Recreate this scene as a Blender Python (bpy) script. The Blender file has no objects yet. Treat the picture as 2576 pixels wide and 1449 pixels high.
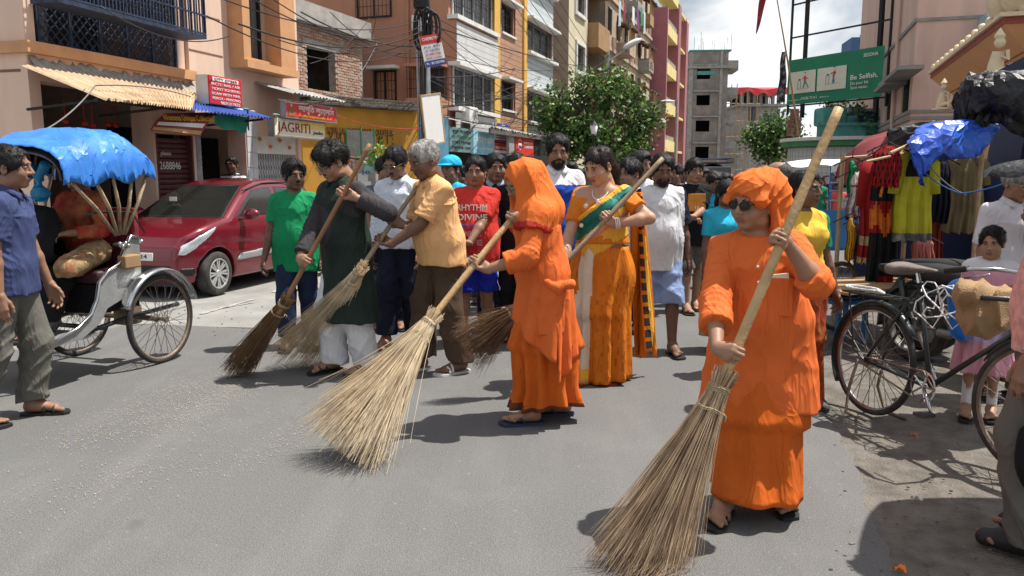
import bpy,bmesh,math,random
import numpy as np
from mathutils import Vector,Matrix,Euler
from math import sin,cos
Vec = Vector; MT = Matrix.Translation; MR = Matrix.Rotation

# ------------------------------------------------------------------ camera, sky, sun
SC = bpy.context.scene
COL = SC.collection
F = 2000.0                       # focal length in pixels of a 2576 wide frame
PITCH = math.radians(8.24)
CAMZ = 1.52
cam_d = bpy.data.cameras.new('camera'); cam = bpy.data.objects.new('camera',cam_d); COL.objects.link(cam)
cam.location = (0,0,CAMZ); cam.rotation_euler = (math.pi/2 - PITCH,0,0)
cam_d.sensor_width = 36; cam_d.lens = 36*F/2576; cam_d.clip_start = .05; cam_d.clip_end = 3000
SC.camera = cam
SC.cycles.max_bounces = 5; SC.cycles.diffuse_bounces = 3; SC.cycles.glossy_bounces = 3; SC.cycles.transmission_bounces = 3; SC.cycles.caustics_reflective = False; SC.cycles.caustics_refractive = False
SC.view_settings.view_transform = 'Standard'; SC.view_settings.look = 'None'
SC.view_settings.exposure = 0.52; SC.view_settings.gamma = 1; SC.view_settings.use_curve_mapping = False

SHADOW = Vec((-.44,-.10,-1.0))          # where a point one metre up throws its shadow
sun_d = bpy.data.lights.new('sun','SUN'); sun = bpy.data.objects.new('sun',sun_d); COL.objects.link(sun)
sun_d.energy = 4.8; sun_d.angle = math.radians(.55); sun_d.color = (1,.95,.87)
sun.rotation_euler = SHADOW.to_track_quat('-Z','Y').to_euler(); sun.location = (8,3,20)
SUN_EL = math.atan2(1,math.hypot(.44,.10)); SUN_AZ = math.atan2(.44,.10)   # azimuth from +Y towards +X

W_ = bpy.data.worlds.new('World'); SC.world = W_; W_.use_nodes = True
nt = W_.node_tree; nt.nodes.clear()
def N(t,**k):
    n = nt.nodes.new(t)
    for a,b in k.items(): setattr(n,a,b)
    return n
out = N('ShaderNodeOutputWorld'); sky = N('ShaderNodeTexSky',sky_type='NISHITA'); sky.sun_disc = False
sky.sun_elevation = SUN_EL; sky.sun_rotation = SUN_AZ; sky.air_density = 1.2; sky.dust_density = 2.0
bg1 = N('ShaderNodeBackground'); bg1.inputs[1].default_value = .06
nt.links.new(sky.outputs[0],bg1.inputs[0])
tc = N('ShaderNodeTexCoord'); mp = N('ShaderNodeMapping'); mp.inputs['Scale'].default_value = (2.2,2.2,5.0)
mp.inputs['Location'].default_value = (1.3,.4,.2)
n1 = N('ShaderNodeTexNoise'); n1.inputs['Scale'].default_value = 1.3; n1.inputs['Detail'].default_value = 6; n1.inputs['Roughness'].default_value = .55
n1.inputs['Distortion'].default_value = .35
rp = N('ShaderNodeValToRGB'); rp.color_ramp.elements[0].position = .40; rp.color_ramp.elements[1].position = .56
n2 = N('ShaderNodeTexNoise'); n2.inputs['Scale'].default_value = 2.6; n2.inputs['Detail'].default_value = 4
rp2 = N('ShaderNodeValToRGB'); rp2.color_ramp.elements[0].position = .36; rp2.color_ramp.elements[1].position = .60
rp2.color_ramp.elements[0].color = (.52,.58,.65,1); rp2.color_ramp.elements[1].color = (1.0,1.0,1.0,1)
bg2 = N('ShaderNodeBackground'); bg2.inputs[1].default_value = .82
mx = N('ShaderNodeMixShader')
L = nt.links.new
L(tc.outputs['Generated'],mp.inputs[0]); L(mp.outputs[0],n1.inputs[0]); L(mp.outputs[0],n2.inputs[0])
L(n1.outputs[0],rp.inputs[0]); L(n2.outputs[0],rp2.inputs[0]); L(rp2.outputs[0],bg2.inputs[0])
L(rp.outputs[0],mx.inputs[0]); L(bg1.outputs[0],mx.inputs[1]); L(bg2.outputs[0],mx.inputs[2]); L(mx.outputs[0],out.inputs[0])

# ------------------------------------------------------------------ helpers
PI = math.pi
R = math.radians
def ray(px,py):
    a = (px-1288)/F; b = (724.5-py)/F
    return Vec((a,cos(PITCH)+b*sin(PITCH),-sin(PITCH)+b*cos(PITCH)))
def W(px,py,Y):                       # world point seen at a place of the frame, Y metres ahead
    d = ray(px,py); return Vec((0,0,CAMZ)) + d*(Y/d.y)
def G(px,py,z=0.0):                   # ground point
    d = ray(px,py); return Vec((0,0,CAMZ)) + d*((z-CAMZ)/d.z)

MATS = {}
def mat(name,col=(.5,.5,.5),rough=.75,var=.12,vscale=6.0,bump=0.0,bscale=60.0,metal=0.0,spec=.4,dirt=None,dscale=1.6,damt=.5,sheen=0.0,coat=0.0,stretch=(1,1,1),trans=0.0):
    if name in MATS: return MATS[name]
    m = bpy.data.materials.new(name); MATS[name] = m; m.use_nodes = True
    t = m.node_tree; b = t.nodes['Principled BSDF']
    b.inputs['Roughness'].default_value = rough; b.inputs['Metallic'].default_value = metal
    b.inputs['Specular IOR Level'].default_value = spec
    if sheen: b.inputs['Sheen Weight'].default_value = sheen
    if coat: b.inputs['Coat Weight'].default_value = coat; b.inputs['Coat Roughness'].default_value = .06
    tc = t.nodes.new('ShaderNodeTexCoord'); mp = t.nodes.new('ShaderNodeMapping'); mp.inputs['Scale'].default_value = stretch
    t.links.new(tc.outputs['Object'],mp.inputs[0])
    last = None
    def mixc(fac,a,bcol):
        x = t.nodes.new('ShaderNodeMix'); x.data_type = 'RGBA'
        t.links.new(fac,x.inputs[0])
        for s,v in ((6,a),(7,bcol)):
            if isinstance(v,tuple): x.inputs[s].default_value = (*v[:3],1)
            else: t.links.new(v,x.inputs[s])
        return x.outputs[2]
    nz = t.nodes.new('ShaderNodeTexNoise'); nz.inputs['Scale'].default_value = vscale; nz.inputs['Detail'].default_value = 2.5
    t.links.new(mp.outputs[0],nz.inputs[0])
    lo = tuple(max(0,c*(1-var)) for c in col); hi = tuple(min(1,c*(1+var)) for c in col)
    rr = t.nodes.new('ShaderNodeMapRange'); rr.inputs[1].default_value = .3; rr.inputs[2].default_value = .7
    t.links.new(nz.outputs[0],rr.inputs[0])
    last = mixc(rr.outputs[0],lo,hi)
    if dirt:
        nd = t.nodes.new('ShaderNodeTexNoise'); nd.inputs['Scale'].default_value = dscale; nd.inputs['Detail'].default_value = 4; nd.inputs['Roughness'].default_value = .65
        t.links.new(mp.outputs[0],nd.inputs[0])
        rd = t.nodes.new('ShaderNodeMapRange'); rd.inputs[1].default_value = .5; rd.inputs[2].default_value = .72; rd.inputs[4].default_value = damt
        t.links.new(nd.outputs[0],rd.inputs[0])
        last = mixc(rd.outputs[0],last,dirt)
    t.links.new(last,b.inputs['Base Color'])
    if bump:
        nb = t.nodes.new('ShaderNodeTexNoise'); nb.inputs['Scale'].default_value = bscale; nb.inputs['Detail'].default_value = 1.5
        t.links.new(mp.outputs[0],nb.inputs[0])
        bp = t.nodes.new('ShaderNodeBump'); bp.inputs['Strength'].default_value = bump; bp.inputs['Distance'].default_value = .02
        t.links.new(nb.outputs[0],bp.inputs['Height']); t.links.new(bp.outputs[0],b.inputs['Normal'])
    if trans:
        tr = t.nodes.new('ShaderNodeBsdfTranslucent'); t.links.new(last,tr.inputs[0])
        ms = t.nodes.new('ShaderNodeMixShader'); ms.inputs[0].default_value = trans
        o = [n for n in t.nodes if n.type == 'OUTPUT_MATERIAL'][0]
        t.links.new(b.outputs[0],ms.inputs[1]); t.links.new(tr.outputs[0],ms.inputs[2]); t.links.new(ms.outputs[0],o.inputs[0])
    return m

def link(o,parent=None):
    COL.objects.link(o)
    if parent is not None: o.parent = parent
    return o
def tag(o,label=None,cat=None,group=None,kind=None):
    if label: o['label'] = label
    if cat: o['category'] = cat
    if group: o['group'] = group
    if kind: o['kind'] = kind
    return o
def thing(name,label,cat,loc=(0,0,0),rz=0.0,group=None):
    o = bpy.data.objects.new(name,None); o.empty_display_size = .1; link(o)
    o.location = loc; o.rotation_euler = (0,0,rz)
    return tag(o,label,cat,group)
def mesh_obj(name,v,f,mats,parent=None,mi=None,smooth=False):
    me = bpy.data.meshes.new(name)
    v = np.asarray(v,dtype=np.float32)
    if isinstance(f,np.ndarray) and f.ndim == 2:
        n,k = f.shape
        me.vertices.add(len(v)); me.vertices.foreach_set('co',v.ravel())
        me.loops.add(n*k); me.loops.foreach_set('vertex_index',f.astype(np.int32).ravel())
        me.polygons.add(n); me.polygons.foreach_set('loop_start',np.arange(0,n*k,k,dtype=np.int32))
        me.update(calc_edges=True)
    else:
        me.from_pydata([tuple(map(float,p)) for p in v],[],[tuple(int(i) for i in q) for q in f]); me.update()
    if not isinstance(mats,(list,tuple)): mats = [mats]
    for m in mats: me.materials.append(m)
    if mi is not None: me.polygons.foreach_set('material_index',np.asarray(mi,dtype=np.int32))
    if smooth is True: me.polygons.foreach_set('use_smooth',np.ones(len(me.polygons),dtype=bool))
    elif smooth:
        me.polygons.foreach_set('use_smooth',np.ones(len(me.polygons),dtype=bool)); me.set_sharp_from_angle(angle=R(smooth))
    o = bpy.data.objects.new(name,me); link(o,parent)
    return o
def inst(src,name,parent=None,mtx=None):
    o = bpy.data.objects.new(name,src.data if hasattr(src,'data') else src); link(o,parent)
    if mtx is not None: o.matrix_basis = mtx
    return o

class MB:
    def __init__(s): s.v = []; s.f = []; s.m = []; s.cm = 0
    def add(s,vs,fs):
        b = len(s.v); s.v += [tuple(p) for p in vs]
        for q in fs: s.f.append(tuple(b+i for i in q)); s.m.append(s.cm)
        return s
    def box(s,x0,x1,y0,y1,z0,z1,M=None):
        if x0 > x1: x0,x1 = x1,x0
        if y0 > y1: y0,y1 = y1,y0
        if z0 > z1: z0,z1 = z1,z0
        vs = [Vec(p) for p in ((x0,y0,z0),(x1,y0,z0),(x1,y1,z0),(x0,y1,z0),(x0,y0,z1),(x1,y0,z1),(x1,y1,z1),(x0,y1,z1))]
        if M: vs = [M @ p for p in vs]
        return s.add(vs,[(0,3,2,1),(4,5,6,7),(0,1,5,4),(1,2,6,5),(2,3,7,6),(3,0,4,7)])
    def bbox(s,x0,x1,y0,y1,z0,z1,b=.01,M=None):     # box with chamfered edges
        vs = []
        c = ((x0+x1)/2,(y0+y1)/2,(z0+z1)/2); h = (abs(x1-x0)/2,abs(y1-y0)/2,abs(z1-z0)/2); b = min(b,min(h)*.49)
        bm = bmesh.new(); bmesh.ops.create_cube(bm,size=2)
        for v in bm.verts: v.co = Vec((c[0]+v.co.x*h[0],c[1]+v.co.y*h[1],c[2]+v.co.z*h[2]))
        bmesh.ops.bevel(bm,geom=bm.edges[:],offset=b,segments=2,affect='EDGES',profile=.5)
        bm.verts.index_update()
        vs = [(M @ v.co) if M else v.co.copy() for v in bm.verts]; fs = [[v.index for v in f.verts] for f in bm.faces]; bm.free()
        return s.add(vs,fs)
    def quad(s,a,b,c,d): return s.add([a,b,c,d],[(0,1,2,3)])
    def tube(s,pts,r,n=6,cap=True,closed=False):
        pts = [Vec(p) for p in pts]; k = len(pts)
        rs = r if isinstance(r,(list,tuple)) else [r]*k
        vs = []; fs = []
        t0 = (pts[1]-pts[0]).normalized()
        u = t0.orthogonal().normalized()
        for i in range(k):
            if closed: t = (pts[(i+1) % k]-pts[i-1]).normalized()
            elif i == 0: t = t0
            elif i == k-1: t = (pts[i]-pts[i-1]).normalized()
            else: t = ((pts[i+1]-pts[i]).normalized()+(pts[i]-pts[i-1]).normalized())
            if t.length < 1e-6: t = t0
            t.normalize(); u = (u-t*u.dot(t))
            if u.length < 1e-5: u = t.orthogonal()
            u.normalize(); w = t.cross(u)
            for j in range(n):
                a = 2*PI*j/n; vs.append(pts[i]+(u*cos(a)+w*sin(a))*rs[i])
        for i in range(k if closed else k-1):
            i2 = (i+1) % k
            for j in range(n): fs.append((i*n+j,i*n+(j+1) % n,i2*n+(j+1) % n,i2*n+j))
        if cap and not closed: fs.append(tuple(range(n-1,-1,-1))); fs.append(tuple((k-1)*n+j for j in range(n)))
        return s.add(vs,fs)
    def lathe(s,prof,n=24,M=None,a0=0.0,a1=2*PI):       # profile (r, z) about z
        full = abs(a1-a0-2*PI) < 1e-6; c = n if full else n+1
        vs = []; fs = []
        for (r,z) in prof:
            for j in range(c):
                a = a0+(a1-a0)*j/n; p = Vec((r*cos(a),r*sin(a),z)); vs.append(M @ p if M else p)
        for i in range(len(prof)-1):
            for j in range(n):
                j2 = (j+1) % c; fs.append((i*c+j,i*c+j2,(i+1)*c+j2,(i+1)*c+j))
        return s.add(vs,fs)
    def ball(s,c,r,n=10,m=7):
        r = r if isinstance(r,(list,tuple)) else (r,r,r); c = Vec(c)
        vs = []; fs = []
        for i in range(m+1):
            th = PI*i/m
            for j in range(n):
                a = 2*PI*j/n; vs.append(c+Vec((r[0]*sin(th)*cos(a),r[1]*sin(th)*sin(a),r[2]*cos(th))))
        for i in range(m):
            for j in range(n): fs.append((i*n+j,(i+1)*n+j,(i+1)*n+(j+1) % n,i*n+(j+1) % n))
        return s.add(vs,fs)
    def prism(s,poly,a,b,M=None,axis='y'):              # 2-D outline (x, z) pushed along y from a to b
        n = len(poly); vs = []
        for t in (a,b):
            for (x,z) in poly:
                p = Vec((x,t,z)) if axis == 'y' else (Vec((x,z,t)) if axis == 'z' else Vec((t,x,z)))
                vs.append(M @ p if M else p)
        fs = [tuple(range(n)),tuple(range(2*n-1,n-1,-1))] + [(i,i+n,(i+1) % n+n,(i+1) % n) for i in range(n)]
        return s.add(vs,fs)
    def grid(s,fn,nu,nv):
        vs = [fn(i/nu,j/nv) for j in range(nv+1) for i in range(nu+1)]
        fs = [(j*(nu+1)+i,j*(nu+1)+i+1,(j+1)*(nu+1)+i+1,(j+1)*(nu+1)+i) for j in range(nv) for i in range(nu)]
        return s.add(vs,fs)
    def build(s,name,mats,parent=None,smooth=False,fix=True):
        o = mesh_obj(name,s.v,s.f,mats,parent,s.m,smooth)
        if fix:
            bm = bmesh.new(); bm.from_mesh(o.data); bmesh.ops.recalc_face_normals(bm,faces=bm.faces[:]); bm.to_mesh(o.data); bm.free()
            if smooth and smooth is not True: o.data.set_sharp_from_angle(angle=R(smooth))
        return o

def noise3(p,seed=0):                 # cheap smooth noise from warped sines, p is (...,3)
    r = random.Random(seed); o = 0
    for k in range(4):
        a = np.array([r.uniform(-1,1) for _ in range(3)]); a /= np.linalg.norm(a); b = np.array([r.uniform(-1,1) for _ in range(3)])
        o = o + np.sin(p @ (a*(1+.7*k)) + 1.3*np.sin(p @ b + r.uniform(0,6)) + r.uniform(0,6))/(1+.4*k)
    return o/2.6

def crumple(name,fn,nu,nv,amp,seed,m,parent,sharp=24,th=.004):
    r = random.Random(seed); vs = []
    for j in range(nv+1):
        for i in range(nu+1):
            du = (r.random()-.5)*.7/nu if 0 < i < nu else 0; dv = (r.random()-.5)*.7/nv if 0 < j < nv else 0
            u = i/nu+du; v = j/nv+dv; p = Vec(fn(u,v)); e = 1e-3; a = Vec(fn(min(1,u+e),v))-Vec(fn(max(0,u-e),v)); b = Vec(fn(u,min(1,v+e)))-Vec(fn(u,max(0,v-e))); n = a.cross(b)
            n = n.normalized() if n.length > 1e-12 else Vec((0,0,1)); vs.append(p+n*amp*r.uniform(-1,1))
    fs = []
    for j in range(nv):
        for i in range(nu):
            a = j*(nu+1)+i; q = (a,a+1,a+nu+2,a+nu+1)
            fs += [(q[0],q[1],q[2]),(q[0],q[2],q[3])] if r.random() < .5 else [(q[0],q[1],q[3]),(q[1],q[2],q[3])]
    o = mesh_obj(name,vs,fs,m,parent,None,sharp); so = o.modifiers.new('thick','SOLIDIFY'); so.thickness = th
    return o
_txt = {}
def text(s,name,m,parent,size,M,width=None,depth=.004,align='CENTER',bold=False,shear=0.0,space=1.0):
    cu = bpy.data.curves.new('t','FONT'); cu.body = s; cu.size = size; cu.align_x = align; cu.align_y = 'CENTER'; cu.extrude = depth/2; cu.resolution_u = 3; cu.shear = shear
    cu.space_character = space
    if bold: cu.offset = size*.008
    o = bpy.data.objects.new('t',cu); COL.objects.link(o)
    dg = bpy.context.evaluated_depsgraph_get(); me = bpy.data.meshes.new_from_object(o.evaluated_get(dg)); 
    bpy.data.objects.remove(o); bpy.data.curves.remove(cu)
    if len(me.vertices) == 0: return None
    if width:
        xs = [v.co.x for v in me.vertices]; w = max(xs)-min(xs); k = width/max(w,1e-4)
        for v in me.vertices: v.co.x *= k
    me.materials.clear(); me.materials.append(m); me.name = name
    q = bpy.data.objects.new(name,me); link(q,parent); q.matrix_basis = M
    return q
def panel_M(c,xdir,up):              # text frame: x along the writing, z out of the sign
    x = Vec(xdir).normalized(); y = Vec(up); y = (y-x*y.dot(x)).normalized(); z = x.cross(y)
    M = Matrix((x,y,z)).transposed().to_4x4(); M.translation = Vec(c); return M
# ------------------------------------------------------------------ materials of the setting
asphalt = mat('asphalt',(.152,.151,.149),.92,.18,95.0,.6,160,dirt=(.205,.20,.19),dscale=1.3,damt=.4)
def road_layers(m):
    t = m.node_tree; b = t.nodes['Principled BSDF']; src = b.inputs['Base Color'].links[0].from_socket; tc = t.nodes.new('ShaderNodeTexCoord')
    def layer(src,scale,rot,lo,hi,amt,col,det=4,stretch=(1,1,1)):
        mp = t.nodes.new('ShaderNodeMapping'); mp.inputs['Rotation'].default_value = (0,0,rot); mp.inputs['Scale'].default_value = stretch; nz = t.nodes.new('ShaderNodeTexNoise'); nz.inputs['Scale'].default_value = scale; nz.inputs['Detail'].default_value = det
        mr = t.nodes.new('ShaderNodeMapRange'); mr.inputs[1].default_value = lo; mr.inputs[2].default_value = hi; mr.inputs[4].default_value = amt; mx = t.nodes.new('ShaderNodeMix'); mx.data_type = 'RGBA'; mx.inputs[7].default_value = (*col,1)
        t.links.new(tc.outputs['Object'],mp.inputs[0]); t.links.new(mp.outputs[0],nz.inputs[0]); t.links.new(nz.outputs[0],mr.inputs[0]); t.links.new(mr.outputs[0],mx.inputs[0]); t.links.new(src,mx.inputs[6]); return mx.outputs[2]
    src = layer(src,1.1,R(72),.50,.75,.28,(.23,.225,.215),3,(3.5,.5,1))     # dust drifts along the street
    src = layer(src,.55,.4,.52,.70,.28,(.11,.11,.11),4)                        # old darker patches
    src = layer(src,2.6,.0,.70,.76,.4,(.09,.088,.085),2)                      # oil spots
    src = layer(src,38,.0,.68,.74,.5,(.32,.31,.29),2)                          # pale stone chips
    t.links.new(src,b.inputs['Base Color'])
road_layers(asphalt)
concrete_road = mat('concrete_road',(.27,.265,.25),.93,.16,2.0,.5,90,dirt=(.16,.155,.14),dscale=1.1,damt=.7)
verge_dirt = mat('verge_dirt',(.135,.12,.102),.95,.28,9,.8,70,dirt=(.22,.205,.185),dscale=2.2,damt=.75)
peach = mat('peach_plaster',(.72,.52,.41),.85,.05,3,.12,120,dirt=(.36,.24,.18),dscale=1.3,damt=.42,stretch=(1,1,.22))
peach_trim = mat('orange_plaster',(.56,.30,.15),.85,.09,4,.15,90,dirt=(.33,.2,.13),dscale=1.6,damt=.4)
mortar = mat('grey_mortar',(.33,.31,.29),.95,.25,14,1.0,60)
shade_in = mat('interior_shade',(.012,.011,.012),.9,.3,3)  # near-black colour stands in for the shade inside rooms and shops
rust_iron = mat('dark_blue_iron',(.035,.05,.09),.6,.4,20,.2,100,metal=.3)
black_iron = mat('black_iron',(.02,.02,.024),.55,.3,20,metal=.3)
glass_dark = mat('window_glass',(.03,.035,.04),.12,.3,2,spec=.7)
glass_grey = mat('dusty_glass',(.10,.11,.12),.22,.3,2,spec=.6)
tin = mat('rusty_tin',(.50,.36,.23),.7,.2,5,.2,60,dirt=(.27,.15,.08),dscale=4,damt=.55,metal=.0)
tin_blue = mat('blue_tin',(.03,.09,.36),.5,.2,6,.1,60)
tin_grey = mat('grey_tin',(.33,.33,.32),.6,.2,5,.2,60,dirt=(.16,.14,.12),dscale=3,damt=.6)
maroon_steel = mat('maroon_shutter',(.10,.028,.032),.55,.2,5,.1,60,dirt=(.06,.03,.03),dscale=3)
white_steel = mat('white_steel',(.52,.54,.56),.5,.15,8,.1,60,dirt=(.25,.2,.16),dscale=5,damt=.5)
white_paint = mat('white_paint',(.72,.72,.70),.7,.07,5,.1,60,dirt=(.45,.43,.40),dscale=2,damt=.45)
white_tile = mat('white_tile',(.55,.57,.60),.3,.1,5,dirt=(.3,.28,.26),dscale=3)
brick_a = mat('brick_red',(.36,.19,.13),.9,.3,4.0,.6,60,dirt=(.45,.38,.32),dscale=5,damt=.8)
brick_b = mat('brick_pale',(.42,.30,.23),.9,.3,4.0,.6,60,dirt=(.36,.34,.31),dscale=4,damt=.8)
cement = mat('cement',(.35,.335,.315),.95,.18,3,.5,50,dirt=(.19,.18,.165),dscale=1.8,damt=.6)
cement_dark = mat('wet_cement',(.13,.115,.10),.95,.3,4,.6,50,dirt=(.05,.045,.04),dscale=3,damt=.8)
ochre = mat('ochre_wall',(.50,.255,.035),.85,.13,2,.2,80,dirt=(.34,.2,.07),dscale=1.6,damt=.6)
blue_wall = mat('blue_wall',(.16,.42,.60),.85,.08,3,.15,80,dirt=(.12,.26,.36),dscale=2,damt=.5)
terracotta = mat('terracotta_plaster',(.42,.205,.13),.85,.1,2,.15,80,dirt=(.20,.11,.08),dscale=1.0,damt=.5,stretch=(1,1,.25))
plank_white = mat('white_plank',(.66,.67,.67),.7,.06,3,.1,80,dirt=(.45,.46,.46),dscale=2,damt=.4)
plank_orange = mat('orange_plank',(.48,.28,.19),.75,.1,3,.1,80,dirt=(.38,.22,.15),dscale=2,damt=.4)
plank_grey = mat('pale_plank',(.58,.64,.66),.7,.06,3,.1,80,dirt=(.42,.47,.5),dscale=2,damt=.4)
yellow_paint = mat('yellow_paint',(.70,.42,.09),.75,.08,4,.1,80)
cream = mat('cream_plaster',(.62,.56,.40),.85,.07,2,.1,80,dirt=(.48,.44,.34),dscale=.8,damt=.4)
tan = mat('tan_plaster',(.36,.32,.25),.88,.1,2,.1,80,dirt=(.25,.22,.18),dscale=.7,damt=.5)
ply = mat('brown_board',(.36,.22,.11),.8,.15,3,.1,80)
old_plaster = mat('old_plaster',(.50,.39,.29),.92,.16,2,.4,40,dirt=(.20,.17,.14),dscale=1.0,damt=.75)
rust_roof = mat('crumbling_tile',(.15,.09,.06),.95,.3,10,.7,40)
pink_maroon = mat('maroon_pink_plaster',(.36,.145,.17),.8,.08,2,.1,80,dirt=(.3,.1,.13),dscale=1,damt=.4)
pale_yellow = mat('pale_yellow_plaster',(.72,.60,.27),.8,.08,2,.1,80,dirt=(.5,.42,.25),dscale=1,damt=.4)
off_white = mat('off_white_plaster',(.70,.68,.62),.8,.06,2,.1,80)
raw_brick = mat('raw_brick',(.26,.23,.21),.95,.25,1.2,.6,14,dirt=(.19,.185,.18),dscale=.5,damt=.9)
red_tarp = mat('red_tarp',(.62,.05,.05),.55,.12,2,.3,9)
blue_tarp = mat('blue_tarp',(.04,.20,.64),.45,.16,5,.12,60,spec=.45,dirt=(.09,.30,.78),dscale=4,damt=.6)
blue_tarp2 = mat('deep_blue_tarp',(.015,.08,.50),.38,.2,4,.3,30,spec=.5,dirt=(.04,.20,.66),dscale=3,damt=.6)
green_tarp = mat('green_tarp',(.02,.33,.24),.5,.15,4,.3,18,trans=.3)
teal = mat('teal_plaster',(.10,.34,.31),.9,.15,3,.3,50,dirt=(.06,.14,.12),dscale=2.5,damt=.8)
tile_wall = mat('white_glazed_tile',(.60,.62,.64),.4,.05,1,dirt=(.45,.47,.5),dscale=1.2,damt=.4)
green_paint = mat('green_paint',(.06,.22,.09),.7,.15,4)
pink_wall = mat('pink_plaster',(.62,.45,.385),.88,.06,1.4,.12,60,dirt=(.30,.23,.21),dscale=.8,damt=.5,stretch=(1,1,.2))
grey_slab = mat('grey_slab',(.25,.25,.25),.9,.15,3,.3,50)
temple_peach = mat('temple_peach',(.66,.36,.18),.8,.06,2,.1,60)
temple_maroon = mat('temple_maroon',(.27,.065,.045),.7,.1,3)
temple_cream = mat('temple_cream',(.70,.58,.40),.8,.1,5,.2,40)
steel_pole = mat('galvanised_pole',(.34,.36,.38),.5,.15,5,.1,60,metal=.6,dirt=(.2,.19,.17),dscale=4)
cable_m = mat('black_cable',(.018,.018,.02),.6,.2,5)
cable_g = mat('grey_cable',(.16,.16,.17),.7,.2,5)
wood_bamboo = mat('bamboo',(.42,.30,.17),.7,.2,9,.2,60)
sign_red = mat('sign_red',(.55,.025,.03),.45,.06,3)
sign_red2 = mat('sign_bright_red',(.60,.05,.04),.45,.06,3)
sign_white = mat('sign_white',(.78,.78,.76),.45,.04,3,dirt=(.62,.60,.56),dscale=3,damt=.4)
sign_cream = mat('sign_cream',(.78,.72,.55),.45,.04,3)
sign_blue = mat('sign_blue',(.03,.07,.30),.45,.06,3)
sign_lblue = mat('sign_light_blue',(.22,.50,.66),.4,.12,4,dirt=(.5,.68,.78),dscale=3,damt=.8)
sign_teal = mat('sign_dull_teal',(.14,.24,.25),.5,.15,3)
sign_green = mat('sign_green',(.012,.215,.115),.5,.05,2,dirt=(.02,.17,.10),dscale=1,damt=.5)
ink_white = mat('ink_white',(.80,.80,.78),.5,.02); ink_black = mat('ink_black',(.02,.02,.022),.6,.1)
ink_maroon = mat('ink_maroon',(.30,.03,.05),.5,.05); ink_blue = mat('ink_blue',(.05,.09,.35),.5,.05)
ink_yellow = mat('ink_yellow',(.75,.50,.05),.5,.05); ink_orange = mat('ink_orange',(.75,.20,.03),.5,.05)
ink_brown = mat('ink_brown',(.09,.035,.012),.7,.1); ink_red = mat('ink_red',(.6,.04,.04),.5,.05); ink_teal = mat('ink_teal',(.03,.28,.32),.5,.05)

# ------------------------------------------------------------------ ground
def sheet(name,pts,z,m,kind='structure'):
    mb = MB(); mb.add([(p[0],p[1],z) for p in pts],[tuple(range(len(pts)))]); o = mb.build(name,m); tag(o,kind=kind); return o
mb = MB()
nx,ny = 60,60
mb.grid(lambda u,v: Vec((-900+1800*u,-60+1560*v,-.012)),2,2)
g = mb.build('ground',verge_dirt); tag(g,kind='structure')
def rag(pts,step,amp,seed):           # ragged polyline
    r = random.Random(seed); o = []
    for a,b in zip(pts[:-1],pts[1:]):
        a = Vec(a); b = Vec(b); n = max(1,int((b-a).length/step))
        for i in range(n):
            p = a.lerp(b,i/n); o.append(Vec((p.x+r.uniform(-amp,amp),p.y+r.uniform(-amp,amp),0)))
    o.append(Vec(pts[-1])); return o
gp = lambda x,y: (lambda q: (q.x,q.y,0))(G(x,y))
right_edge = rag([(2.05,-2,0),gp(2240,1430),gp(2150,1180),gp(2075,1040),gp(2060,900),(4.2,9.5,0),(7.5,18,0),(18,50,0),(60,170,0),(300,900,0)],.12,.03,3)[:400]
left_edge = rag([(-9,-2,0),(-5.6,3,0),gp(330,815),gp(500,822),gp(640,826),gp(760,800),gp(930,690),(-1.6,16,0),(4,40,0),(30,120,0),(285,900,0)],.3,.035,4)
poly = [p for p in right_edge] + [p for p in reversed(left_edge)]
mb = MB(); mb.add([(p.x,p.y,0.0) for p in poly],[tuple(range(len(poly)))])
# slight thickness so that the broken asphalt lip casts its own edge
for i in range(len(right_edge)-1):
    a,b = right_edge[i],right_edge[i+1]
    mb.quad((a.x,a.y,0),(b.x,b.y,0),(b.x+.03,b.y,-.02),(a.x+.03,a.y,-.02))
road = mb.build('road',asphalt); tag(road,kind='structure')
bm = bmesh.new(); bm.from_mesh(road.data); bmesh.ops.triangulate(bm,faces=[f for f in bm.faces if len(f.verts) > 4]); bm.to_mesh(road.data); bm.free()
pl = [(-12,-2,0),(-8,-2,0),(-5.4,3,0),gp(330,812),gp(500,820),gp(640,823),gp(760,797),gp(930,688),(-1.5,16,0),(4.1,40,0),(4,60,0),(-14,60,0),(-14,10,0)]
pv = sheet('pavement',pl,-.006,concrete_road)
# whitewash streaks on the concrete
r = random.Random(8)
wm = mat('chalk_streak',(.36,.35,.335),.9,.2,9)
for (x0,y0,x1,y1,w) in ((505,790,640,752,.05),(560,775,640,760,.03),(690,735,760,700,.06),(940,640,955,690,.10),(930,700,950,620,.05)):
    a = G(x0,y0); b = G(x1,y1); d = (b-a).normalized(); n = Vec((-d.y,d.x,0)); K = 14
    up = []; lo = []
    for i in range(K+1):
        p = a.lerp(b,i/K); q = w*(.3+.7*r.random())
        up.append((p.x+n.x*q,p.y+n.y*q)); lo.append((p.x-n.x*q*.7,p.y-n.y*q*.7))
    sheet('whitewash_streak',up+lo[::-1],.0015,wm)

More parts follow.
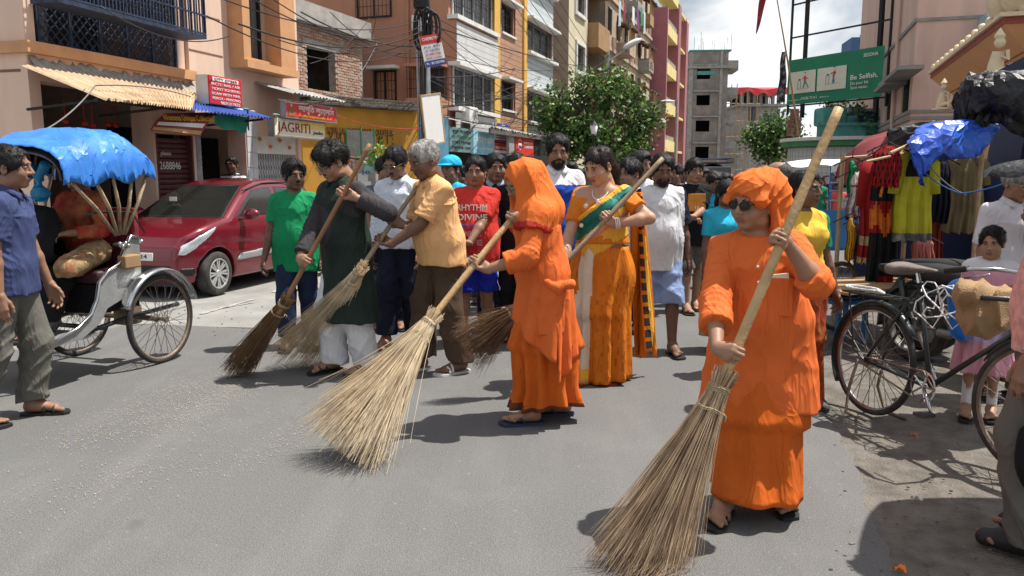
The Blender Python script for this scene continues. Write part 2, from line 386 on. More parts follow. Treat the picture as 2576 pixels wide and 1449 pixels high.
# ------------------------------------------------------------------ building frame
class Bld:
    def __init__(s,name,label,px,py,Y,alpha,cat='building'):
        p = W(px,py,Y); s.o = Vec((p.x,p.y,0)); s.rz = R(90-alpha)
        s.M = MT(s.o) @ MR(s.rz,4,'Z'); s.I = s.M.inverted()
        s.e = thing(name,label,cat,s.o,s.rz)
    def pix(s,px,py,d=0.0):            # on the front plane pushed d towards the street -> local (x, z)
        o = s.I @ Vec((0,0,CAMZ)); v = s.I.to_3x3() @ ray(px,py); t = (-d-o.y)/v.y; q = o+v*t; return q.x,q.z
    def pixs(s,px,py,x=0.0):           # on the plane local x = const -> local (y, z)
        o = s.I @ Vec((0,0,CAMZ)); v = s.I.to_3x3() @ ray(px,py); t = (x-o.x)/v.x; q = o+v*t; return q.y,q.z
    def rect(s,x0,y0,x1,y1,d=0.0):   # frame box (left, top, right, bottom) -> local x0, x1, z0, z1 taken at mid height / mid width
        a = s.pix(x0,(y0+y1)/2,d)[0]; b = s.pix(x1,(y0+y1)/2,d)[0]; c = s.pix((x0+x1)/2,y1,d)[1]; e = s.pix((x0+x1)/2,y0,d)[1]
        return a,b,c,e
def wall_mesh(mb,x0,x1,z0,z1,holes,y=0.0,t=.25,side=False):
    xs = sorted({x0,x1,*[min(max(h[k],x0),x1) for h in holes for k in (0,1)]}); zs = sorted({z0,z1,*[min(max(h[k],z0),z1) for h in holes for k in (2,3)]})
    P = (lambda a,b,c: (a,b,c)) if not side else (lambda a,b,c: (-b if False else b,a,c))
    for i in range(len(xs)-1):
        for j in range(len(zs)-1):
            cx = (xs[i]+xs[i+1])/2; cz = (zs[j]+zs[j+1])/2
            if any(h[0] < cx < h[1] and h[2] < cz < h[3] for h in holes): continue
            mb.quad(P(xs[i],y,zs[j]),P(xs[i+1],y,zs[j]),P(xs[i+1],y,zs[j+1]),P(xs[i],y,zs[j+1]))
    for h in holes:
        a,b,c,d = max(h[0],x0),min(h[1],x1),max(h[2],z0),min(h[3],z1)
        mb.quad(P(a,y,c),P(a,y+t,c),P(a,y+t,d),P(a,y,d)); mb.quad(P(b,y,c),P(b,y,d),P(b,y+t,d),P(b,y+t,c))
        mb.quad(P(a,y,c),P(b,y,c),P(b,y+t,c),P(a,y+t,c)); mb.quad(P(a,y,d),P(a,y+t,d),P(b,y+t,d),P(b,y,d))
def body_box(mb,x0,x1,y0,y1,z0,z1):  # everything but the street face
    mb.quad((x0,y0,z0),(x0,y0,z1),(x0,y1,z1),(x0,y1,z0)); mb.quad((x1,y0,z0),(x1,y1,z0),(x1,y1,z1),(x1,y0,z1))
    mb.quad((x0,y1,z0),(x0,y1,z1),(x1,y1,z1),(x1,y1,z0)); mb.quad((x0,y0,z1),(x1,y0,z1),(x1,y1,z1),(x0,y1,z1))
def window(parent,h,y=0.0,rec=.16,frame=None,glass=None,nx=2,nz=1,grille=0,fw=.05,side=None,gm=None):
    """window set into a hole h of the wall: backing, frame, panes, optional iron bars"""
    a,b,c,d = h; frame = frame or MATS['black_iron']; glass = glass or MATS['window_glass']
    e = bpy.data.objects.new('window',None); link(e,parent)
    if side is not None: e.matrix_basis = side
    m = MB(); Y = y+rec
    m.box(a,b,Y-.02,Y+.03,c,c+fw); m.box(a,b,Y-.02,Y+.03,d-fw,d); m.box(a,a+fw,Y-.019,Y+.029,c+fw,d-fw); m.box(b-fw,b,Y-.019,Y+.029,c+fw,d-fw)
    for i in range(1,nx):
        x = a+(b-a)*i/nx; m.box(x-fw*.4,x+fw*.4,Y-.018,Y+.028,c+fw,d-fw)
    for i in range(1,nz):
        z = c+(d-c)*i/nz; m.box(a+fw,b-fw,Y-.017,Y+.027,z-fw*.4,z+fw*.4)
    m.build('frame',frame,e)
    for i in range(nx):
        m = MB(); x0 = a+(b-a)*i/nx; x1 = a+(b-a)*(i+1)/nx; m.box(x0+.005,x1-.005,Y+.032,Y+.04,c+.01,d-.01); m.build('pane',glass,e)
    if grille:
        m = MB(); n = max(2,int((b-a)/grille))
        for i in range(n+1):
            x = a+(b-a)*i/n; m.box(x-.007,x+.007,Y-.09,Y-.075,c,d)
        for z in (c+(d-c)*.02,c+(d-c)*.33,c+(d-c)*.66,c+(d-c)*.98): m.box(a,b,Y-.095,Y-.088,z-.009,z+.009)
        m.build('grille',gm or MATS['black_iron'],e)
    return e
RX = MR(PI/2,4,'X')
def sign(b,name,label,r,d,th,pm,side=None,cat='sign',tilt=0.0):
    """flat sign board of a facade; local frame x along, z up, face at y=0"""
    x0,x1,z0,z1 = r
    e = thing(name,label,cat); e.matrix_world = b.M @ MT(((x0+x1)/2,-d,(z0+z1)/2)) @ MR(tilt,4,'X')
    w,h = x1-x0,z1-z0
    mb = MB(); mb.bbox(-w/2,w/2,0,th,-h/2,h/2,.006); mb.build('panel',pm,e)
    if side:
        mb = MB(); f = .02
        mb.box(-w/2-f,w/2+f,.004,th+.004,h/2,h/2+f); mb.box(-w/2-f,w/2+f,.004,th+.004,-h/2-f,-h/2); mb.box(-w/2-f,-w/2,.004,th+.003,-h/2,h/2); mb.box(w/2,w/2+f,.004,th+.003,-h/2,h/2)
        mb.build('frame',side,e)
    return e,w,h
def stext(e,s,x,z,size,m,width=None,bold=False,shear=0,y=-.004,depth=.004):
    return text(s,'lettering',m,e,size,MT((x,y,z)) @ RX,width,depth,bold=bold,shear=shear)
def plate(e,name,x0,x1,z0,z1,m,y=-.003,t=.003):
    mb = MB(); mb.box(x0,x1,y,y+t,z0,z1); return mb.build(name,m,e)
def corrug(name,m,parent,P00,P10,P01,P11,n=60,amp=.018,th=.006,waves=None):
    """corrugated sheet: u runs across the waves, v down the slope"""
    P00,P10,P01,P11 = map(Vector,(P00,P10,P01,P11)); wv = waves or n//5
    nrm = (P10-P00).cross(P01-P00).normalized()
    mb = MB(); r = random.Random(n)
    rag_ = [r.uniform(-.02,.02) for _ in range(n+1)]
    def fn(u,v,o=0):
        p = P00.lerp(P10,u).lerp(P01.lerp(P11,u),v*(1+rag_[int(u*n+.5)]*(v > .99))); return p+nrm*(amp*cos(2*PI*wv*u)+o)
    mb.grid(fn,n,4); return mb.build(name,m,parent,smooth=True)

# ------------------------------------------------------------------ A: peach apartment house with shops, left
A = Bld('apartment_building','peach plastered apartment house with iron balcony grille above the shops on the left',63,103,9.5,15.5)
xe = A.pix(752,230)[0]
zl = A.pix(63,103)[1]; zb = A.pix(66,165)[1]        # ledge top, underside of the peach band
zt = 8.6
bal = (A.pix(86,60)[0],A.pix(474,120)[0],zl,zt)
wr = A.rect(590,-60,668,150); win = (wr[0],wr[1],A.pix(630,148)[1],zt-.5)
shop1 = (A.pix(105,250)[0],A.pix(388,400)[0],0,zb-.15)
shut = (A.pix(394,400)[0],A.pix(488,400)[0],0,A.pix(440,338)[1])
gatew = (A.pix(494,400)[0],A.pix(620,400)[0],0,A.pix(560,322)[1])
jag = (A.pix(648,400)[0],xe-.1,0,A.pix(700,345)[1])
mb = MB()
wall_mesh(mb,0,xe,0,zt,[bal,win,shop1,shut,gatew,jag],0,.35)
body_box(mb,0,xe,0,9,0,zt)
mb.build('wall',peach,A.e)
mb = MB(); mb.box(-.06,bal[1]+.05,-.09,.02,zl-.13,zl+.004); mb.box(-.055,.0,.02,9,zl-.13,zl); mb.build('ledge',peach_trim,A.e)
mb = MB()
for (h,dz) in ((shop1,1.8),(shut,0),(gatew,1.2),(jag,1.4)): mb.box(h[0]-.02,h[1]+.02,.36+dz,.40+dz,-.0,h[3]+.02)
mb.box(bal[0]-.02,bal[1]+.02,1.6,1.65,zl,zt); mb.box(bal[0],bal[1],.35,1.6,zl-.06,zl-.002); mb.build('shade_backing',shade_in,A.e)
# round column of the balcony, back wall things
mb = MB(); mb.lathe([(.10,zl),(.10,zt)],16,MT((bal[0]+.0,.14,0))); mb.build('column',peach_trim,A.e,smooth=True)
mb = MB(); mb.lathe([(.10,zl),(.10,zt)],16,MT((bal[1]-.08,.14,0))); mb.build('column',peach,A.e,smooth=True)
# lower diamond grille
mb = MB(); x0,x1 = bal[0]+.12,bal[1]-.2; zg = zl+1.05; n = int((x1-x0)/.13)
for i in range(-8,n+1):
    for sgn in (1,-1):
        xa = x0+i*.13 if sgn > 0 else x0+i*.13+1.04; xb = xa+sgn*1.04
        pa = Vec((xa,.08,zl+.02)); pb = Vec((xb,.08,zg)); ta = 0; tb = 1
        def cl(pa,pb):
            lo,hi = 0,1
            dx = pb.x-pa.x
            for lim,s_ in ((x0,1),(x1,-1)):
                t = (lim-pa.x)/dx
                if s_*dx > 0: lo = max(lo,t)
                else: hi = min(hi,t)
            return lo,hi
        lo,hi = cl(pa,pb)
        if hi-lo > .03: mb.tube([pa.lerp(pb,lo),pa.lerp(pb,hi)],.009,4)
for i in range(6):
    x = x0+(x1-x0)*i/5; mb.box(x-.02,x+.02,.06,.10,zl,zg)
mb.box(x0,x1,.055,.105,zg-.02,zg+.02); mb.box(x0,x1,.057,.103,zl+.01,zl+.04)
mb.build('lattice_grille',rust_iron,A.e)
# protruding iron cage above it
cz = A.pix(340,47,.35)[1]; cx1 = A.pix(508,60,.35)[0]
mb = MB(); mb.box(.1,cx1,-.42,-.02,cz-.05,cz); mb.build('cage_floor',rust_iron,A.e)
mb = MB(); n = 44
for i in range(n+1):
    x = .1+(cx1-.1)*i/n; mb.box(x-.008,x+.008,-.415,-.40,cz,cz+1.5)
for z in (.02,.28,.55,.9,1.45): mb.box(.1,cx1,-.42,-.405,cz+z-.012,cz+z+.012)
for i in range(6): mb.box(cx1-.012,cx1+.004,-.4+i*.075,-.385+i*.075,cz,cz+1.5)
for i in range(0,n,2):
    c = Vec((.1+(cx1-.1)*(i+.5)/n,-.41,cz+.75)); mb.tube([c+Vec((.05*cos(a),0,.05*sin(a))) for a in [k*PI/5 for k in range(10)]],.008,4,closed=True)
mb.build('cage_bars',rust_iron,A.e)
# pots hanging
# window with projecting orange surround
fx0 = A.pix(572,60)[0]; fx1 = A.pix(706,60)[0]; fz0 = A.pix(640,165)[1]
mb = MB(); mb.box(fx0,win[0],-.28,0.03,fz0,zt); mb.box(win[1],fx1,-.28,.03,fz0,zt); mb.box(fx0,fx1,-.34,.03,fz0-.12,fz0)
mb.box(win[0],win[1],-.10,.03,fz0,win[2]); mb.build('window_surround',peach_trim,A.e)
window(A.e,win,0,.12,black_iron,glass_grey,3,3,fw=.05)
# drip grooves on the plaster
mb = MB(); 
for (xa,ya,xb,yb) in ((475,122,560,145),(505,35,553,54),(480,215,512,222),(710,95,752,110),(705,172,752,186)):
    p = A.pix(xa,ya); q = A.pix(xb,yb); zz = (p[1]+q[1])/2; mb.box(p[0],q[0],-.006,.02,zz-.012,zz+.012)
mb.box(-.006,.02,.1,9,A.pixs(20,178)[1]-.015,A.pixs(20,178)[1]+.015); mb.box(-.006,.02,.1,9,1.9,1.93)
mb.build('groove',mat('groove_dark',(.2,.11,.07),.9),A.e)
# mortar strip under the band and the tin awning
zm = zb
mb = MB(); r = random.Random(5); n = 60; xa,xb = .02,A.pix(495,240)[0]
vs = []; 
for i in range(n+1):
    x = xa+(xb-xa)*i/n; vs += [(x,-.05,zm+.02+r.uniform(0,.07)),(x,-.12,zm-.04),(x,-.004,zm+.06+r.uniform(0,.08))]
mb.add(vs,[(3*i,3*i+3,3*i+4,3*i+1) for i in range(n)]+[(3*i+2,3*i+5,3*i+3,3*i) for i in range(n)]); mb.build('mortar_strip',mortar,A.e,smooth=True)
aw = thing('tin_awning','rusty corrugated tin awning sloping out over the dark shop on the left','awning',A.o,A.rz)
ya = 1.15; za = A.pix(380,262,ya)[1]
corrug('tin_sheet',tin,aw,(-.12,-.05,zm+.0),(A.pix(490,255)[0],-.05,zm),(-.1,-ya,za),(A.pix(484,270,ya)[0],-ya,za),150,.018,waves=34)
mb = MB(); mb.box(-.1,A.pix(484,270,ya)[0],-ya+.1,-ya+.15,za-.03,za+.01); 
for i in range(4):
    x = -.05+i*1.1; mb2 = MB(); mb2.tube([(x,0,zm-.5),(x,-ya+.15,za-.01)],.018,5); mb2.build('bracket',black_iron,aw)
mb.build('edge_bar',black_iron,aw)
aw2 = thing('blue_tin_awning','blue corrugated sheet awning beside the rusty one over the shutter','awning',A.o,A.rz)
xq = A.pix(492,262)[0]; xr = A.pix(600,280)[0]
corrug('tin_sheet',tin_blue,aw2,(xq-.15,-.08,zm-.13),(xr,-.04,zm-.18),(A.pix(478,272,1.0)[0],-1.0,A.pix(478,274,1.0)[1]-.01),(A.pix(684,298,1.0)[0],-1.0,A.pix(684,298,1.0)[1]),110,.018,waves=24)
mb = MB(); mb.tube([(xq,-.9,zm-.3),(xq,-.9,zm-.6)],.012,5); mb.build('bracket',black_iron,aw2)
r = random.Random(2)
for i in range(10):      # rags and rubble on the sheets
    u = r.random(); mb = MB(); x = xq+u*1.4; mb.ball((x,-.25-.3*r.random(),zm-.22-.05*u),(.05+.05*r.random(),.04,.02),7,4); o = mb.build('rubble',(cement,white_paint,teal)[i % 3],aw2)
# hanging banner
bn = thing('hanging_banner','maroon and cream shop banner with yellow lettering hung below the blue awning','banner',A.o,A.rz)
pts = [A.pix(413,285,.75),A.pix(537,282,.75),A.pix(490,343,.75),A.pix(358,328,.75)]
P4 = [Vec((p[0],-.75-.12*(i > 1),p[1])) for i,p in enumerate(pts)]
banner_m = mat('banner_print',(.26,.035,.03),.55,.12,3,.2,12); 
def bq(u,v): return P4[0].lerp(P4[1],u).lerp(P4[3].lerp(P4[2],u),v)+Vec((0,.03*sin(u*5+v*3),0))
mb = MB(); mb.grid(bq,16,10); mb.build('cloth',banner_m,bn,smooth=True)
mb = MB(); mb.grid(lambda u,v: bq(.05+.88*u,.50+.18*v)+Vec((0,-.008,0)),10,3); mb.build('white_band',sign_white,bn,smooth=True)
mb = MB(); mb.grid(lambda u,v: bq(.02+.95*u,.80+.16*v)+Vec((0,-.008,0)),10,3); mb.build('tan_band',mat('banner_tan',(.45,.28,.12),.6),bn,smooth=True)
c = bq(.5,.28); text('Womens Unique Collection','lettering',ink_yellow,bn,.13,panel_M(c+Vec((0,-.04,0)),P4[1]-P4[0]+(P4[2]-P4[3])*.6,P4[0]-P4[3]),width=(P4[1]-P4[0]).length*1.0,shear=.2)
# green tarp flap
gt = thing('green_tarpaulin','green plastic sheet hanging below the blue tin awning','tarpaulin',A.o,A.rz)
Q = [A.pix(540,281,.7),A.pix(628,296,.7),A.pix(621,338,.7),A.pix(540,315,.7)]; Q = [Vec((p[0],-.7,p[1])) for p in Q]
mb = MB(); mb.grid(lambda u,v: Q[0].lerp(Q[1],u).lerp(Q[3].lerp(Q[2],u),v)+Vec((0,.04*sin(9*u)*v,.02*sin(14*u)*v)),18,8); mb.build('sheet',green_tarp,gt,smooth=True)
# maroon rolling shutter: each slat a piece
zz = 0; nsl = int(shut[3]/.075)
sl = MB(); sl.lathe([(.0,-.036),(.018,-.03),(.026,0),(.018,.03),(0,.036)],1,None,PI,2*PI)
mbs = MB(); w = shut[1]-shut[0]; prof = [(-.0,-.036),(-.016,-.026),(-.022,0),(-.016,.026),(0,.036)]
mbs.add([(x,y,z) for x in (0,w) for (y,z) in prof],[(i,i+1,6+i,5+i) for i in range(4)])
sh = bpy.data.objects.new('shutter',None); link(sh,A.e); sh.location = (shut[0],.10,0)
first = mbs.build('slat',maroon_steel,sh); 
for i in range(nsl):
    o = first if i == 0 else inst(first,'slat',sh); o.location = (0,0,.04+i*.075)
mb = MB(); mb.box(shut[0],shut[0]+.04,.0,.2,0,shut[3]); mb.box(shut[1]-.04,shut[1],.0,.2,0,shut[3]); mb.build('shutter_rail',maroon_steel,A.e)
stext(sh,'2688846',w*.45,1.62,.16,ink_white,width=w*.55,y=-.03); stext(sh,'phone',w*.35,1.80,.09,ink_white,y=-.03)
def folding_gate(parent,x0,x1,z1,y,m,n,closed=True):
    g_ = bpy.data.objects.new('folding_gate',None); link(g_,parent); g_.location = (x0,y,0)
    w = (x1-x0)/n; mb = MB(); mb.box(-.012,.012,-.012,.012,0,z1); b0 = mb.build('gate_bar',m,g_)
    for i in range(1,n+1): o = inst(b0,'gate_bar',g_); o.location = (i*w,0,0)
    mb = MB()
    for i in range(n):
        for k in range(int(z1/(2*w))+1):
            za = k*2*w; 
            if za+2*w > z1: break
            mb.tube([(i*w,-.014,za),((i+1)*w,-.014,za+2*w)],.007,4); mb.tube([((i+1)*w,-.022,za),(i*w,-.022,za+2*w)],.007,4)
    mb.build('lattice',m,g_)
    return g_
xg = A.pix(521,400)[0]
folding_gate(A.e,gatew[0]+.02,xg,gatew[3]-.02,.12,white_steel,6)
folding_gate(A.e,xg+.1,gatew[1]-.05,gatew[3]-.05,.9,black_iron,14)
folding_gate(A.e,jag[0]+.03,A.pix(775,400)[0] if A.pix(775,400)[0] < xe else xe-.15,jag[3]-.25,.15,white_steel,16)
mb = MB(); mb.box(jag[0],jag[1],.05,.22,jag[3]-.3,jag[3]); mb.build('gate_lintel',white_paint,A.e)
r = random.Random(3)
for i in range(4):
    mb = MB(); mb.ball((jag[0]+.15+i*.32,.03,jag[3]-.06-.12*(i % 2)),.035,8,6); mb.build('marigold_ball',ink_orange,A.e,smooth=True)
mb = MB()
for i in range(9):
    for j in range(2): mb.bbox(gatew[1]+.02+j*.15,gatew[1]+.16+j*.15,-.02,.01,.05+i*.26,.05+i*.26+.25,.004)
mb.build('tile_pillar',white_tile,A.e)
# things hanging in the dark shop
for (px,py) in ((163,300),(212,305),(233,310),(272,308),(291,310)):
    t = A.pix(px,py,-.6); o = thing('hanging_ornament',f'small red ornament on a cord in the dark shop, hung {len(bpy.data.objects)}','ornament',A.M @ Vec((t[0],.6,t[1])))
    mb = MB(); mb.tube([(0,0,0),(0,0,.25)],.008,4); mb.build('cord',sign_red2,o); mb = MB(); mb.ball((0,0,-.03),(.05,.05,.04),8,6); mb.build('ball',sign_red2,o)
    o['label'] = {163: 'leftmost',212: 'second from the left',233: 'middle',272: 'second from the right',291: 'rightmost'}[px]+' of the five red ornaments hung in the dark shop'; o['group'] = 'red ornaments hung in the dark shop'
# signs of A
e,w,h = sign(A,'cyber_cafe_sign','red box sign with white ticket booking lettering above the blue awning',A.rect(527,195,608,265,.55),.55,.22,sign_red)
mb = MB(); mb.box(-w/2-.003,w/2+.003,.02,.225,-h/2-.003,h/2+.003); mb.build('box_side',white_paint,e)
plate(e,'white_strip',-w*.40,w*.40,h*.32,h*.45,ink_white); stext(e,'CITY CYBER',0,h*.385,h*.11,ink_maroon,width=w*.70,y=-.007)
for i,s_ in enumerate(('IRCTC RAIL / AIR','TICKET BOOKING','SCAN WITH MAIL','XEROX • PRINTING')): stext(e,s_,0,h*(.20-.165*i),h*.125,ink_white,width=w*.88)
stext(e,'9831317655',w*.12,-h*.44,.06,ink_white,width=w*.6)
e,w,h = sign(A,'jewellers_signboard','cream board with maroon Roman lettering over the white folding gate',A.rect(692,303,817,345,.5),.5,.12,sign_cream,steel_pole)
plate(e,'yellow_field',-w*.05,w*.49,h*.02,h*.48,mat('sign_yellow',(.8,.62,.18),.5)); stext(e,'JAGRITI',-w*.13,-.0,h*.8,ink_maroon,width=w*.64,y=-.008); stext(e,'Jewellers',w*.345,-h*.17,h*.3,ink_black,width=w*.22,shear=.3,y=-.008)  # flat yellow field on the upper right of the cream board
e,w,h = sign(A,'jewellers_red_sign','red board with white Bengali lettering above the cream jewellers board',A.rect(721,263,846,300,.62),.62,.10,sign_red2,steel_pole)
stext(e,'জাগৃিত জুেয়লাস',w*.08,h*.1,h*.55,ink_white,width=w*.72,bold=True); mb = MB(); mb.tube([(w*.36,-.005,h*.36),(w*.40,-.005,h*.46)],.012,4); mb.build('lettering',ink_white,e)
stext(e,'৪০/১, েগাপাল লাল ঠাকুর েরাড, েকালকাতা - ৭০০ ০৩৬',w*.06,-h*.36,h*.17,ink_yellow,width=w*.66)
lady = mat('print_brown',(.30,.13,.05),.6,.3,30); pm_ = mat('print_skin',(.62,.38,.22),.6,.2,20)
mb = MB(); mb.prism([(-w*.47,-h*.45),(-w*.36,-h*.45),(-w*.355,-.1*h),(-w*.385,.12*h),(-w*.44,.12*h),(-w*.47,-.1*h)],-.004,0); mb.build('printed_figure',lady,e); mb = MB(); mb.ball((-w*.41,-.002,h*.25),(w*.022,.003,h*.13),10,6); mb.build('printed_face',pm_,e)
corr = thing('tin_canopy','grey corrugated canopy above the red jewellers sign','awning',A.o,A.rz)
a = A.pix(640,237,.0); b_ = A.pix(752,250,0)
zc = A.pix(752,250,.3)[1]
corrug('tin_sheet',tin_grey,corr,(a[0],.0,zc+.22),(xe+.45,0,zc+.22),(a[0],-.75,zc+.02),(xe+.45,-.75,zc+.02),70,.015,waves=16)

# ------------------------------------------------------------------ ochre wall, 45 degrees, and blue wall
YW = Bld('ochre_wall','long ochre painted compound wall with black stencilled address lettering',757,250,17.2,45,'wall')
xw = YW.pix(1050,300)[0]; zw = YW.pix(900,272)[1]
mb = MB(); mb.box(0,xw,0,.3,0,zw); mb.build('wall',ochre,YW.e)
# tile coping in rows: each tile a piece
mbt = MB(); mbt.bbox(0,.29,-.22,.34,0,.07,.012); t0 = None; r = random.Random(1)
for row in range(3):
    for i in range(int(xw/.3)):
        if t0 is None: t0 = mbt.build('coping_tile',cement_dark,YW.e); o = t0
        else: o = inst(t0,'coping_tile',YW.e)
        o.location = (i*.3+.15*(row % 2),.04*row,zw+.005+row*.075+r.uniform(-.008,.008)); o.rotation_euler = (r.uniform(-.03,.03),r.uniform(-.02,.02),0); o.scale = (1,1-.12*row,1)
def wt(b,s,px0,px1,py,m,d=.012,bold=False,k=1.0,space=1.0):
    x0,z = b.pix(px0,py,d); x1,z1 = b.pix(px1,py,d); zz = (z+z1)/2
    return text(s,'lettering',m,b.e,.22*k,MT(((x0+x1)/2,-d,zz)) @ RX,x1-x0,.006,bold=bold)
wt(YW,'GOPAL LAL TAGORE ROAD, KOLKATA-36',822,988,333,ink_brown); wt(YW,'X И ▶',826,882,350,ink_brown,k=1.5); wt(YW,'# Г:',950,990,352,ink_brown,k=1.5)
wt(YW,'XEROX',838,908,390,ink_orange,k=1.8); wt(YW,'LAMINATION',838,926,416,ink_blue,k=1.5); wt(YW,'PHOTO',838,900,440,ink_orange,k=1.4)
BW = Bld('blue_wall','light blue painted wall stub beside the utility pole',1046,300,19.7,60,'wall')
mb = MB(); mb.box(0,BW.pix(1128,330)[0],0,.3,0,BW.pix(1080,292)[1]); mb.build('wall',blue_wall,BW.e)

# ------------------------------------------------------------------ B: bare brick upper floor
B = Bld('brick_building','unfinished bare brick building with a black window hole above the ochre wall',752,150,23,20)
xb = B.pix(912,180)[0]; zb1 = B.pix(752,23)[1]
bw = (B.pix(772,170)[0],B.pix(845,180)[0],B.pix(810,228)[1],B.pix(810,122)[1])
mb = MB(); wall_mesh(mb,-.5,xb,0,zb1,[bw],0,.25); body_box(mb,-.5,xb,0,5,0,zb1); mb.build('wall',cement,B.e)
mb = MB(); mb.box(bw[0]-.1,bw[1]+.1,1.4,1.45,bw[2]-.2,bw[3]+.2); mb.build('shade_backing',shade_in,B.e)
mb = MB(); mb.box(-.5,xb+.35,-.25,4,zb1-.34,zb1-.10); mb.box(-.45,xb+.3,-.2,0.1,zb1-.1,zb1+.22); mb.build('roof_slab',cement,B.e)
mb = MB(); mb.box(bw[0]-.2,bw[1]+.2,-.035,.03,bw[3]-.02,bw[3]+.16); mb.build('lintel',cement,B.e)
bl,bh,gj = .23,.072,.012
zlo = B.pix(830,255)[1]-.3
spots = []; r = random.Random(11)
row = 0; z = zlo
while z+bh < zb1-.36:
    x = -.1-.12*(row % 2)
    while x+bl < xb:
        cx,cz = x+bl/2,z+bh/2
        if not (bw[0]-.05 < cx < bw[1]+.05 and bw[2]-.03 < cz < bw[3]+.17) and r.random() > .012: spots.append((x,z))
        x += bl+gj
    z += bh+gj; row += 1
# ragged jambs of the hole are short bricks
mbb = MB(); mbb.bbox(0,bl,-.022,.06,0,bh,.008); ba = mbb.build('brick',brick_a,B.e); mbb = MB(); mbb.bbox(0,bl,-.022,.06,0,bh,.008); bb = mbb.build('brick',brick_b,B.e)
order = sorted(spots,key=lambda s: -s[1])[:len(spots)]; r.shuffle(order)
keep = order[:298]; rest = order[298:]
ba.location = (*[keep[0][0],0],keep[0][1]); bb.location = (keep[1][0],0,keep[1][1])
for i,(x,z) in enumerate(keep[2:]):
    o = inst(ba if r.random() < .45 else bb,'brick',B.e); o.location = (x,r.uniform(-.008,.008),z)
mb = MB()
for (x,z) in rest: mb.cm = int(r.random() > .45); dy = r.uniform(-.008,.008); mb.bbox(x,x+bl,-.022+dy,.06,z,z+bh,.008)
if rest: o = mb.build('brickwork',[brick_a,brick_b],B.e); tag(o,kind='stuff')
mb = MB()                                   # brick jamb pieces on the side corner
for i in range(int((zb1-.4-zlo)/(bh+gj))):
    z = zlo+i*(bh+gj); mb.bbox(xb-.01,xb+.02+.01*(i % 2),.02+.12*(i % 2),1.8,z,z+bh,.006)
mb.build('side_brickwork',brick_b,B.e)['kind'] = 'stuff'

# ------------------------------------------------------------------ C/D: terracotta house with plank cladding
C = Bld('plank_clad_building','terracotta apartment house with white and orange plank cladding and yellow corner strips',1130,200,27,18.5)
xs = [C.pix(p,150)[0] for p in (1236,1250,1311,1319,1389)]
zs0 = C.pix(1136,268)[1]; zw1 = C.pix(1140,165)[1]; zs1 = C.pix(1140,42)[1]; sto = zs1-zs0     # sill, window head, next sill
bands = [(zs0+k*sto,zw1+k*sto) for k in range(-0,3)]
ztop = zs0+3.0*sto+.3
mb = MB(); holes = []
def bay_windows(xa,xb_,n,hs,inset=.35):
    out_ = []
    for (a,b) in hs: out_.append((xa+inset,xb_-inset,a+.02,b-.05))
    return out_
wA = bay_windows(.12,xs[0],1,bands,.1); 
xo0,xo1 = xs[1],xs[2]; wB = []
for (a,b) in bands:
    m_ = (xo0+xo1)/2; wB += [(xo0+.5,xo0+2.0,a+.3,b+.05)]
    if xo1-xo0 > 4.2: wB += [(xo1-1.8,xo1-.5,a+.3,b+.05)]
wC = bay_windows(xs[3]+.2,xs[4]-.1,1,bands,.15)
wall_mesh(mb,0,xs[4],0,ztop,wA+wB+wC,0,.3); body_box(mb,0,xs[4],0,8,0,ztop); mb.build('wall',terracotta,C.e)
mb = MB(); mb.box(.05,xs[4]-.05,.9,.95,zs0-.5,ztop); mb.build('shade_backing',shade_in,C.e)
for h in wA: window(C.e,h,-.25,.2,white_paint,glass_dark,4,1,.14)
for h in wB: window(C.e,h,0,.14,black_iron,glass_dark,3,1,.14)
for h in wC: window(C.e,h,-.1,.2,white_paint,glass_dark,3,1,.12)
mb = MB()
for (a,b) in bands: mb.box(-.06,xs[0],-.36,0.02,a-.14,a); mb.box(-.05,xs[0],-.42,.02,b-.03,b+.09); mb.box(xs[3],xs[4]+.1,-.30,.02,a-.10,a+.02); mb.box(xs[3],xs[4]+.12,-.42,.02,b-.02,b+.08)
for h in wB: mb.box(h[0]-.15,h[1]+.15,-.4,.02,h[3]+.03,h[3]+.12); mb.box(h[0]-.1,h[1]+.1,-.12,.02,h[2]-.08,h[2])
mb.build('sunshade',white_paint,C.e)
mb = MB(); mb.box(xs[0]+.01,xs[1]-.01,-.14,.02,2.6,ztop); mb.box(xs[2]+.01,xs[3]-.01,-.14,.02,2.6,ztop); mb.build('yellow_strip',yellow_paint,C.e)
def planks(parent,x0,x1,z0,z1,y,m,ph=.155,holes=()):
    mbp = MB(); mbp.box(0,x1-x0,-.02,.0,.006,ph-.012); src = None
    mbp.add([],[])
    n = int((z1-z0)/ph)
    for i in range(n):
        z = z0+i*ph
        segs = [(x0,x1)]
        for h in holes:
            if h[2]-.1 < z+ph/2 < h[3]+.12:
                ns = []
                for (a,b) in segs:
                    if h[0]-.1 > a: ns.append((a,min(b,h[0]-.1)))
                    if h[1]+.1 < b: ns.append((max(a,h[1]+.1),b))
                segs = ns
        for (a,b) in segs:
            if b-a < .05: continue
            if src is None: src = mbp.build('plank',m,parent); o = src; src['w0'] = x1-x0
            else: o = inst(src,'plank',parent)
            o.location = (a,y,z); o.scale = ((b-a)/(x1-x0),1,1); o.rotation_euler = (.05,0,0)
for (a,b) in bands: planks(C.e,.02,xs[0]-.02,b+.1,b+.1+(sto-(b-a))-.26,-.26,plank_white,.21)
planks(C.e,.02,xs[0]-.02,2.7,zs0-.16,-.2,plank_white,.21)
planks(C.e,xs[1]+.01,xs[2]-.01,2.7,ztop-.2,-.03,plank_orange,.21,wB)
planks(C.e,xs[3]+.01,xs[4]-.05,2.7,ztop-.2,-.03,plank_grey,.22,wC)
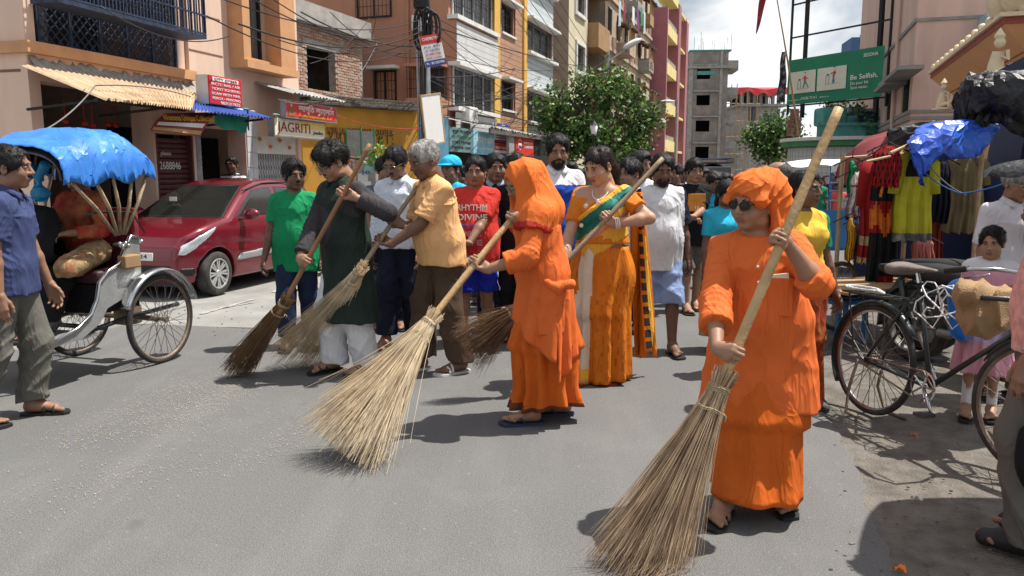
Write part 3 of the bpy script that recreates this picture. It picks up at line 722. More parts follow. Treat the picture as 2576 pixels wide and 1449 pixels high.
mb = MB(); mb.box(.0,xs[0],-.255,0,bands[0][1]+.1,bands[1][0]-.16); mb.box(0,xs[0],-.255,0,bands[1][1]+.1,bands[2][0]-.16); mb.build('spandrel',terracotta,C.e)
# side wall windows (local x = 0 plane), looking towards the camera
def side_hole(b,x0,y0,x1,y1):
    ya = b.pixs(x0,(y0+y1)/2)[0]; yb = b.pixs(x1,(y0+y1)/2)[0]; z0 = b.pixs((x0+x1)/2,y1)[1]; z1 = b.pixs((x0+x1)/2,y0)[1]
    return min(ya,yb),max(ya,yb),z0,z1
def side_window(b,r_,hood=True,grille=.13,fm=None,gl=None,proj=.0):
    a,c,z0,z1 = r_
    S = MR(-PI/2,4,'Z')        # window frame faces local -x
    e = window(b.e,(-c,-a,z0,z1),0,-.03-proj,fm or black_iron,gl or glass_dark,2,1,grille,side=Matrix(((0,1,0,0),(-1,0,0,0),(0,0,1,0),(0,0,0,1))))
    if hood: mb = MB(); mb.box(-.38,0.01,a-.12,c+.12,z1+.04,z1+.14); mb.build('sunshade',white_paint,b.e)
side_window(C,side_hole(C,944,178,998,255)); side_window(C,side_hole(C,898,-40,985,45),False); 
# projecting corner balcony towards the camera
cb = side_hole(C,1068,172,1128,250)
mb = MB(); mb.box(-.75,0.0,cb[0],cb[1]+.35,cb[2]-.12,cb[2]); mb.build('balcony_floor',terracotta,C.e); mb = MB(); mb.box(-.8,.0,cb[0]-.03,cb[1]+.4,cb[3],cb[3]+.1); mb.build('balcony_roof',terracotta,C.e); mb = MB(); mb.box(-.7,0,cb[0]+.01,cb[1]+.3,cb[2]-.75,cb[2]-.12); mb.build('balcony',terracotta,C.e)
mb = MB(); n = 14
for i in range(n+1):
    y = cb[0]+.03+(cb[1]+.27-cb[0])*i/n; mb.box(-.72,-.705,y-.008,y+.008,cb[2],cb[3])
for i in range(6): mb.box(-.7+i*.12,-.688+i*.12,cb[0]+.015,cb[0]+.03,cb[2],cb[3])
for z in (.3,.6): mb.box(-.723,-.70,cb[0],cb[1]+.3,cb[2]+z*(cb[3]-cb[2])-.01,cb[2]+z*(cb[3]-cb[2])+.01)
mb.build('balcony_grille',black_iron,C.e)
mb = MB(); mb.box(-.05,-.02,cb[0]+.15,cb[1],cb[2]+.02,cb[3]-.02); mb.build('pane',glass_dark,C.e)
mb = MB(); y,z = C.pixs(1028,100); mb.tube([(-.06,y,2.8),(-.06,y,9)],.05,8); y2,z2 = C.pixs(1062,98); mb.tube([(-.06,y,z2),(-.06,y2,z2+.1)],.04,8); mb.build('drain_pipe',terracotta,C.e)
wb_ = side_hole(C,1042,40,1068,80); mb = MB(); mb.box(-.2,0,wb_[0],wb_[1],wb_[2],wb_[3]); mb.build('meter_box',white_paint,C.e)
# air conditioner
ac = thing('air_conditioner','white outdoor air conditioner unit below the barred window of the plank clad house','air conditioner',C.M @ Vec((C.pix(1192,280,.5)[0],-.5,C.pix(1192,290,.5)[1])),C.rz)
mb = MB(); mb.bbox(-.4,.4,0,.3,-.27,.27,.02); mb.build('casing',white_paint,ac)
mb = MB(); mb.lathe([(.2,0),(.22,.01),(.2,.02)],20,MT((.12,-.02,0)) @ MR(PI/2,4,'X')); 
for k in range(5): mb.tube([(.12-.2*cos(k*PI/5),-.012,-.2*sin(k*PI/5)),(.12+.2*cos(k*PI/5),-.012,.2*sin(k*PI/5))],.006,4)
mb.build('fan_guard',grey_slab,ac)
# shop awning and dark shop backing under C and D
sa = thing('shop_awning','weathered grey corrugated awning over the small shops under the plank clad house','awning',C.o,C.rz)
p = C.pix(1112,300,2.0); q = C.pix(1236,322,2.0)
corrug('tin_sheet',tin_grey,sa,(-1.5,-.4,p[1]+.35),(xs[0]+.6,-.4,p[1]+.25),(-1.5,-2.0,p[1]),(xs[0]+.6,-2.0,p[1]-.05),90,.03,waves=22)
mb = MB(); mb.box(-1.5,xs[0]+.6,-1.99,-1.93,p[1]-.18,p[1]-.03); mb.build('fascia',cement_dark,sa)
mb = MB(); mb.box(-1.4,xs[4],-.6,-.55,0,p[1]); sf = mb.build('shop_shade_backing',shade_in,C.e)  # near-black sheet paints the shade inside the small shops
e,w,h = sign(C,'green_shop_sign','dull green Bengali shop sign in the shade under the grey awning',C.rect(1131,322,1190,383,1.6),1.6,.08,sign_teal)
for i,s_ in enumerate(('কুসুম িসেমন্টস','রািডেমড','েপাশাক','েপাশাক েবচা')): stext(e,s_,0,h*(.33-.22*i),h*.17,ink_black if i != 1 else mat('ink_green',(.05,.2,.12),.6),width=w*.8)
e,w,h = sign(C,'blue_shop_sign','pale blue sign with white Bengali lettering beside the green shop sign',C.rect(1191,332,1244,389,1.6),1.6,.08,sign_lblue)
stext(e,'স্টাইল হাউস',w*.05,h*.12,h*.36,ink_white,width=w*.85,bold=True); stext(e,'েরািডেমড েপাশাক িবেক্রতা',0,-h*.25,h*.14,ink_white,width=w*.85)
e,w,h = sign(C,'math_tuition_sign','white tuition sign with navy heading beside the pale blue shop sign',C.rect(1243,311,1279,356,1.5),1.5,.06,sign_white)
plate(e,'navy_band',-w/2,w/2,h*.08,h*.5,sign_blue); stext(e,'CREATIVE',w*.12,h*.40,h*.12,ink_white,y=-.007); stext(e,'MATH ZONE',w*.1,h*.22,h*.26,ink_white,width=w*.76,bold=True,y=-.007)
mb = MB(); mb.ball((-w*.38,-.005,h*.3),(w*.08,.004,w*.08),10,6); mb.build('emblem',ink_yellow,e)
for i in range(3): stext(e,('SPECIAL COACHING','MATHS FOR ALL BOARDS','ENQUIRE WITHIN')[i],0,-h*(.06+.13*i),h*.09,ink_blue,width=w*.8)
plate(e,'red_band',-w/2,w/2,-h*.5,-h*.42,sign_red)
e,w,h = sign(C,'red_tailor_sign','small red and navy sign below the math tuition sign',C.rect(1243,360,1277,397,1.5),1.5,.06,sign_red2)
stext(e,'READY TAILOR',0,h*.18,h*.22,ink_white,width=w*.8,bold=True); plate(e,'navy_band',-w/2,w/2,-h*.5,-h*.22,sign_blue); plate(e,'white_band',-w*.45,w*.45,-h*.18,0,ink_white)
e,w,h = sign(C,'luggage_shop_sign','big red luggage shop sign with round tricolour emblem and white lettering',C.rect(1297,337,1343,392,1.9),1.9,.1,sign_red2)
mb = MB(); mb.lathe([(0,0),(h*.25,0)],24,MT((-w*.28,-.004,h*.0)) @ RX); mb.build('emblem',ink_white,e)
mb = MB(); mb.prism([(-w*.28+h*.2*cos(t),h*.2*sin(t)) for t in [PI*k/10 for k in range(11)]],-.009,-.005); mb.build('emblem',ink_red,e)
mb = MB(); mb.prism([(-w*.28+h*.2*cos(t),h*.2*sin(t)) for t in [PI+PI*k/10 for k in range(11)]],-.009,-.005); mb.build('emblem',ink_blue,e)
plate(e,'white_band',-w*.28-h*.22,-w*.28+h*.22,-h*.05,h*.05,ink_white,y=-.013); stext(e,'AMERICAN',w*.18,h*.08,h*.15,ink_white,width=w*.5,bold=True); stext(e,'TOURISTER',w*.18,-h*.1,h*.15,ink_white,width=w*.5,bold=True)
e,w,h = sign(C,'grey_shop_board','blank grey shop board left of the red luggage sign',C.rect(1281,330,1294,392,1.9),1.9,.1,tin_grey)
e,w,h = sign(C,'black_shop_board','narrow black shop board right of the red luggage sign',C.rect(1345,345,1360,392,1.9),1.9,.1,ink_black)

# ------------------------------------------------------------------ E: cream house
E = Bld('cream_building','plain cream apartment house with white framed windows left of the street tree',1430,150,41,18.5)
xE = E.pix(1506,150)[0]; mb = MB(); zE = 14
hs = [];
for (a,b,c,d) in ((1448,-34,1470,36),(1449,115,1468,180),(1449,265,1467,320)):
    hs.append(E.rect(a,b,c,d))
xc = E.pix(1478,100)[0]
wall_mesh(mb,0,xc,0,zE,hs,0,.3); mb.build('wall',cream,E.e)
mb = MB(); body_box(mb,0,xE,0,8,0,zE); mb.build('side_wall',tan,E.e)
mb = MB(); mb.quad((xc,.9,0),(xE,.9,0),(xE,.9,zE),(xc,.9,zE)); mb.quad((xc,0,0),(xc,.9,0),(xc,.9,zE),(xc,0,zE)); mb.build('recess',shade_in,E.e)
for h in hs:
    window(E.e,h,0,.12,white_paint,glass_dark,2,1,.15); m = MB(); f = .18
    m.box(h[0]-f,h[0],-.1,.02,h[2]-f,h[3]+f); m.box(h[1],h[1]+f,-.1,.02,h[2]-f,h[3]+f); m.box(h[0],h[1],-.1,.02,h[3],h[3]+f); m.box(h[0],h[1],-.12,.02,h[2]-f,h[2]); m.build('window_surround',white_paint,E.e)
zz1 = [E.pix(1490,y)[1] for y in (66,122)]
st_ = 3.0
for k in (-1,0,1):
    mb = MB(); mb.box(xc+.05,xE+.2,-.6,.9,zz1[1]+k*st_-.1,zz1[0]+k*st_); mb.build('balcony',ply,E.e)
    mb = MB()
    for i in range(16): mb.box(xc+.08+i*(xE-xc)/15,xc+.10+i*(xE-xc)/15,-.58,-.56,zz1[0]+k*st_,zz1[0]+k*st_+1.4)
    mb.build('balcony_grille',black_iron,E.e)

# ------------------------------------------------------------------ F: old house with crumbling canopies
Fb = Bld('old_building','weathered old apartment house with boxed balconies and drying laundry',1521,150,49,18.5)
xF = Fb.pix(1637,100)[0]; zF = Fb.pix(1600,5)[1]+1.5
mb = MB(); wins = []
for col in range(6):
    for k in range(5):
        x = .8+col*(xF-1.2)/6; z = .9+k*3.0
        wins.append((x,x+1.25,z,z+1.55))
wall_mesh(mb,0,xF,0,zF,wins,0,.3); body_box(mb,0,xF,0,9,0,zF); mb.build('wall',old_plaster,Fb.e)
r = random.Random(21)
for i,h in enumerate(wins): window(Fb.e,h,0,.15,ply if i % 3 else green_paint,glass_dark,2,1,.16 if i % 2 else 0)
mb = MB()
for k in range(1,6): mb.box(0,xF,-.14,.02,k*3.0-.1,k*3.0+.12)
for i in range(int(xF/.22)):
    for k in (1,2,3,4): 
        if i % 9 < 5: mb.box(i*.22,i*.22+.07,-.12,.0,k*3+.15,k*3+.85)
mb.build('string_course',old_plaster,Fb.e)
for i in range(11):        # boxed balconies with broken tile canopies
    col = r.choice(range(6)); k = 1+i % 4; x = .5+col*(xF-1.2)/6+r.uniform(-.2,.4); z = k*3.0+r.uniform(-.2,.3); w = r.uniform(1.5,2.2)
    b = bpy.data.objects.new('boxed_balcony',None); link(b,Fb.e); b.location = (x,0,z)
    mb = MB(); mb.box(0,w,-.9,0,0,.16); mb.box(0,w,-.9,-.85,.16,.75); mb.box(0,.05,-.85,0,.16,.75); mb.box(w-.05,w,-.85,0,.16,.75); mb.build('box',(ply,tin_grey,old_plaster)[i % 3],b)
    mb = MB()
    for j in range(9): mb.box(.02+j*w/8.6,.07+j*w/8.6,-.88,-.84,.75,1.7)
    mb.build('grille',ply,b)
    mb = MB()
    for j in range(30): 
        u,v = r.random(),r.random(); c_ = Vec((u*w,-.1-v*.95,2.05-.45*v)); mb.bbox(c_.x-.16,c_.x+.16,c_.y-.13,c_.y+.13,c_.z-.05,c_.z+.06,.02)
    mb.build('tile_canopy',rust_roof,b)
cl = [mat('cloth_' + n,c,.9,.1,8,.2,60) for n,c in (('pale_blue',(.45,.6,.7)),('maroon',(.28,.04,.08)),('black',(.03,.03,.035)),('white',(.7,.7,.68)),('purple',(.18,.05,.2)),('green',(.05,.25,.15)))]
for i in range(9):         # laundry
    px = (1560,1572,1583,1594,1605,1614,1622,1568,1578)[i]; py = (2,6,12,18,22,18,30,330,92)[i]
    x,z = Fb.pix(px,py,1.0); o = thing('laundry',('pale blue','maroon','black','white','purple','green','second pale blue','maroon','black')[i]+' cloth drying '+('under the sky' if i < 7 else ('low on' if i == 7 else 'on a middle balcony of'))+' the old house','laundry',Fb.M @ Vec((x,-1.0,z)),Fb.rz,'laundry drying on the old house balconies')
    w = .55+.3*r.random(); hgt = .9+.5*r.random(); mb = MB(); mb.grid(lambda u,v: Vec(((u-.5)*w,.05*sin(7*u+i)*v,-v*hgt*(1+.06*sin(5*u+i)))),8,6); mb.build('cloth',cl[i % 6],o,smooth=True)

# ------------------------------------------------------------------ G: pink pillared house
Gb = Bld('pink_pillar_building','tall house with maroon pink pillars and pale yellow balconies',1636,150,66,18.5)
xG = Gb.pix(1702,150)[0]; zG = Gb.pix(1670,22)[1]
mb = MB(); wg = []
for k in range(5): wg.append((.6,xG*.42,.4+k*3.1+.9,.4+k*3.1+2.7)); wg.append((xG*.60,xG*.78,.4+k*3.1+.9,.4+k*3.1+2.7))
wall_mesh(mb,0,xG,0,zG-1.0,wg,0,.3); body_box(mb,0,xG,0,9,0,zG-1.0); mb.build('wall',off_white,Gb.e)
for h in wg: window(Gb.e,h,0,.2,green_paint,glass_dark,3,1,.2)
for (a,b,t) in ((.44,.54,zG+.4),(.80,.90,zG),(.0,.03,zG-1.2)):
    mb = MB(); mb.box(xG*a,xG*b,-1.3,.02,0,t); mb.build('pillar',pink_maroon,Gb.e)
for k in range(6):
    z = .4+k*3.1; mb = MB(); mb.box(.05,xG*.44-.02,-1.2,.01,z-.15,z); mb.box(.05,xG*.44-.02,-1.2,-1.05,z,z+.75); mb.build('balcony',pale_yellow,Gb.e); mb = MB(); mb.box(xG*.54+.02,xG*.80-.02,-1.2,.01,z-.15,z+.05); mb.build('balcony',pale_yellow,Gb.e); mb = MB(); mb.box(xG*.9+.02,xG,-1.1,.01,z-.15,z+.4); mb.build('balcony',pale_yellow,Gb.e)
    mb = MB()
    for i in range(14): mb.box(.1+i*(xG*.43)/14,.16+i*xG*.43/14,-1.17,-1.1,z+.75,z+1.15)
    mb.build('balustrade',off_white,Gb.e)

# ------------------------------------------------------------------ H: bare concrete tower block, I: house under red tarpaulin
H = Bld('unfinished_tower','bare brick and concrete block with empty window holes at the end of the street',1732,300,92,95)
xH = H.pix(1827,300)[0]; zH = H.pix(1780,128)[1]
hw = [H.rect(a,b,c,d) for (a,b,c,d) in ((1753,173,1787,199),(1752,239,1786,265),(1750,303,1785,331),(1749,369,1783,400))]
mb = MB(); wall_mesh(mb,0,xH,0,zH,hw,0,.3); body_box(mb,0,xH,0,12,0,zH); mb.build('wall',raw_brick,H.e)
mb = MB(); mb.box(.2,xH-.2,2.0,2.1,0,zH); mb.build('shade_backing',shade_in,H.e)
mb = MB()
for h in hw: mb.box(h[0]-.4,h[1]+.9,-.3,.02,h[3]+.35,h[3]+.5)
mb.box(-.1,.35,-.08,.02,0,zH-.1); mb.box(xH-.9,xH-.6,-.1,.02,0,zH); mb.box(-.2,xH+.6,-.25,6,zH-1.9,zH-1.6)
for k in range(5): z = 1.2+k*3.0; mb.box(xH+.0,xH+1.3,1,5,z-.2,z+.0); mb.box(xH+1.1,xH+1.3,1,5,z,z+.9); mb.box(xH,xH+1.2,.9,1.1,z,z+.9)
mb.build('concrete_frame',cement,H.e)
mb = MB(); mb.box(-.1,xH+.3,-.12,8,zH,zH+.12); mb.box(.8,xH-1.4,-.1,.0,zH-2.6,zH-2.2); mb.build('green_edge',teal,H.e)
r = random.Random(4); mb = MB()
for i in range(12):
    x = r.uniform(.5,xH+1); y = r.uniform(.5,8); mb.tube([(x,y,zH),(x+r.uniform(-.05,.05),y,zH+r.uniform(1,2.4))],.025,4)
mb.build('reinforcement_bar',rust_iron,H.e)
Hl = Bld('unfinished_annex','lower unfinished concrete block adjoining the tall bare brick tower on its left',1702,300,97,95)
xl = Hl.pix(1733,300)[0]; zl2 = Hl.pix(1715,146)[1]; hl = [Hl.rect(1705,a,1722,b) for (a,b) in ((184,210),(248,268),(310,330),(375,395))]
mb = MB(); wall_mesh(mb,0,xl,0,zl2,hl,0,.3); body_box(mb,0,xl,0,12,0,zl2); mb.build('wall',cement,Hl.e)
mb = MB(); mb.box(.1,xl-.1,2,2.1,0,zl2); mb.build('shade_backing',shade_in,Hl.e)
I = Bld('tarpaulin_roofed_building','white house under construction with a red tarpaulin roof and bamboo scaffolding',1858,300,108,88)
xI = I.pix(1962,300)[0]; zI = I.pix(1900,225)[1]; ztp = I.pix(1900,208)[1]; zfl = I.pix(1900,268)[1]
hI = [I.rect(a,b,c,d) for (a,b,c,d) in ((1882,270,1905,305),(1920,285,1950,305),(1882,330,1905,360),(1925,335,1950,362))]
mb = MB(); wall_mesh(mb,0,xI,0,zfl,hI,0,.4); body_box(mb,0,xI,0,14,0,zfl); mb.build('wall',cement,I.e)
for h in hI: window(I.e,h,0,.2,black_iron,glass_dark,2,1)
mb = MB(); mb.box(-.3,xI+.8,-.6,14,zfl,zfl+.3); mb.box(-.3,xI+.9,-.8,14,zI-.4,zI-.1)
for i in range(7): mb.box(.2+i*(xI-.6)/6,.6+i*(xI-.6)/6,.0,.4,zfl+.3,zI-.4)
mb.build('concrete_frame',cement,I.e)
mb = MB(); mb.box(.3,xI-.3,5,5.1,zfl+.3,zI-.4); mb.build('shade_backing',shade_in,I.e)
mb = MB(); r = random.Random(7)
for i in range(30): x = r.uniform(0,xI); mb.tube([(x,.5+r.random()*3,zfl+.3),(x+r.uniform(-.2,.2),.5+r.random()*3,zI-.3)],.06,5)
mb.build('prop',wood_bamboo,I.e)
mb = MB(); mb.grid(lambda u,v: Vec((-.6+(xI+1.6)*u,-1.0+8*v,zI+.05+(1-v)*0+.35*sin(u*9+v*4)*.4+v*.8)),24,8); mb.grid(lambda u,v: Vec((-.6+(xI+1.6)*u,-1.0-.1*v,zI+.05+.14*sin(u*9)-v*(.7+.25*sin(u*23)))),30,3); mb.build('tarpaulin_roof',red_tarp,I.e,smooth=True)
sc_ = thing('bamboo_scaffold','thin bamboo scaffold poles between the bare tower and the tarpaulin roofed house','scaffold',W(1845,420,98) - Vec((0,0,W(1845,420,98).z)))
r = random.Random(9)
for i in range(7):
    x = -1.2+i*.62; hh = 9+3.5*r.random(); mb = MB(); mb.tube([(x,r.uniform(-.5,.5),0),(x+r.uniform(-.2,.2),0,hh)],.06,5); mb.build('pole',wood_bamboo,sc_)
for k in range(5): mb = MB(); mb.tube([(-1.5,0,1.8+k*2),(2.9,0,1.9+k*2+r.uniform(-.3,.3))],.05,5); mb.build('rail',wood_bamboo,sc_)

# ------------------------------------------------------------------ far low blocks closing the street
mb = MB()
for i,(px,w,hgt,Y,m_) in enumerate(((1690,9,6,120,cement),(1975,16,7,130,old_plaster),(1850,40,4.0,150,off_white))):
    b = Bld('far_house',('grey low house at the far end of the street left of the bare tower','old low house at the far end of the street behind the right tree','white low house closing the far end of the street')[i],px,430,Y,90)
    mb = MB(); hz = [(-w/2+.8+j*2.4,-w/2+1.9+j*2.4,1+k*3,2.4+k*3) for j in range(int(w/2.4)-0) for k in range(int(hgt//3)) if -w/2+1.9+j*2.4 < w/2]
    wall_mesh(mb,-w/2,w/2,0,hgt,hz,0,.3); body_box(mb,-w/2,w/2,0,8,0,hgt); mb.build('wall',m_,b.e)
    for h in hz: window(b.e,h,0,.15,ply,glass_dark,2,1)

# ------------------------------------------------------------------ right: pump house, billboard, pink house, temple
PH = thing('round_pump_house','round white tiled pump house with a green rim on the right of the street','building',(15.2,36.6,0))
zr = W(2060,352,36).z
mb = MB(); mb.lathe([(2.55,0),(2.55,zr-.35)],64); mb.build('wall',tile_wall,PH,smooth=30)
mb = MB(); mb.lathe([(2.56,zr-.35),(2.85,zr-.3),(2.85,zr-.08)],64); mb.build('green_rim',green_paint,PH,smooth=30)
mb = MB(); mb.lathe([(2.85,zr-.08),(2.92,zr-.06),(2.92,zr+.08),(2.3,zr+.1),(0,zr+.1)],64); mb.build('roof',white_paint,PH,smooth=30)
mb = MB()
for k in range(64):
    a = 2*PI*k/64; mb.box(2.548,2.556,-.006,.006,0,zr-.35,MR(a,4,'Z'))
for j in range(10): mb.lathe([(2.553,.25*j),(2.557,.25*j+.006),(2.553,.25*j+.012)],64)
mb.build('tile_joint',grey_slab,PH)['kind'] = 'stuff'
mb = MB(); mb.box(2.3,2.6,-.25,.25,.9,1.8,MR(R(-112),4,'Z')); mb.build('window',shade_in,PH)
para = thing('teal_parapet','mossy teal parapet and turret standing on the round pump house roof','parapet',(15.0,36.2,zr+.1))
def pz(y): return W(2080,y,36).z-zr-.1
mb = MB(); mb.box(-1.6,2.3,-.9,-.6,0,pz(318)); mb.box(-1.7,2.4,-1.0,-.5,pz(318),pz(311)); mb.bbox(-1.5,-.35,-.8,.2,pz(318),pz(272),.12); mb.bbox(-.35,.15,-.75,.1,pz(318),pz(293),.08); mb.build('wall',teal,para)
tk = thing('water_tank','blue plastic water tank on the pump house roof behind the teal turret','water tank',(15.6,37.0,zr+.1))
mb = MB(); mb.lathe([(0,0),(1.25,0),(1.3,.1),(1.28,pz(285)),(1.1,pz(280)),(.5,pz(270)),(.45,pz(266)),(0,pz(265))],24); mb.build('shell',mat('blue_plastic',(.015,.10,.32),.45,.1,3),tk,smooth=40)
bs = thing('brick_stub','ragged stub of bare bricks at the left end of the pump house roof','wall',W(1996,342,36.4))
mbq = MB(); mbq.bbox(-.14,.14,-.1,.1,0,.085,.012); b0 = mbq.build('brick',brick_a,bs); r = random.Random(6)
for i in range(26):
    o = b0 if i == 0 else inst(b0,'brick',bs); o.location = ((i % 2-.5)*.3*(1 if i < 16 else .4)+r.uniform(-.03,.03),r.uniform(-.05,.05),(i//2)*.092); o.rotation_euler = (0,0,r.uniform(-.15,.15))

# billboard
BL = W(1984,150,37.4); BR = W(2226,117,33); bl0 = W(1979,263,37.4); br0 = W(2218,245,33)
bx = (Vec((BR.x,BR.y,0))-Vec((BL.x,BL.y,0))); bw_ = bx.length; bx.normalize()
zt_,zb_ = (BL.z+BR.z)/2,(bl0.z+br0.z)/2; bh_ = zt_-zb_
cen = Vec(((BL.x+BR.x)/2,(BL.y+BR.y)/2,(zt_+zb_)/2))
BB = thing('billboard','green save water billboard with two cartoon panels on a steel frame','billboard',cen,math.atan2(bx.y,bx.x))
mb = MB(); mb.grid(lambda u,v: Vec(((u-.5)*bw_,.012*sin(u*17)*sin(v*5)+.01*sin(v*11),(v-.5)*bh_)),24,12); mb.build('panel',sign_green,BB,smooth=True)
w,h = bw_,bh_
def bbp(u0,v0,u1,v1): return ((u0-.5)*w,(u1-.5)*w,(.5-v1)*h,(.5-v0)*h)
pcream = mat('poster_cream',(.68,.68,.58),.55,.05)
for (u0,u1) in ((.03,.325),(.345,.65)):
    x0,x1,z0,z1 = bbp(u0,.28,u1,.76); mb = MB(); mb.bbox(x0,x1,-.045,-.03,z0,z1,.006); mb.build('cartoon_panel',pcream,BB)
def fig(x,z,s,bend):
    P = lambda dx,dz: (x+dx*s,-.052,z+dz*s)
    mb = MB(); mb.tube([P(0,.05),P(.10*bend,.5)],.075*s,8); mb.build('cartoon_body',ink_red,BB)
    mb = MB(); mb.tube([P(.10*bend,.42),P(-.3,.30)],.035*s,6); mb.tube([P(.10*bend,.42),P(.33-.1*bend,.28)],.035*s,6); mb.build('cartoon_arm',ink_red,BB)
    mb = MB(); mb.tube([P(0,.08),P(-.16+.1*bend,-.45)],.05*s,6); mb.tube([P(0,.08),P(.22-.16*bend,-.2),P(.38-.3*bend,-.42)],.05*s,6); mb.build('cartoon_leg',ink_teal,BB)
    mb = MB(); mb.ball(P(.06*bend,.68),(.10*s,.01,.12*s),10,6); mb.build('cartoon_head',pcream,BB); mb = MB(); mb.ball(P(.04*bend,.78),(.12*s,.012,.06*s),10,6); mb.build('cartoon_cap',ink_teal,BB)
    mb = MB(); mb.tube([P(-.75,-.5),P(-.75,.18),P(-.45,.18),P(-.45,-.5)],.018*s,5); mb.tube([P(-.9,-.52),P(.5,-.5)],.012*s,5); mb.build('cartoon_stand',grey_slab,BB)
    mb = MB(); mb.ball(P(-.58,.26),(.12*s,.01,.06*s),8,5); mb.build('cartoon_tap',ink_blue,BB)
fig(-.29*w,-.03*h,.55*h*.48,0); fig(.02*w,.0*h,.55*h*.48,1)
stext(BB,'Be Selfish.',.325*w,-.06*h,h*.145,ink_white,width=w*.265,bold=True,y=-.04); stext(BB,'Do your bit.',.285*w,-.18*h,h*.09,ink_white,width=w*.18,y=-.04); stext(BB,'Save water.',.285*w,-.27*h,h*.09,ink_white,width=w*.17,y=-.04)
stext(BB,'SIDDHA',.38*w,.36*h,h*.10,ink_white,width=w*.14,bold=True,y=-.04); stext(BB,'For water ideas, call',-.40*w,-.40*h,h*.045,ink_white,width=w*.15,y=-.04); stext(BB,'91636 71111',-.235*w,-.385*h,h*.085,ink_white,width=w*.17,bold=True,y=-.04); stext(BB,'siddhagroup.com',-.07*w,-.39*h,h*.04,ink_white,width=w*.10,y=-.04)
mb = MB()
zhi = W(2100,-120,37).z-cen.z
for (u,a,b,t) in ((-.5,-.6,zhi,.04),(-.335,-.7,zhi,.07),(.43,-.7,zhi,.08),(.53,-.6,zhi,.04)): mb.box(u*w-t,u*w+t,.06,.06+2*t,a*h-.2,b)
z1 = W(2100,92,37).z-cen.z; z2 = W(2100,8,37).z-cen.z
for z in (z1,z2,-.52*h): mb.box(-.5*w,.53*w,.07,.12,z-.035,z+.035)
mb.build('steel_frame',black_iron,BB)
mb = MB(); mb.grid(lambda u,v: Vec((.46*w+.25*(u-.5)+.1*sin(9*v),.05+.05*sin(7*u+9*v),zhi*(1-.35*v)-.1+.02*u)),6,14); mb.build('torn_flex',grey_slab,BB,smooth=True)

# pink house
J = Bld('pink_building','tall plain pink house with grey window hoods behind the clothes stall',2158,200,47,198.5)
xJ = J.pix(2300,150)[0]; zJ = 13.5
jw = [J.rect(a,b,c,d) for (a,b,c,d) in ((2268,196,2287,283),(2228,235,2240,312),(2242,225,2252,305))]
jw = [(min(q[0],q[1]),max(q[0],q[1]),q[2],q[3]) for q in jw]
mb = MB(); wall_mesh(mb,0,xJ,0,zJ,jw,0,.3); body_box(mb,0,xJ,0,14,0,zJ); mb.build('wall',pink_wall,J.e)
for h in jw: window(J.e,h,0,.15,grey_slab,glass_dark,2,1,.15)
mb = MB()
for (a,b,c,d) in ((2236,180,2290,196),(2160,275,2190,290),(2225,205,2252,222)):
    x0,x1,z0,z1 = J.rect(a,b,c,d,.35); mb.box(min(x0,x1),max(x0,x1),-.7,.02,z0,z0+.12)
zp = J.pix(2300,60)[1]; 
for z in (J.pix(2297,62)[1],J.pix(2297,62)[1]-2.9,3.3): mb.box(0,xJ+.04,-.06,.02,z-.06,z+.06); mb.box(xJ-.02,xJ+.05,-.05,14,z-.05,z+.05)
mb.build('window_hood',grey_slab,J.e)
mb = MB(); xp = J.pix(2262,150)[0]; mb.tube([(xp,-.1,3),(xp,-.1,8.5)],.07,8); mb.build('drain_pipe',pink_wall,J.e)
bg_ = thing('blue_rooftop_tank_house','blue painted tank house on a roof far behind the billboard','building',W(2186,120,75)-Vec((0,0,W(2186,120,75).z)),R(-10))
zt_ = W(2186,97,75).z; mb = MB(); mb.box(-1.75,3.0,-1,3,zt_-1.5,zt_); mb.build('tank_room',mat('blue_paint',(.05,.13,.28),.7),bg_); mb = MB(); mb.box(-1.9,4,-1.1,6,0,zt_-1.5); mb.build('wall',off_white,bg_)
mb = MB(); 
for i in range(3): mb.box(-.4+i*.6,-.1+i*.6,-1.02,-.98,zt_-1.0,zt_-.4)
mb.build('window',white_paint,bg_)
for i in range(5):
    p_ = W((2168,2174,2189,2193,2221)[i],95,75); bo = thing('crow',('leftmost','second','third','fourth','rightmost')[i]+' of the five crows on the blue rooftop tank house','bird',(p_.x,p_.y,zt_),R(60*i),'crows on the rooftop tank house')
    mb = MB(); mb.ball((0,0,.16),(.12,.28,.12),8,6); mb.ball((0,.26,.30),(.08,.10,.08),8,6); mb.tube([(0,.3,.3),(0,.46,.27)],[.03,.005],5); mb.tube([(0,-.2,.15),(0,-.5,.05)],[.06,.03],5); mb.tube([(-.04,0,.0),(-.04,0,.1)],.015,4); mb.tube([(.04,0,0),(.04,0,.1)],.015,4); mb.build('body',ink_black,bo,smooth=True)

# temple pavilion
T = Bld('temple_pavilion','peach temple pavilion with maroon eaves and small cream statues',2345,183,21.2,200)
L_ = T.pix(2525,37)[0]; ze = T.pix(2345,183)[1]
def eave_ring(x0,x1,y0,y1,z,t): return (x0,x1,y0,y1,z,z+t)
ov = .9
mb = MB(); mb.box(0,L_-ov,ov,6,0,ze-.9); mb.build('wall',temple_peach,T.e)
mb = MB(); mb.add([(0,ov,ze-.9),(L_-ov,ov,ze-.9),(L_-ov,6,ze-.9),(0,6,ze-.9),(-.3,.02,ze-.12),(L_-.02,.02,ze-.12),(L_-.02,6,ze-.12),(-.3,6,ze-.12)],[(0,1,5,4),(1,2,6,5),(0,4,7,3)]); mb.build('soffit',temple_peach,T.e)
mb = MB(); mb.box(-.3,L_,0,6,ze-.12,ze); mb.box(-.1,L_-.45,.45,6,ze-.52,ze-.42); mb.build('maroon_eave',temple_maroon,T.e)
mb = MB(); mb.box(-.4,L_+.06,-.06,6,ze,ze+.07); mb.build('eave_edge',temple_cream,T.e)
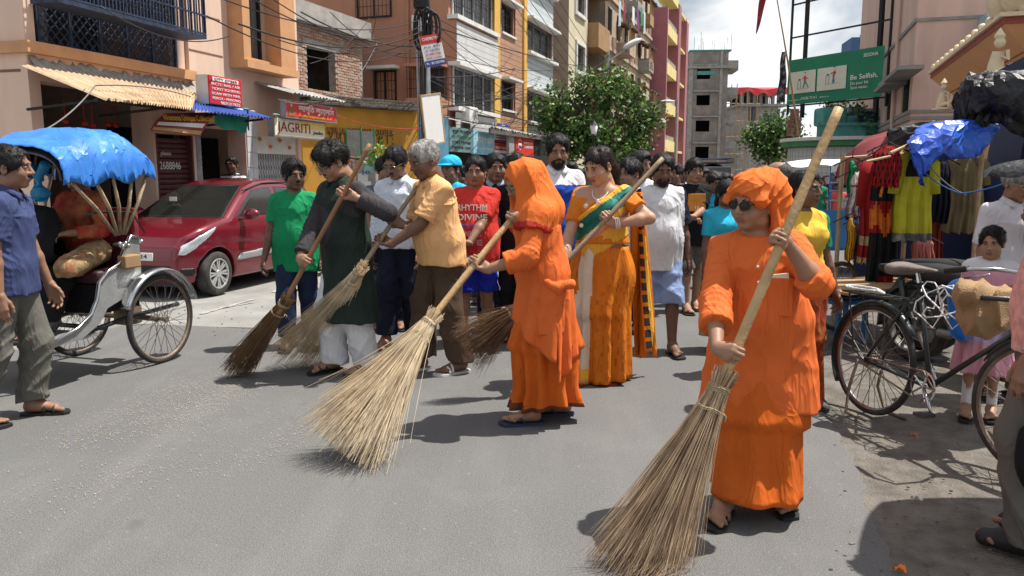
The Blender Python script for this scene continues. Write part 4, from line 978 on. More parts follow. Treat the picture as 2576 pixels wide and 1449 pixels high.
mb = MB(); mb.add([(-.3,0.1,ze+.07),(L_-.1,.1,ze+.07),(L_-.1,6,ze+.07),(-.3,6,ze+.07),(.8,2.5,ze+1.0),(L_-2.2,2.5,ze+1.0),(L_-2.2,6,ze+1.0),(.8,6,ze+1)],[(0,1,5,4),(1,2,6,5),(2,3,7,6),(3,0,4,7),(4,5,6,7)]); mb.build('roof',temple_peach,T.e)
mb = MB()
for i in range(12): mb.ball((L_*i/12,.05,ze+.14),(.09,.09,.09),8,6)
for i in range(8): mb.ball((L_-.03,.3+i*.5,ze+.16),(.11,.11,.12),8,6)
mb.build('knob_row',temple_cream,T.e,smooth=True)
mb = MB(); mb.lathe([(.12,0),(.22,.05),(.14,.12),(.28,.22),(.34,.34),(.2,.42),(.1,.48),(.14,.54),(.04,.68),(0,.75)],16,MT((T.pix(2492,60)[0]-.1,.35,ze+.05))); mb.build('finial',temple_maroon,T.e,smooth=True)
mb = MB(); mb.lathe([(.3,0),(.45,.2),(.5,.45),(.35,.7),(.15,.9),(.2,1.0),(0,1.3)],16,MT((L_-.25,.4,ze+.1))); mb.lathe([(.2,0),(.3,.2),(.3,.4),(.1,.6),(0,.7)],14,MT((L_-.7,.15,ze+.1))); mb.build('finial',temple_cream,T.e,smooth=True)
for (px,py,s_) in ((2502,195,1.0),(2368,272,.75)):     # kneeling figures
    o = thing('temple_statue','cream seated statuette on the temple wall, ' + ('right under the maroon eave' if px > 2400 else 'low at the left end beside the pink house'),'statue',W(px,py,13.5 if px > 2400 else 16.5),R(200))
    k = .55*s_; mb = MB(); mb.tube([(0,0,0),(0,0,.35*k),(0,.05*k,.75*k)],[.25*k,.22*k,.16*k],10); mb.ball((0,.08*k,1.0*k),.16*k,10,8); mb.tube([(-.1*k,0,.1*k),(-.1*k,.45*k,.3*k),(-.1*k,.5*k,0)],[.13*k,.1*k,.07*k],8); mb.tube([(.1*k,0,.1*k),(.1*k,.5*k,.2*k),(.1*k,.55*k,0)],[.13*k,.1*k,.07*k],8); mb.tube([(0,.05*k,.65*k),(0,.4*k,.5*k),(0,.35*k,.75*k)],.06*k,8); mb.lathe([(.12*k,0),(.16*k,.1*k),(0,.35*k)],10,MT((0,.06*k,1.1*k))); mb.box(-.3*k,.3*k,-.3*k,.6*k,-.08*k,0)
    mb.build('figure',temple_cream,o,smooth=50)
mb = MB(); bq_ = T.pix(2380,130); mb.box(1.5,3.4,-.0,.9,T.pix(2400,150)[1],T.pix(2400,108)[1]); 
lb = thing('white_balcony','white balcony with pale blue side on the pink house behind the temple eave','balcony',J.M @ Vec((xJ,3.0,0)),J.rz)
z0_ = W(2440,140,28).z; mb = MB(); mb.box(0,1.2,-1.2,5,z0_-.2,z0_); mb.box(1.15,1.2,-1.2,5,z0_+.75,z0_+.85)
for i in range(20): mb.box(1.15,1.2,-1.2+i*.3,-1.12+i*.3,z0_,z0_+.8)
mb.build('railing',white_paint,lb); mb = MB(); mb.box(0,1.2,-1.25,-1.2,z0_,z0_+.85); mb.build('side_panel',mat('pale_blue_paint',(.35,.5,.55),.7),lb)

# ------------------------------------------------------------------ trees
leaf_ms = [mat('leaf_dark',(.05,.11,.03),.5,.3,3,spec=.5,trans=.25),mat('leaf_mid',(.085,.17,.04),.5,.3,3,spec=.5,trans=.25),mat('leaf_light',(.16,.27,.06),.5,.3,3,spec=.5,trans=.3),mat('leaf_dry',(.20,.10,.03),.6,.3,3)]
bark = mat('bark',(.13,.10,.075),.95,.3,12,.8,40)
def tree(name,label,base,H_,blobs,nl,ls,seed,trunk_r=.13,mats_w=(.40,.38,.18,.04)):
    o = thing(name,label,'tree',base); r = random.Random(seed)
    mb = MB(); fork = Vec((0,0,H_*.38)); mb.tube([(0,0,-.1),(.03,.02,H_*.2),fork],[trunk_r*1.25,trunk_r,trunk_r*.85],9)
    for (c,rad) in blobs:
        c = Vec(c); m1 = fork.lerp(c,.5)+Vec((r.uniform(-.2,.2),r.uniform(-.2,.2),r.uniform(0,.3)))
        mb.tube([fork-Vec((0,0,.1)),m1,c],[trunk_r*.6,trunk_r*.4,trunk_r*.12],6)
        for _ in range(4): q = c+Vec((r.gauss(0,1),r.gauss(0,1),r.gauss(0,1)))*max(rad)*.5; mb.tube([m1.lerp(c,.5),q],[trunk_r*.25,trunk_r*.06],5)
    mb.build('trunk',bark,o,smooth=True)
    rs = np.random.RandomState(seed); V_ = []; Fq = []; MI = []
    tot = sum(b[1][0]*b[1][1]*b[1][2] for b in blobs)
    for (c,rad) in blobs:
        n = int(nl*rad[0]*rad[1]*rad[2]/tot)
        ncl = max(3,n//40)
        d = rs.normal(size=(ncl,3)); d /= np.linalg.norm(d,axis=1)[:,None]; rr = rs.uniform(.55,1.15,ncl)[:,None]
        cc = np.array(c)+d*rr*np.array(rad)
        idx = rs.randint(0,ncl,n); p = cc[idx]+rs.normal(size=(n,3))*ls*1.35
        nd = rs.normal(size=(n,3))+np.array([0,0,.9]); nd /= np.linalg.norm(nd,axis=1)[:,None]
        t = rs.normal(size=(n,3)); t -= nd*(t*nd).sum(1)[:,None]; t /= np.linalg.norm(t,axis=1)[:,None]; b_ = np.cross(nd,t)
        L1 = ls*rs.uniform(.6,1.25,n)[:,None]; w1 = L1*.42
        base_i = sum(len(x) for x in V_)
        a0 = p-t*L1*.5; a1 = p+b_*w1-nd*L1*.08; a2 = p+t*L1*.6-nd*L1*.15; a3 = p-b_*w1-nd*L1*.08
        V_.append(np.stack([a0,a1,a2,a3],1).reshape(-1,3)); Fq.append(base_i+np.arange(4*n).reshape(n,4))
        cm = rs.choice(4,ncl,p=mats_w); mi = cm[idx]; sw = rs.rand(n) < .3; mi = np.where(sw,rs.choice(4,n,p=mats_w),mi); MI.append(mi)
    mesh_obj('crown',np.concatenate(V_),np.concatenate(Fq),leaf_ms,o,np.concatenate(MI))
    return o
p = W(1505,420,31); tb = Vec((p.x,p.y,0))
def tb_(px,py,Y,rad): q = W(px,py,Y)-tb; return ((q.x,q.y,q.z),rad)
tree('street_tree','leafy street tree standing before the cream and old houses',tb,4.6,[tb_(1360,265,31,(.22,.3,.2)),tb_(1400,225,31,(.25,.3,.22)),tb_(1655,275,31,(.25,.3,.15)),tb_(1530,170,31,(.18,.2,.28)),tb_(1610,235,31,(.25,.3,.22)),tb_(1450,190,31,(.2,.25,.16)),tb_(1435,255,31,(.58,.6,.42)),tb_(1520,240,31,(.6,.7,.42)),tb_(1385,285,31,(.5,.6,.5)),tb_(1640,300,31.2,(.35,.5,.3)),tb_(1480,205,31,(.45,.4,.3)),tb_(1575,215,31,(.4,.4,.3)),tb_(1500,335,30.6,(1.0,.9,.5)),tb_(1592,275,31.2,(.5,.6,.42)),tb_(1545,205,31.2,(.45,.5,.4)),tb_(1605,335,31,(.6,.7,.45)),tb_(1410,315,31,(.5,.6,.5)),tb_(1560,380,30.8,(.8,.7,.45)),tb_(1450,370,30.8,(.7,.7,.45)),tb_(1625,305,31.2,(.4,.5,.4))],7600,.165,1,mats_w=(.34,.42,.22,.02))
p = W(1940,430,70); tb = Vec((p.x,p.y,0))
tree('far_tree','dark green tree beside the pump house at the end of the street',tb,4.5,[tb_(1935,345,70,(1.8,1.5,1.1)),tb_(1900,350,70,(1.0,1.2,.7)),tb_(1965,320,70,(1.2,1.2,1.1)),tb_(1975,365,69,(1.2,1.2,1.2)),tb_(1940,380,69,(1.3,1.2,.9))],4200,.30,2,.2,(.45,.4,.15,.0))
p = W(2150,340,36.0); tb = p
tree('wall_shrub','green peepal shrub growing out of the teal parapet',tb,.8,[tb_(2155,295,36,(.32,.3,.5)),tb_(2185,325,35.6,(.45,.3,.3)),tb_(2140,315,36,(.25,.25,.3))],650,.16,5,.03,(.2,.4,.4,.0))
p = W(2095,262,39.5); tb = p - Vec((0,0,.6))
tree('roof_shrub','small green shrub behind the billboard foot on the pump house roof',tb,.8,[tb_(2098,262,39.5,(.5,.3,.2))],250,.16,6,.03,(.2,.4,.4,.0))

# ------------------------------------------------------------------ utility pole, street lamp, cables
UP = W(1076,380,18.2); UP = Vec((UP.x,UP.y,0))
up = thing('utility_pole','grey steel utility pole wrapped in black cable coils beside the blue wall','utility pole',UP)
mb = MB(); mb.tube([(0,0,0),(0,0,3.2),(-.02,0,6.5)],[.11,.09,.075],14); mb.build('post',steel_pole,up,smooth=True)
mb = MB(); mb.tube([(-.19,.05,0),(-.2,.05,6.3)],.035,8); mb.build('conduit',steel_pole,up,smooth=True)
zc_ = W(1076,65,18.2).z
r = random.Random(14)
for k,(dx,rx,rz) in enumerate(((-.15,.20,.42),(-.05,.24,.36),(.12,.26,.40),(.2,.22,.34),(.05,.20,.44))):
    mb = MB(); c_ = Vec((dx,-.12-.02*k,zc_-.1)); mb.tube([c_+Vec((rx*cos(t)*(.62 if k % 2 else .5),.03*sin(3*t),rz*sin(t))) for t in [2*PI*j/20 for j in range(20)]],.03,6,closed=True)
    mb.build('cable_coil',cable_m,up,smooth=True)
mb = MB(); mb.bbox(-.25,.1,-.2,.1,zc_+.35,zc_+.75,.03); mb.build('junction_box',cable_m,up)
mb = MB()
for i in range(4): mb.tube([(-.1+.03*i,-.1,1.2),(-.12+.03*i,-.11,3.0),(-.12+.05*i,-.1,zc_+.2)],.014,5)
mb.build('down_cable',cable_m,up)
ch = thing('chemistry_sign','tilted white tuition sign with red heading tied to the utility pole','sign',W(1089,127,17.95),R(30)); ch.rotation_euler = (0,R(-13),R(28))
s_ = .0; mb = MB(); w,h = .50,.66; mb.box(-w/2,w/2,0,.02,-h/2,h/2); mb.build('panel',sign_white,ch)
plate(ch,'red_band',-w/2,w/2,h*.22,h*.5,sign_red2); plate(ch,'blue_band',-w/2,w/2,-h*.5,-h*.30,sign_blue); stext(ch,'CHEMISTRY',0,h*.38,.09,ink_white,width=w*.8,bold=True,y=-.007); stext(ch,'Ph - 8013307980',0,-h*.40,.07,ink_white,width=w*.86,bold=True,y=-.007)
for i,s_ in enumerate(('M.Sc, B.Ed','XI, XII, BSC','JEE MAIN & WBJEE','SPECIAL COACHING')): stext(ch,s_,0,h*(.13-.12*i),.05,ink_red if i > 1 else ink_blue,width=w*.75,y=-.005)
nb = thing('blank_pole_board','narrow blank white board with brown frame hanging edge on from the pole','sign',W(1090,300,17.9)); nb.rotation_euler = (0,R(-9),R(58))
mb = MB(); mb.box(-.33,.33,0,.02,-.52,.52); mb.build('panel',sign_white,nb); mb = MB(); mb.box(-.36,-.33,-.01,.03,-.55,.55); mb.box(.33,.36,-.01,.03,-.55,.55); mb.box(-.33,.33,-.01,.03,.52,.55); mb.box(-.33,.33,-.01,.03,-.55,-.52); mb.build('frame',wood_bamboo,nb)
# second pole with lamp in the tree
LP = W(1527,300,33); lp = thing('lamp_post','thin street lamp post with a white lamp head in front of the old house','street lamp',(LP.x,LP.y,0))
zt = W(1527,130,33).z; hd = W(1590,110,33)-Vec((LP.x,LP.y,0))
mb = MB(); mb.tube([(0,0,0),(0,0,zt)],[.09,.06],8); mb.tube([(0,0,zt-.4),(hd.x*.7,0,hd.z-.25),(hd.x*.9,hd.y,hd.z)],.03,6); mb.build('post',steel_pole,lp)
mb = MB(); mb.ball((0,0,0),(.42,.17,.13),12,8); o = mb.build('lamp_head',white_paint,lp,smooth=True); o.location = hd; o.rotation_euler = (0,R(-28),0)
hd2 = W(1680,255,60); lp2 = thing('far_lamp_post','far street lamp post with a long white lamp in front of the pink pillared house','street lamp',(W(1703,255,60).x,60,0))
mb = MB(); x_ = hd2.x-W(1703,255,60).x; mb.tube([(0,0,0),(0,0,hd2.z+.2)],[.11,.08],8); mb.tube([(0,0,hd2.z+.1),(x_*.5,0,hd2.z)],.04,6); mb.build('post',cement,lp2); mb = MB(); mb.ball((x_,0,hd2.z),(.55,.16,.12),12,8); mb.build('lamp_head',white_paint,lp2,smooth=True)
gl_ = W(1494,325,27); lp3 = thing('lantern_post','small white glass lantern on a black post in front of the street tree','street lamp',(gl_.x,gl_.y,0))
mb = MB(); mb.tube([(0,0,0),(0,0,gl_.z-.2)],.03,8); mb.lathe([(.02,gl_.z-.22),(.12,gl_.z-.2),(.05,gl_.z-.15)],10); mb.lathe([(.15,gl_.z+.12),(.02,gl_.z+.28),(0,gl_.z+.32)],10); mb.build('post',black_iron,lp3)
mb = MB(); mb.lathe([(.08,gl_.z-.16),(.14,gl_.z+.12),(0,gl_.z+.13)],10); mb.build('lantern',white_paint,lp3,smooth=True)
def cable(a,b,sag,rad,m=None,label=None,n=18):
    a = Vec(a); b = Vec(b); o = thing('overhead_cable',label or 'thin overhead cable','cable'); o.location = a
    mb = MB(); mb.tube([(b-a)*(i/n)-Vec((0,0,sag*4*(i/n)*(1-i/n))) for i in range(n+1)],rad,5); mb.build('wire',m or cable_m,o,smooth=True); return o
ptop = UP+Vec((0,0,zc_+.3)); r = random.Random(31)
ends = [(A.M @ Vec((xe,-.05,7.5)),.1),(W(420,-60,9.0),.4),(W(560,-50,10),.5),(W(600,60,10.5),.35),(W(700,100,12),.3),(W(520,40,9.8),.5),(W(757,30,14),.2),(W(660,-20,11),.3),(W(830,30,16),.3)]
for i,(q,sg) in enumerate(ends): cable(ptop-Vec((0,0,.12*i)),q,sg,.009+.004*(i % 3 == 0),None,'thin black cable from the cable coiled pole to the left houses').__setitem__('group','cables from the pole to the left houses')
for i in range(16):
    q = W(1400+r.uniform(-60,130),r.uniform(130,330),40+r.uniform(-3,6)); a = ptop-Vec((0,0,r.uniform(-.3,2.2)))
    cable(a,q,r.uniform(.1,.9),.010+.006*(i % 4 == 0),cable_m,'black cable running from the coiled pole along the street towards the tree')['group'] = 'cables from the pole along the street'
for i in range(7):
    a = W(1230+25*i,-40,24+i); q = W(1560+20*i,330+8*i,60); cable(a,q,.5,.011,cable_m,'black cable crossing the plank clad house from above')['group'] = 'cables crossing the plank clad house'
for i,(x0,y0,Y0,x1,y1,Y1,sg) in enumerate(((758,300,15.5,1050,320,18,.25),(845,290,16,1060,322,18,.1),(930,45,22,780,160,16,.2),(950,105,22,700,250,12.5,.6),(935,95,22,950,20,22,.05),(0,362,6.5,240,215,8.6,.12),(240,215,8.6,480,243,11,-.05),(250,15,9,580,90,12,.2))):
    cable(W(x0,y0,Y0),W(x1,y1,Y1),sg,.008 if i != 1 else .006,cable_g if i in (3,5,6) else (ink_red if i == 1 else cable_m),('dark string across the ochre wall','red string across the top of the ochre wall','short cable in front of the bare brick wall','pale grey cable looping down past the brick window to the jewellers sign','thin drop wire above the brick roof slab','grey cable drooping at the far left house corner','grey cable lying along the rusty tin awning','cable crossing the orange window surround')[i])
# bamboo flag pole with dark flag
fp = thing('bamboo_flag_pole','long leaning bamboo pole with a ragged black and white flag beside the billboard','flag pole',W(2010,345,35.6))
top = W(1948,-40,35.6)-W(2010,345,35.6); mb = MB(); mb.tube([(0,0,0),top*.5+Vec((.04,0,0)),top],[.05,.04,.02],7); mb.build('pole',wood_bamboo,fp)
f0 = W(1975,130,35.5)-fp.location; f1 = W(1968,258,35.5)-fp.location
mb = MB(); mb.grid(lambda u,v: f0.lerp(f1,v)+Vec((-.05+.36*(u-.5)*(.5+v)*(1-.3*v),.08*sin(9*v+6*u),.05*sin(20*u)*v)),8,16); flag_m = mat('flag_black_white',(.03,.03,.035),.9,.2,4,dirt=(.5,.5,.5),dscale=3.5,damt=.9); mb.build('flag',flag_m,fp,smooth=True)
rf = thing('maroon_pennant','small maroon pennant hanging into the sky at the top of the frame','flag',W(1915,-20,30))
mb = MB(); mb.grid(lambda u,v: Vec((.12-.25*v+.28*(u-.5)*(1-v)**.6,.05*sin(6*v),-1.5*v)),6,14); mb.build('cloth',mat('maroon_cloth',(.22,.02,.025),.85),rf,smooth=True)
mb = MB(); q = W(1990,-160,30)-W(1915,-20,30); mb.tube([(.0,0,.05),q],.01,5); mb.build('cord',cable_m,rf)
# ------------------------------------------------------------------ distance-field modelling of figures and cloth
class SDF:
    def __init__(s,lo,hi,h):
        s.lo = np.array(lo,dtype=np.float32); s.h = h
        s.n = np.maximum(np.ceil((np.array(hi)-s.lo)/h).astype(int)+1,3); s.D = np.full(s.n,9.0,dtype=np.float32)
        s.ax = [s.lo[i]+h*np.arange(s.n[i],dtype=np.float32) for i in range(3)]
    def sub(s,lo,hi):
        a = np.clip(np.floor((np.array(lo)-s.lo)/s.h).astype(int),0,s.n-1); b = np.clip(np.ceil((np.array(hi)-s.lo)/s.h).astype(int)+1,1,s.n)
        if np.any(b-a < 1): return None
        sl = tuple(slice(a[i],b[i]) for i in range(3))
        return sl,s.ax[0][sl[0]][:,None,None],s.ax[1][sl[1]][None,:,None],s.ax[2][sl[2]][None,None,:]
    def put(s,sl,d,k,neg=False):
        c = s.D[sl]
        if neg:
            h = np.clip(.5-.5*(c+d)/k,0,1); s.D[sl] = c+(-d-c)*h+k*h*(1-h)
        else:
            h = np.clip(.5+.5*(c-d)/k,0,1); s.D[sl] = np.where(c > 5,np.minimum(c,d),c+(d-c)*h-k*h*(1-h))
    def cap(s,a,b,ra,rb=None,k=.02,ax=None,f=1.0,cut=None,cuta=None,neg=False):
        a = np.array(a,dtype=np.float32); b = np.array(b,dtype=np.float32); rb = ra if rb is None else rb
        m = max(ra,rb)/min(f,1.0)+k*1.2+2*s.h
        q = s.sub(np.minimum(a,b)-m,np.maximum(a,b)+m)
        if q is None: return s
        sl,X,Y,Z = q; d_ = b-a; L = float(d_ @ d_)+1e-9
        px,py,pz = X-a[0],Y-a[1],Z-a[2]
        tt = (px*d_[0]+py*d_[1]+pz*d_[2])/L; t = np.clip(tt,0,1)
        vx,vy,vz = px-t*d_[0],py-t*d_[1],pz-t*d_[2]
        if ax is not None:
            ax = np.array(ax,dtype=np.float32); c = (vx*ax[0]+vy*ax[1]+vz*ax[2])*(f-1); vx,vy,vz = vx+c*ax[0],vy+c*ax[1],vz+c*ax[2]
        d = np.sqrt(vx*vx+vy*vy+vz*vz)-(ra+t*(rb-ra))
        if cut is not None: d = np.maximum(d,(tt-1)*math.sqrt(L)-cut)
        if cuta is not None: d = np.maximum(d,-tt*math.sqrt(L)-cuta)
        s.put(sl,d,k,neg); return s
    def ell(s,c,r,k=.02,rot=None,neg=False):
        c = np.array(c,dtype=np.float32); r = np.array(r if hasattr(r,'__len__') else (r,r,r),dtype=np.float32); m = float(r.max())+k*1.2+2*s.h
        q = s.sub(c-m,c+m)
        if q is None: return s
        sl,X,Y,Z = q; p = [X-c[0],Y-c[1],Z-c[2]]
        if rot is not None:
            Rm = np.array(rot).T; p = [p[0]*Rm[i,0]+p[1]*Rm[i,1]+p[2]*Rm[i,2] for i in range(3)]
        k0 = np.sqrt((p[0]/r[0])**2+(p[1]/r[1])**2+(p[2]/r[2])**2); k1 = np.sqrt((p[0]/r[0]**2)**2+(p[1]/r[1]**2)**2+(p[2]/r[2]**2)**2)+1e-6
        s.put(sl,k0*(k0-1)/k1,k,neg); return s
    def plane(s,c,n):              # keep the side the normal points away from
        n = np.array(n,dtype=np.float32); n /= np.linalg.norm(n)
        s.D = np.maximum(s.D,(s.ax[0]-c[0])[:,None,None]*n[0]+(s.ax[1]-c[1])[None,:,None]*n[1]+(s.ax[2]-c[2])[None,None,:]*n[2]); return s
    def grid(s): return np.stack(np.meshgrid(*s.ax,indexing='ij'),-1)
    def folds(s,amp,wl,seed,dirs=None,warp=.6):
        m = np.abs(s.D) < .06; P = np.stack([s.ax[i][np.nonzero(m)[i]] for i in range(3)],-1); r = random.Random(seed); o = np.zeros(len(P),dtype=np.float32)
        dirs = dirs or [(1,.25,.15),(.75,-.65,.3),(-.5,.8,.4)]
        for i,d in enumerate(dirs):
            d = np.array(d,dtype=np.float32); d /= np.linalg.norm(d); w = wl*r.uniform(.7,1.4)
            wv = np.sin(P @ np.array([r.uniform(-9,9) for _ in range(3)],dtype=np.float32)+r.uniform(0,6))+.5*np.sin(P @ np.array([r.uniform(-20,20) for _ in range(3)],dtype=np.float32)+r.uniform(0,6))
            env = .5+.5*np.sin(P @ np.array([r.uniform(-7,7) for _ in range(3)],dtype=np.float32)+r.uniform(0,6))
            if abs(d[2]) > .8: env = env*.45
            o -= env**1.3*((1-np.abs(np.sin(PI*(P @ d)/w+warp*wv)))**1.8-.22)*2.0
        s.D[m] += amp*o/math.sqrt(len(dirs)); return s
    def mesh(s):
        D = s.D; S = D < 0; n = s.n
        c = np.zeros(n-1,dtype=np.int8)
        for i in (0,1):
            for j in (0,1):
                for k in (0,1): c += S[i:n[0]-1+i,j:n[1]-1+j,k:n[2]-1+k]
        act = (c > 0) & (c < 8); I = np.argwhere(act)
        if len(I) == 0: return np.zeros((0,3)),np.zeros((0,4),dtype=int)
        vid = np.full(n-1,-1,dtype=np.int32); vid[tuple(I.T)] = np.arange(len(I))
        acc = np.zeros((len(I),3),dtype=np.float32); cnt = np.zeros(len(I),dtype=np.float32)
        cor = [(i,j,k) for i in (0,1) for j in (0,1) for k in (0,1)]
        val = {q: D[I[:,0]+q[0],I[:,1]+q[1],I[:,2]+q[2]] for q in cor}
        for q in cor:
            for axx in range(3):
                if q[axx]: continue
                q2 = list(q); q2[axx] = 1; q2 = tuple(q2); a,b = val[q],val[q2]; m = (a < 0) != (b < 0)
                t = np.where(m,a/(a-b+1e-12),0); p = np.tile(np.array(q,dtype=np.float32),(len(I),1)); p[:,axx] = t
                acc[m] += p[m]; cnt[m] += 1
        V = s.lo+s.h*(I+acc/cnt[:,None]); fs = []
        for axx in range(3):
            u,w = (axx+1) % 3,(axx+2) % 3
            sa = [slice(None)]*3; sb = [slice(None)]*3; sa[axx] = slice(0,-1); sb[axx] = slice(1,None)
            A_,B_ = S[tuple(sa)],S[tuple(sb)]; E_ = np.argwhere(A_ != B_)
            ok = (E_[:,u] > 0) & (E_[:,w] > 0) & (E_[:,u] < n[u]-1) & (E_[:,w] < n[w]-1); E_ = E_[ok]
            if len(E_) == 0: continue
            ins = A_[tuple(E_.T)]
            def at(du,dw): q = E_.copy(); q[:,u] -= du; q[:,w] -= dw; return vid[tuple(q.T)]
            f = np.stack([at(1,1),at(0,1),at(0,0),at(1,0)],1); f[~ins] = f[~ins][:,::-1]; fs.append(f)
        Fc = np.concatenate(fs); Fc = Fc[(Fc >= 0).all(1)]
        return V,Fc
def smooth_v(V,Fc,it=1,lam=.5):
    for _ in range(it):
        acc = np.zeros_like(V); cnt = np.zeros(len(V))
        for k in range(4):
            np.add.at(acc,Fc[:,k],V[Fc[:,(k+1) % 4]]+V[Fc[:,(k+3) % 4]]); np.add.at(cnt,Fc[:,k],2)
        V = V+(acc/np.maximum(cnt,1)[:,None]-V)*lam
    return V
def xf(V,M):
    M = np.array(M); return V @ M[:3,:3].T+M[:3,3]
def joinm(parts):
    vs,fs,b = [],[],0
    for v,f in parts:
        if len(v) == 0: continue
        vs.append(v); fs.append(f+b); b += len(v)
    return np.concatenate(vs),np.concatenate(fs)

_cache = {}
def head_mesh(kind='male',h=.0055):
    key = ('head',kind,h)
    if key in _cache: return _cache[key]
    s = SDF((-.11,-.13,-.16),(.11,.15,.14),h); fat = {'male': 1.0,'plump': 1.12,'female': .97,'child': .98,'lean': .93}[kind]
    s.ell((0,-.012,.035),(.074,.094,.080),.01)
    s.ell((0,.022,-.035),(.060*fat,.066,.078),.03)
    s.ell((0,.062,-.092),(.024*fat,.022,.018),.025)
    for x in (-1,1):
        s.ell((x*.038*fat,.050,-.032),(.030*fat,.030,.034),.02); s.ell((x*.046*fat,.012,-.075),(.022*fat,.035,.022),.025)
    s.cap((-.034,.080,.026),(.034,.080,.026),.012 if kind in ('male','plump','lean') else .009,None,.015)
    for x in (-1,1): s.ell((x*.031,.100,.006),(.019,.016,.012),.012,neg=True)
    nz = 1.0 if kind != 'child' else .8
    s.cap((0,.088,.012),(0,.106*nz+.02*(1-nz),-.026),.0085,.0125*nz,.012)
    for x in (-1,1): s.ell((x*.013*nz,.095,-.030),(.009,.011,.008),.008)
    s.cap((-.019,.084,-.058),(.019,.084,-.058),.0065,None,.008); s.cap((-.016,.084,-.0685),(.016,.084,-.0685),.0075,None,.006)
    s.cap((-.02,.096,-.0635),(.02,.096,-.0635),.003,None,.004,neg=True)
    for x in (-1,1):
        Rm = Euler((0,0,R(-20*x))).to_matrix(); s.ell((x*(.073+.003),-.012,-.008),(.011,.021,.033),.008,Rm); s.ell((x*.083,-.004,-.006),(.006,.010,.017),.006,neg=True)
    s.cap((0,-.022,-.05),(0,-.035,-.15),.054*fat,.058*fat,.03)
    v,f = s.mesh(); _cache[key] = (v,f); return v,f
def hair_mesh(style,seed=0,h=.006):
    key = ('hair',style,seed % 5,h)
    if key in _cache: return _cache[key]
    s = SDF((-.17,-.24,-.50 if style == 'long' else -.17),(.17,.14,.18),h)
    up = {'short': .012,'buzz': .006,'curly': .020,'thick': .026,'long': .010,'bald': .005,'fringe': .020}[style]
    s.ell((0,-.016,.036),(.077+up*.8,.096+up,.083+up),.01)
    if style == 'bald': s.ell((0,.03,.09),(.075,.10,.085),.01,neg=True)
    if style in ('thick','curly'): s.ell((0,.045,.085),(.06,.05,.035),.03)
    fz = {'fringe': -.022,'thick': -.010}.get(style,0)
    s.ell((0,.132,-.012+fz),(.086,.090,.108),.012,neg=True)
    s.cap((-.2,.075,-.06),(.2,.075,-.06),.065,None,.01,neg=True)
    s.ell((0,.05,-.12),(.12,.10,.075),.01,neg=True)
    for x in (-1,1): s.ell((x*.092,.004,-.022),(.024,.036,.042),.01,neg=True)
    if style != 'long': s.plane((0,-.05,-.065),(0,.35,-1))
    if style == 'long':
        s.cap((0,-.10,.0),(0,-.13,-.08),.055,.048,.03); s.cap((0,-.13,-.08),(.02,-.15,-.40),.045,.02,.03)
    m = np.abs(s.D) < .03; I = np.nonzero(m); P = np.stack([s.ax[i][I[i]] for i in range(3)],-1); amp = {'curly': .0045,'thick': .0028,'long': .0012}.get(style,.0022)
    fr = {'curly': 170}.get(style,190); r = random.Random(seed % 5)
    ph_ = [r.uniform(0,6) for _ in range(4)]; s.D[I] += (.0045 if style != 'buzz' else .002)*(np.sin(P[:,0]*38+ph_[0])*np.sin(P[:,1]*33+ph_[1])+.7*np.sin(P[:,2]*45+P[:,0]*30+ph_[2])+.5*np.sin(P[:,0]*95+P[:,1]*70+ph_[3]))
    n = np.sin(P[:,0]*fr+2*np.sin(P[:,2]*60)+r.random()*6)*np.sin(P[:,1]*fr*.7+1.5*np.sin(P[:,0]*50)+r.random()*6)+.6*np.sin(P[:,0]*fr*1.9+P[:,1]*40+P[:,2]*30)
    s.D[I] += amp*n
    v,f = s.mesh()
    if h < .0075 and len(v):                       # loose strands lying over the cut
        rs = np.random.RandomState(seed % 5); n = 900; i = rs.randint(0,len(v),n); p = v[i]; nr = p-np.array((0,-.016,.02)); nr[:,2] *= .8; nr /= np.linalg.norm(nr,axis=1)[:,None]
        d = np.stack([.35*np.sign(p[:,0])*(p[:,2] > .06)+rs.normal(0,.35,n),np.where(p[:,1] > .03,.55,-.6)+rs.normal(0,.35,n),-.55+rs.normal(0,.3,n)],1); d -= nr*(d*nr).sum(1)[:,None]; d /= np.linalg.norm(d,axis=1)[:,None]+1e-6
        L_ = rs.uniform(.016,.034,n)[:,None]*(1.3 if style in ('thick','curly','long') else .9); pts = [p-nr*.002,p+d*L_*.5+nr*.0045,p+d*L_+nr*rs.uniform(.0,.006,n)[:,None]]; sd_ = np.cross(d,nr); vs = []
        for q_,rr in zip(pts,(.0015,.0013,.0005)): vs += [q_+sd_*rr,q_+nr*rr,q_-sd_*rr]
        V2 = np.stack(vs,1).reshape(-1,3); b = np.arange(n)[:,None]*9+len(v); f2 = np.concatenate([np.concatenate([b+j*3+k,b+j*3+(k+1) % 3,b+(j+1)*3+(k+1) % 3,b+(j+1)*3+k],1) for j in (0,1) for k in range(3)])
        v = np.concatenate([v,V2]); f = np.concatenate([f,f2])
    _cache[key] = (v,f); return v,f
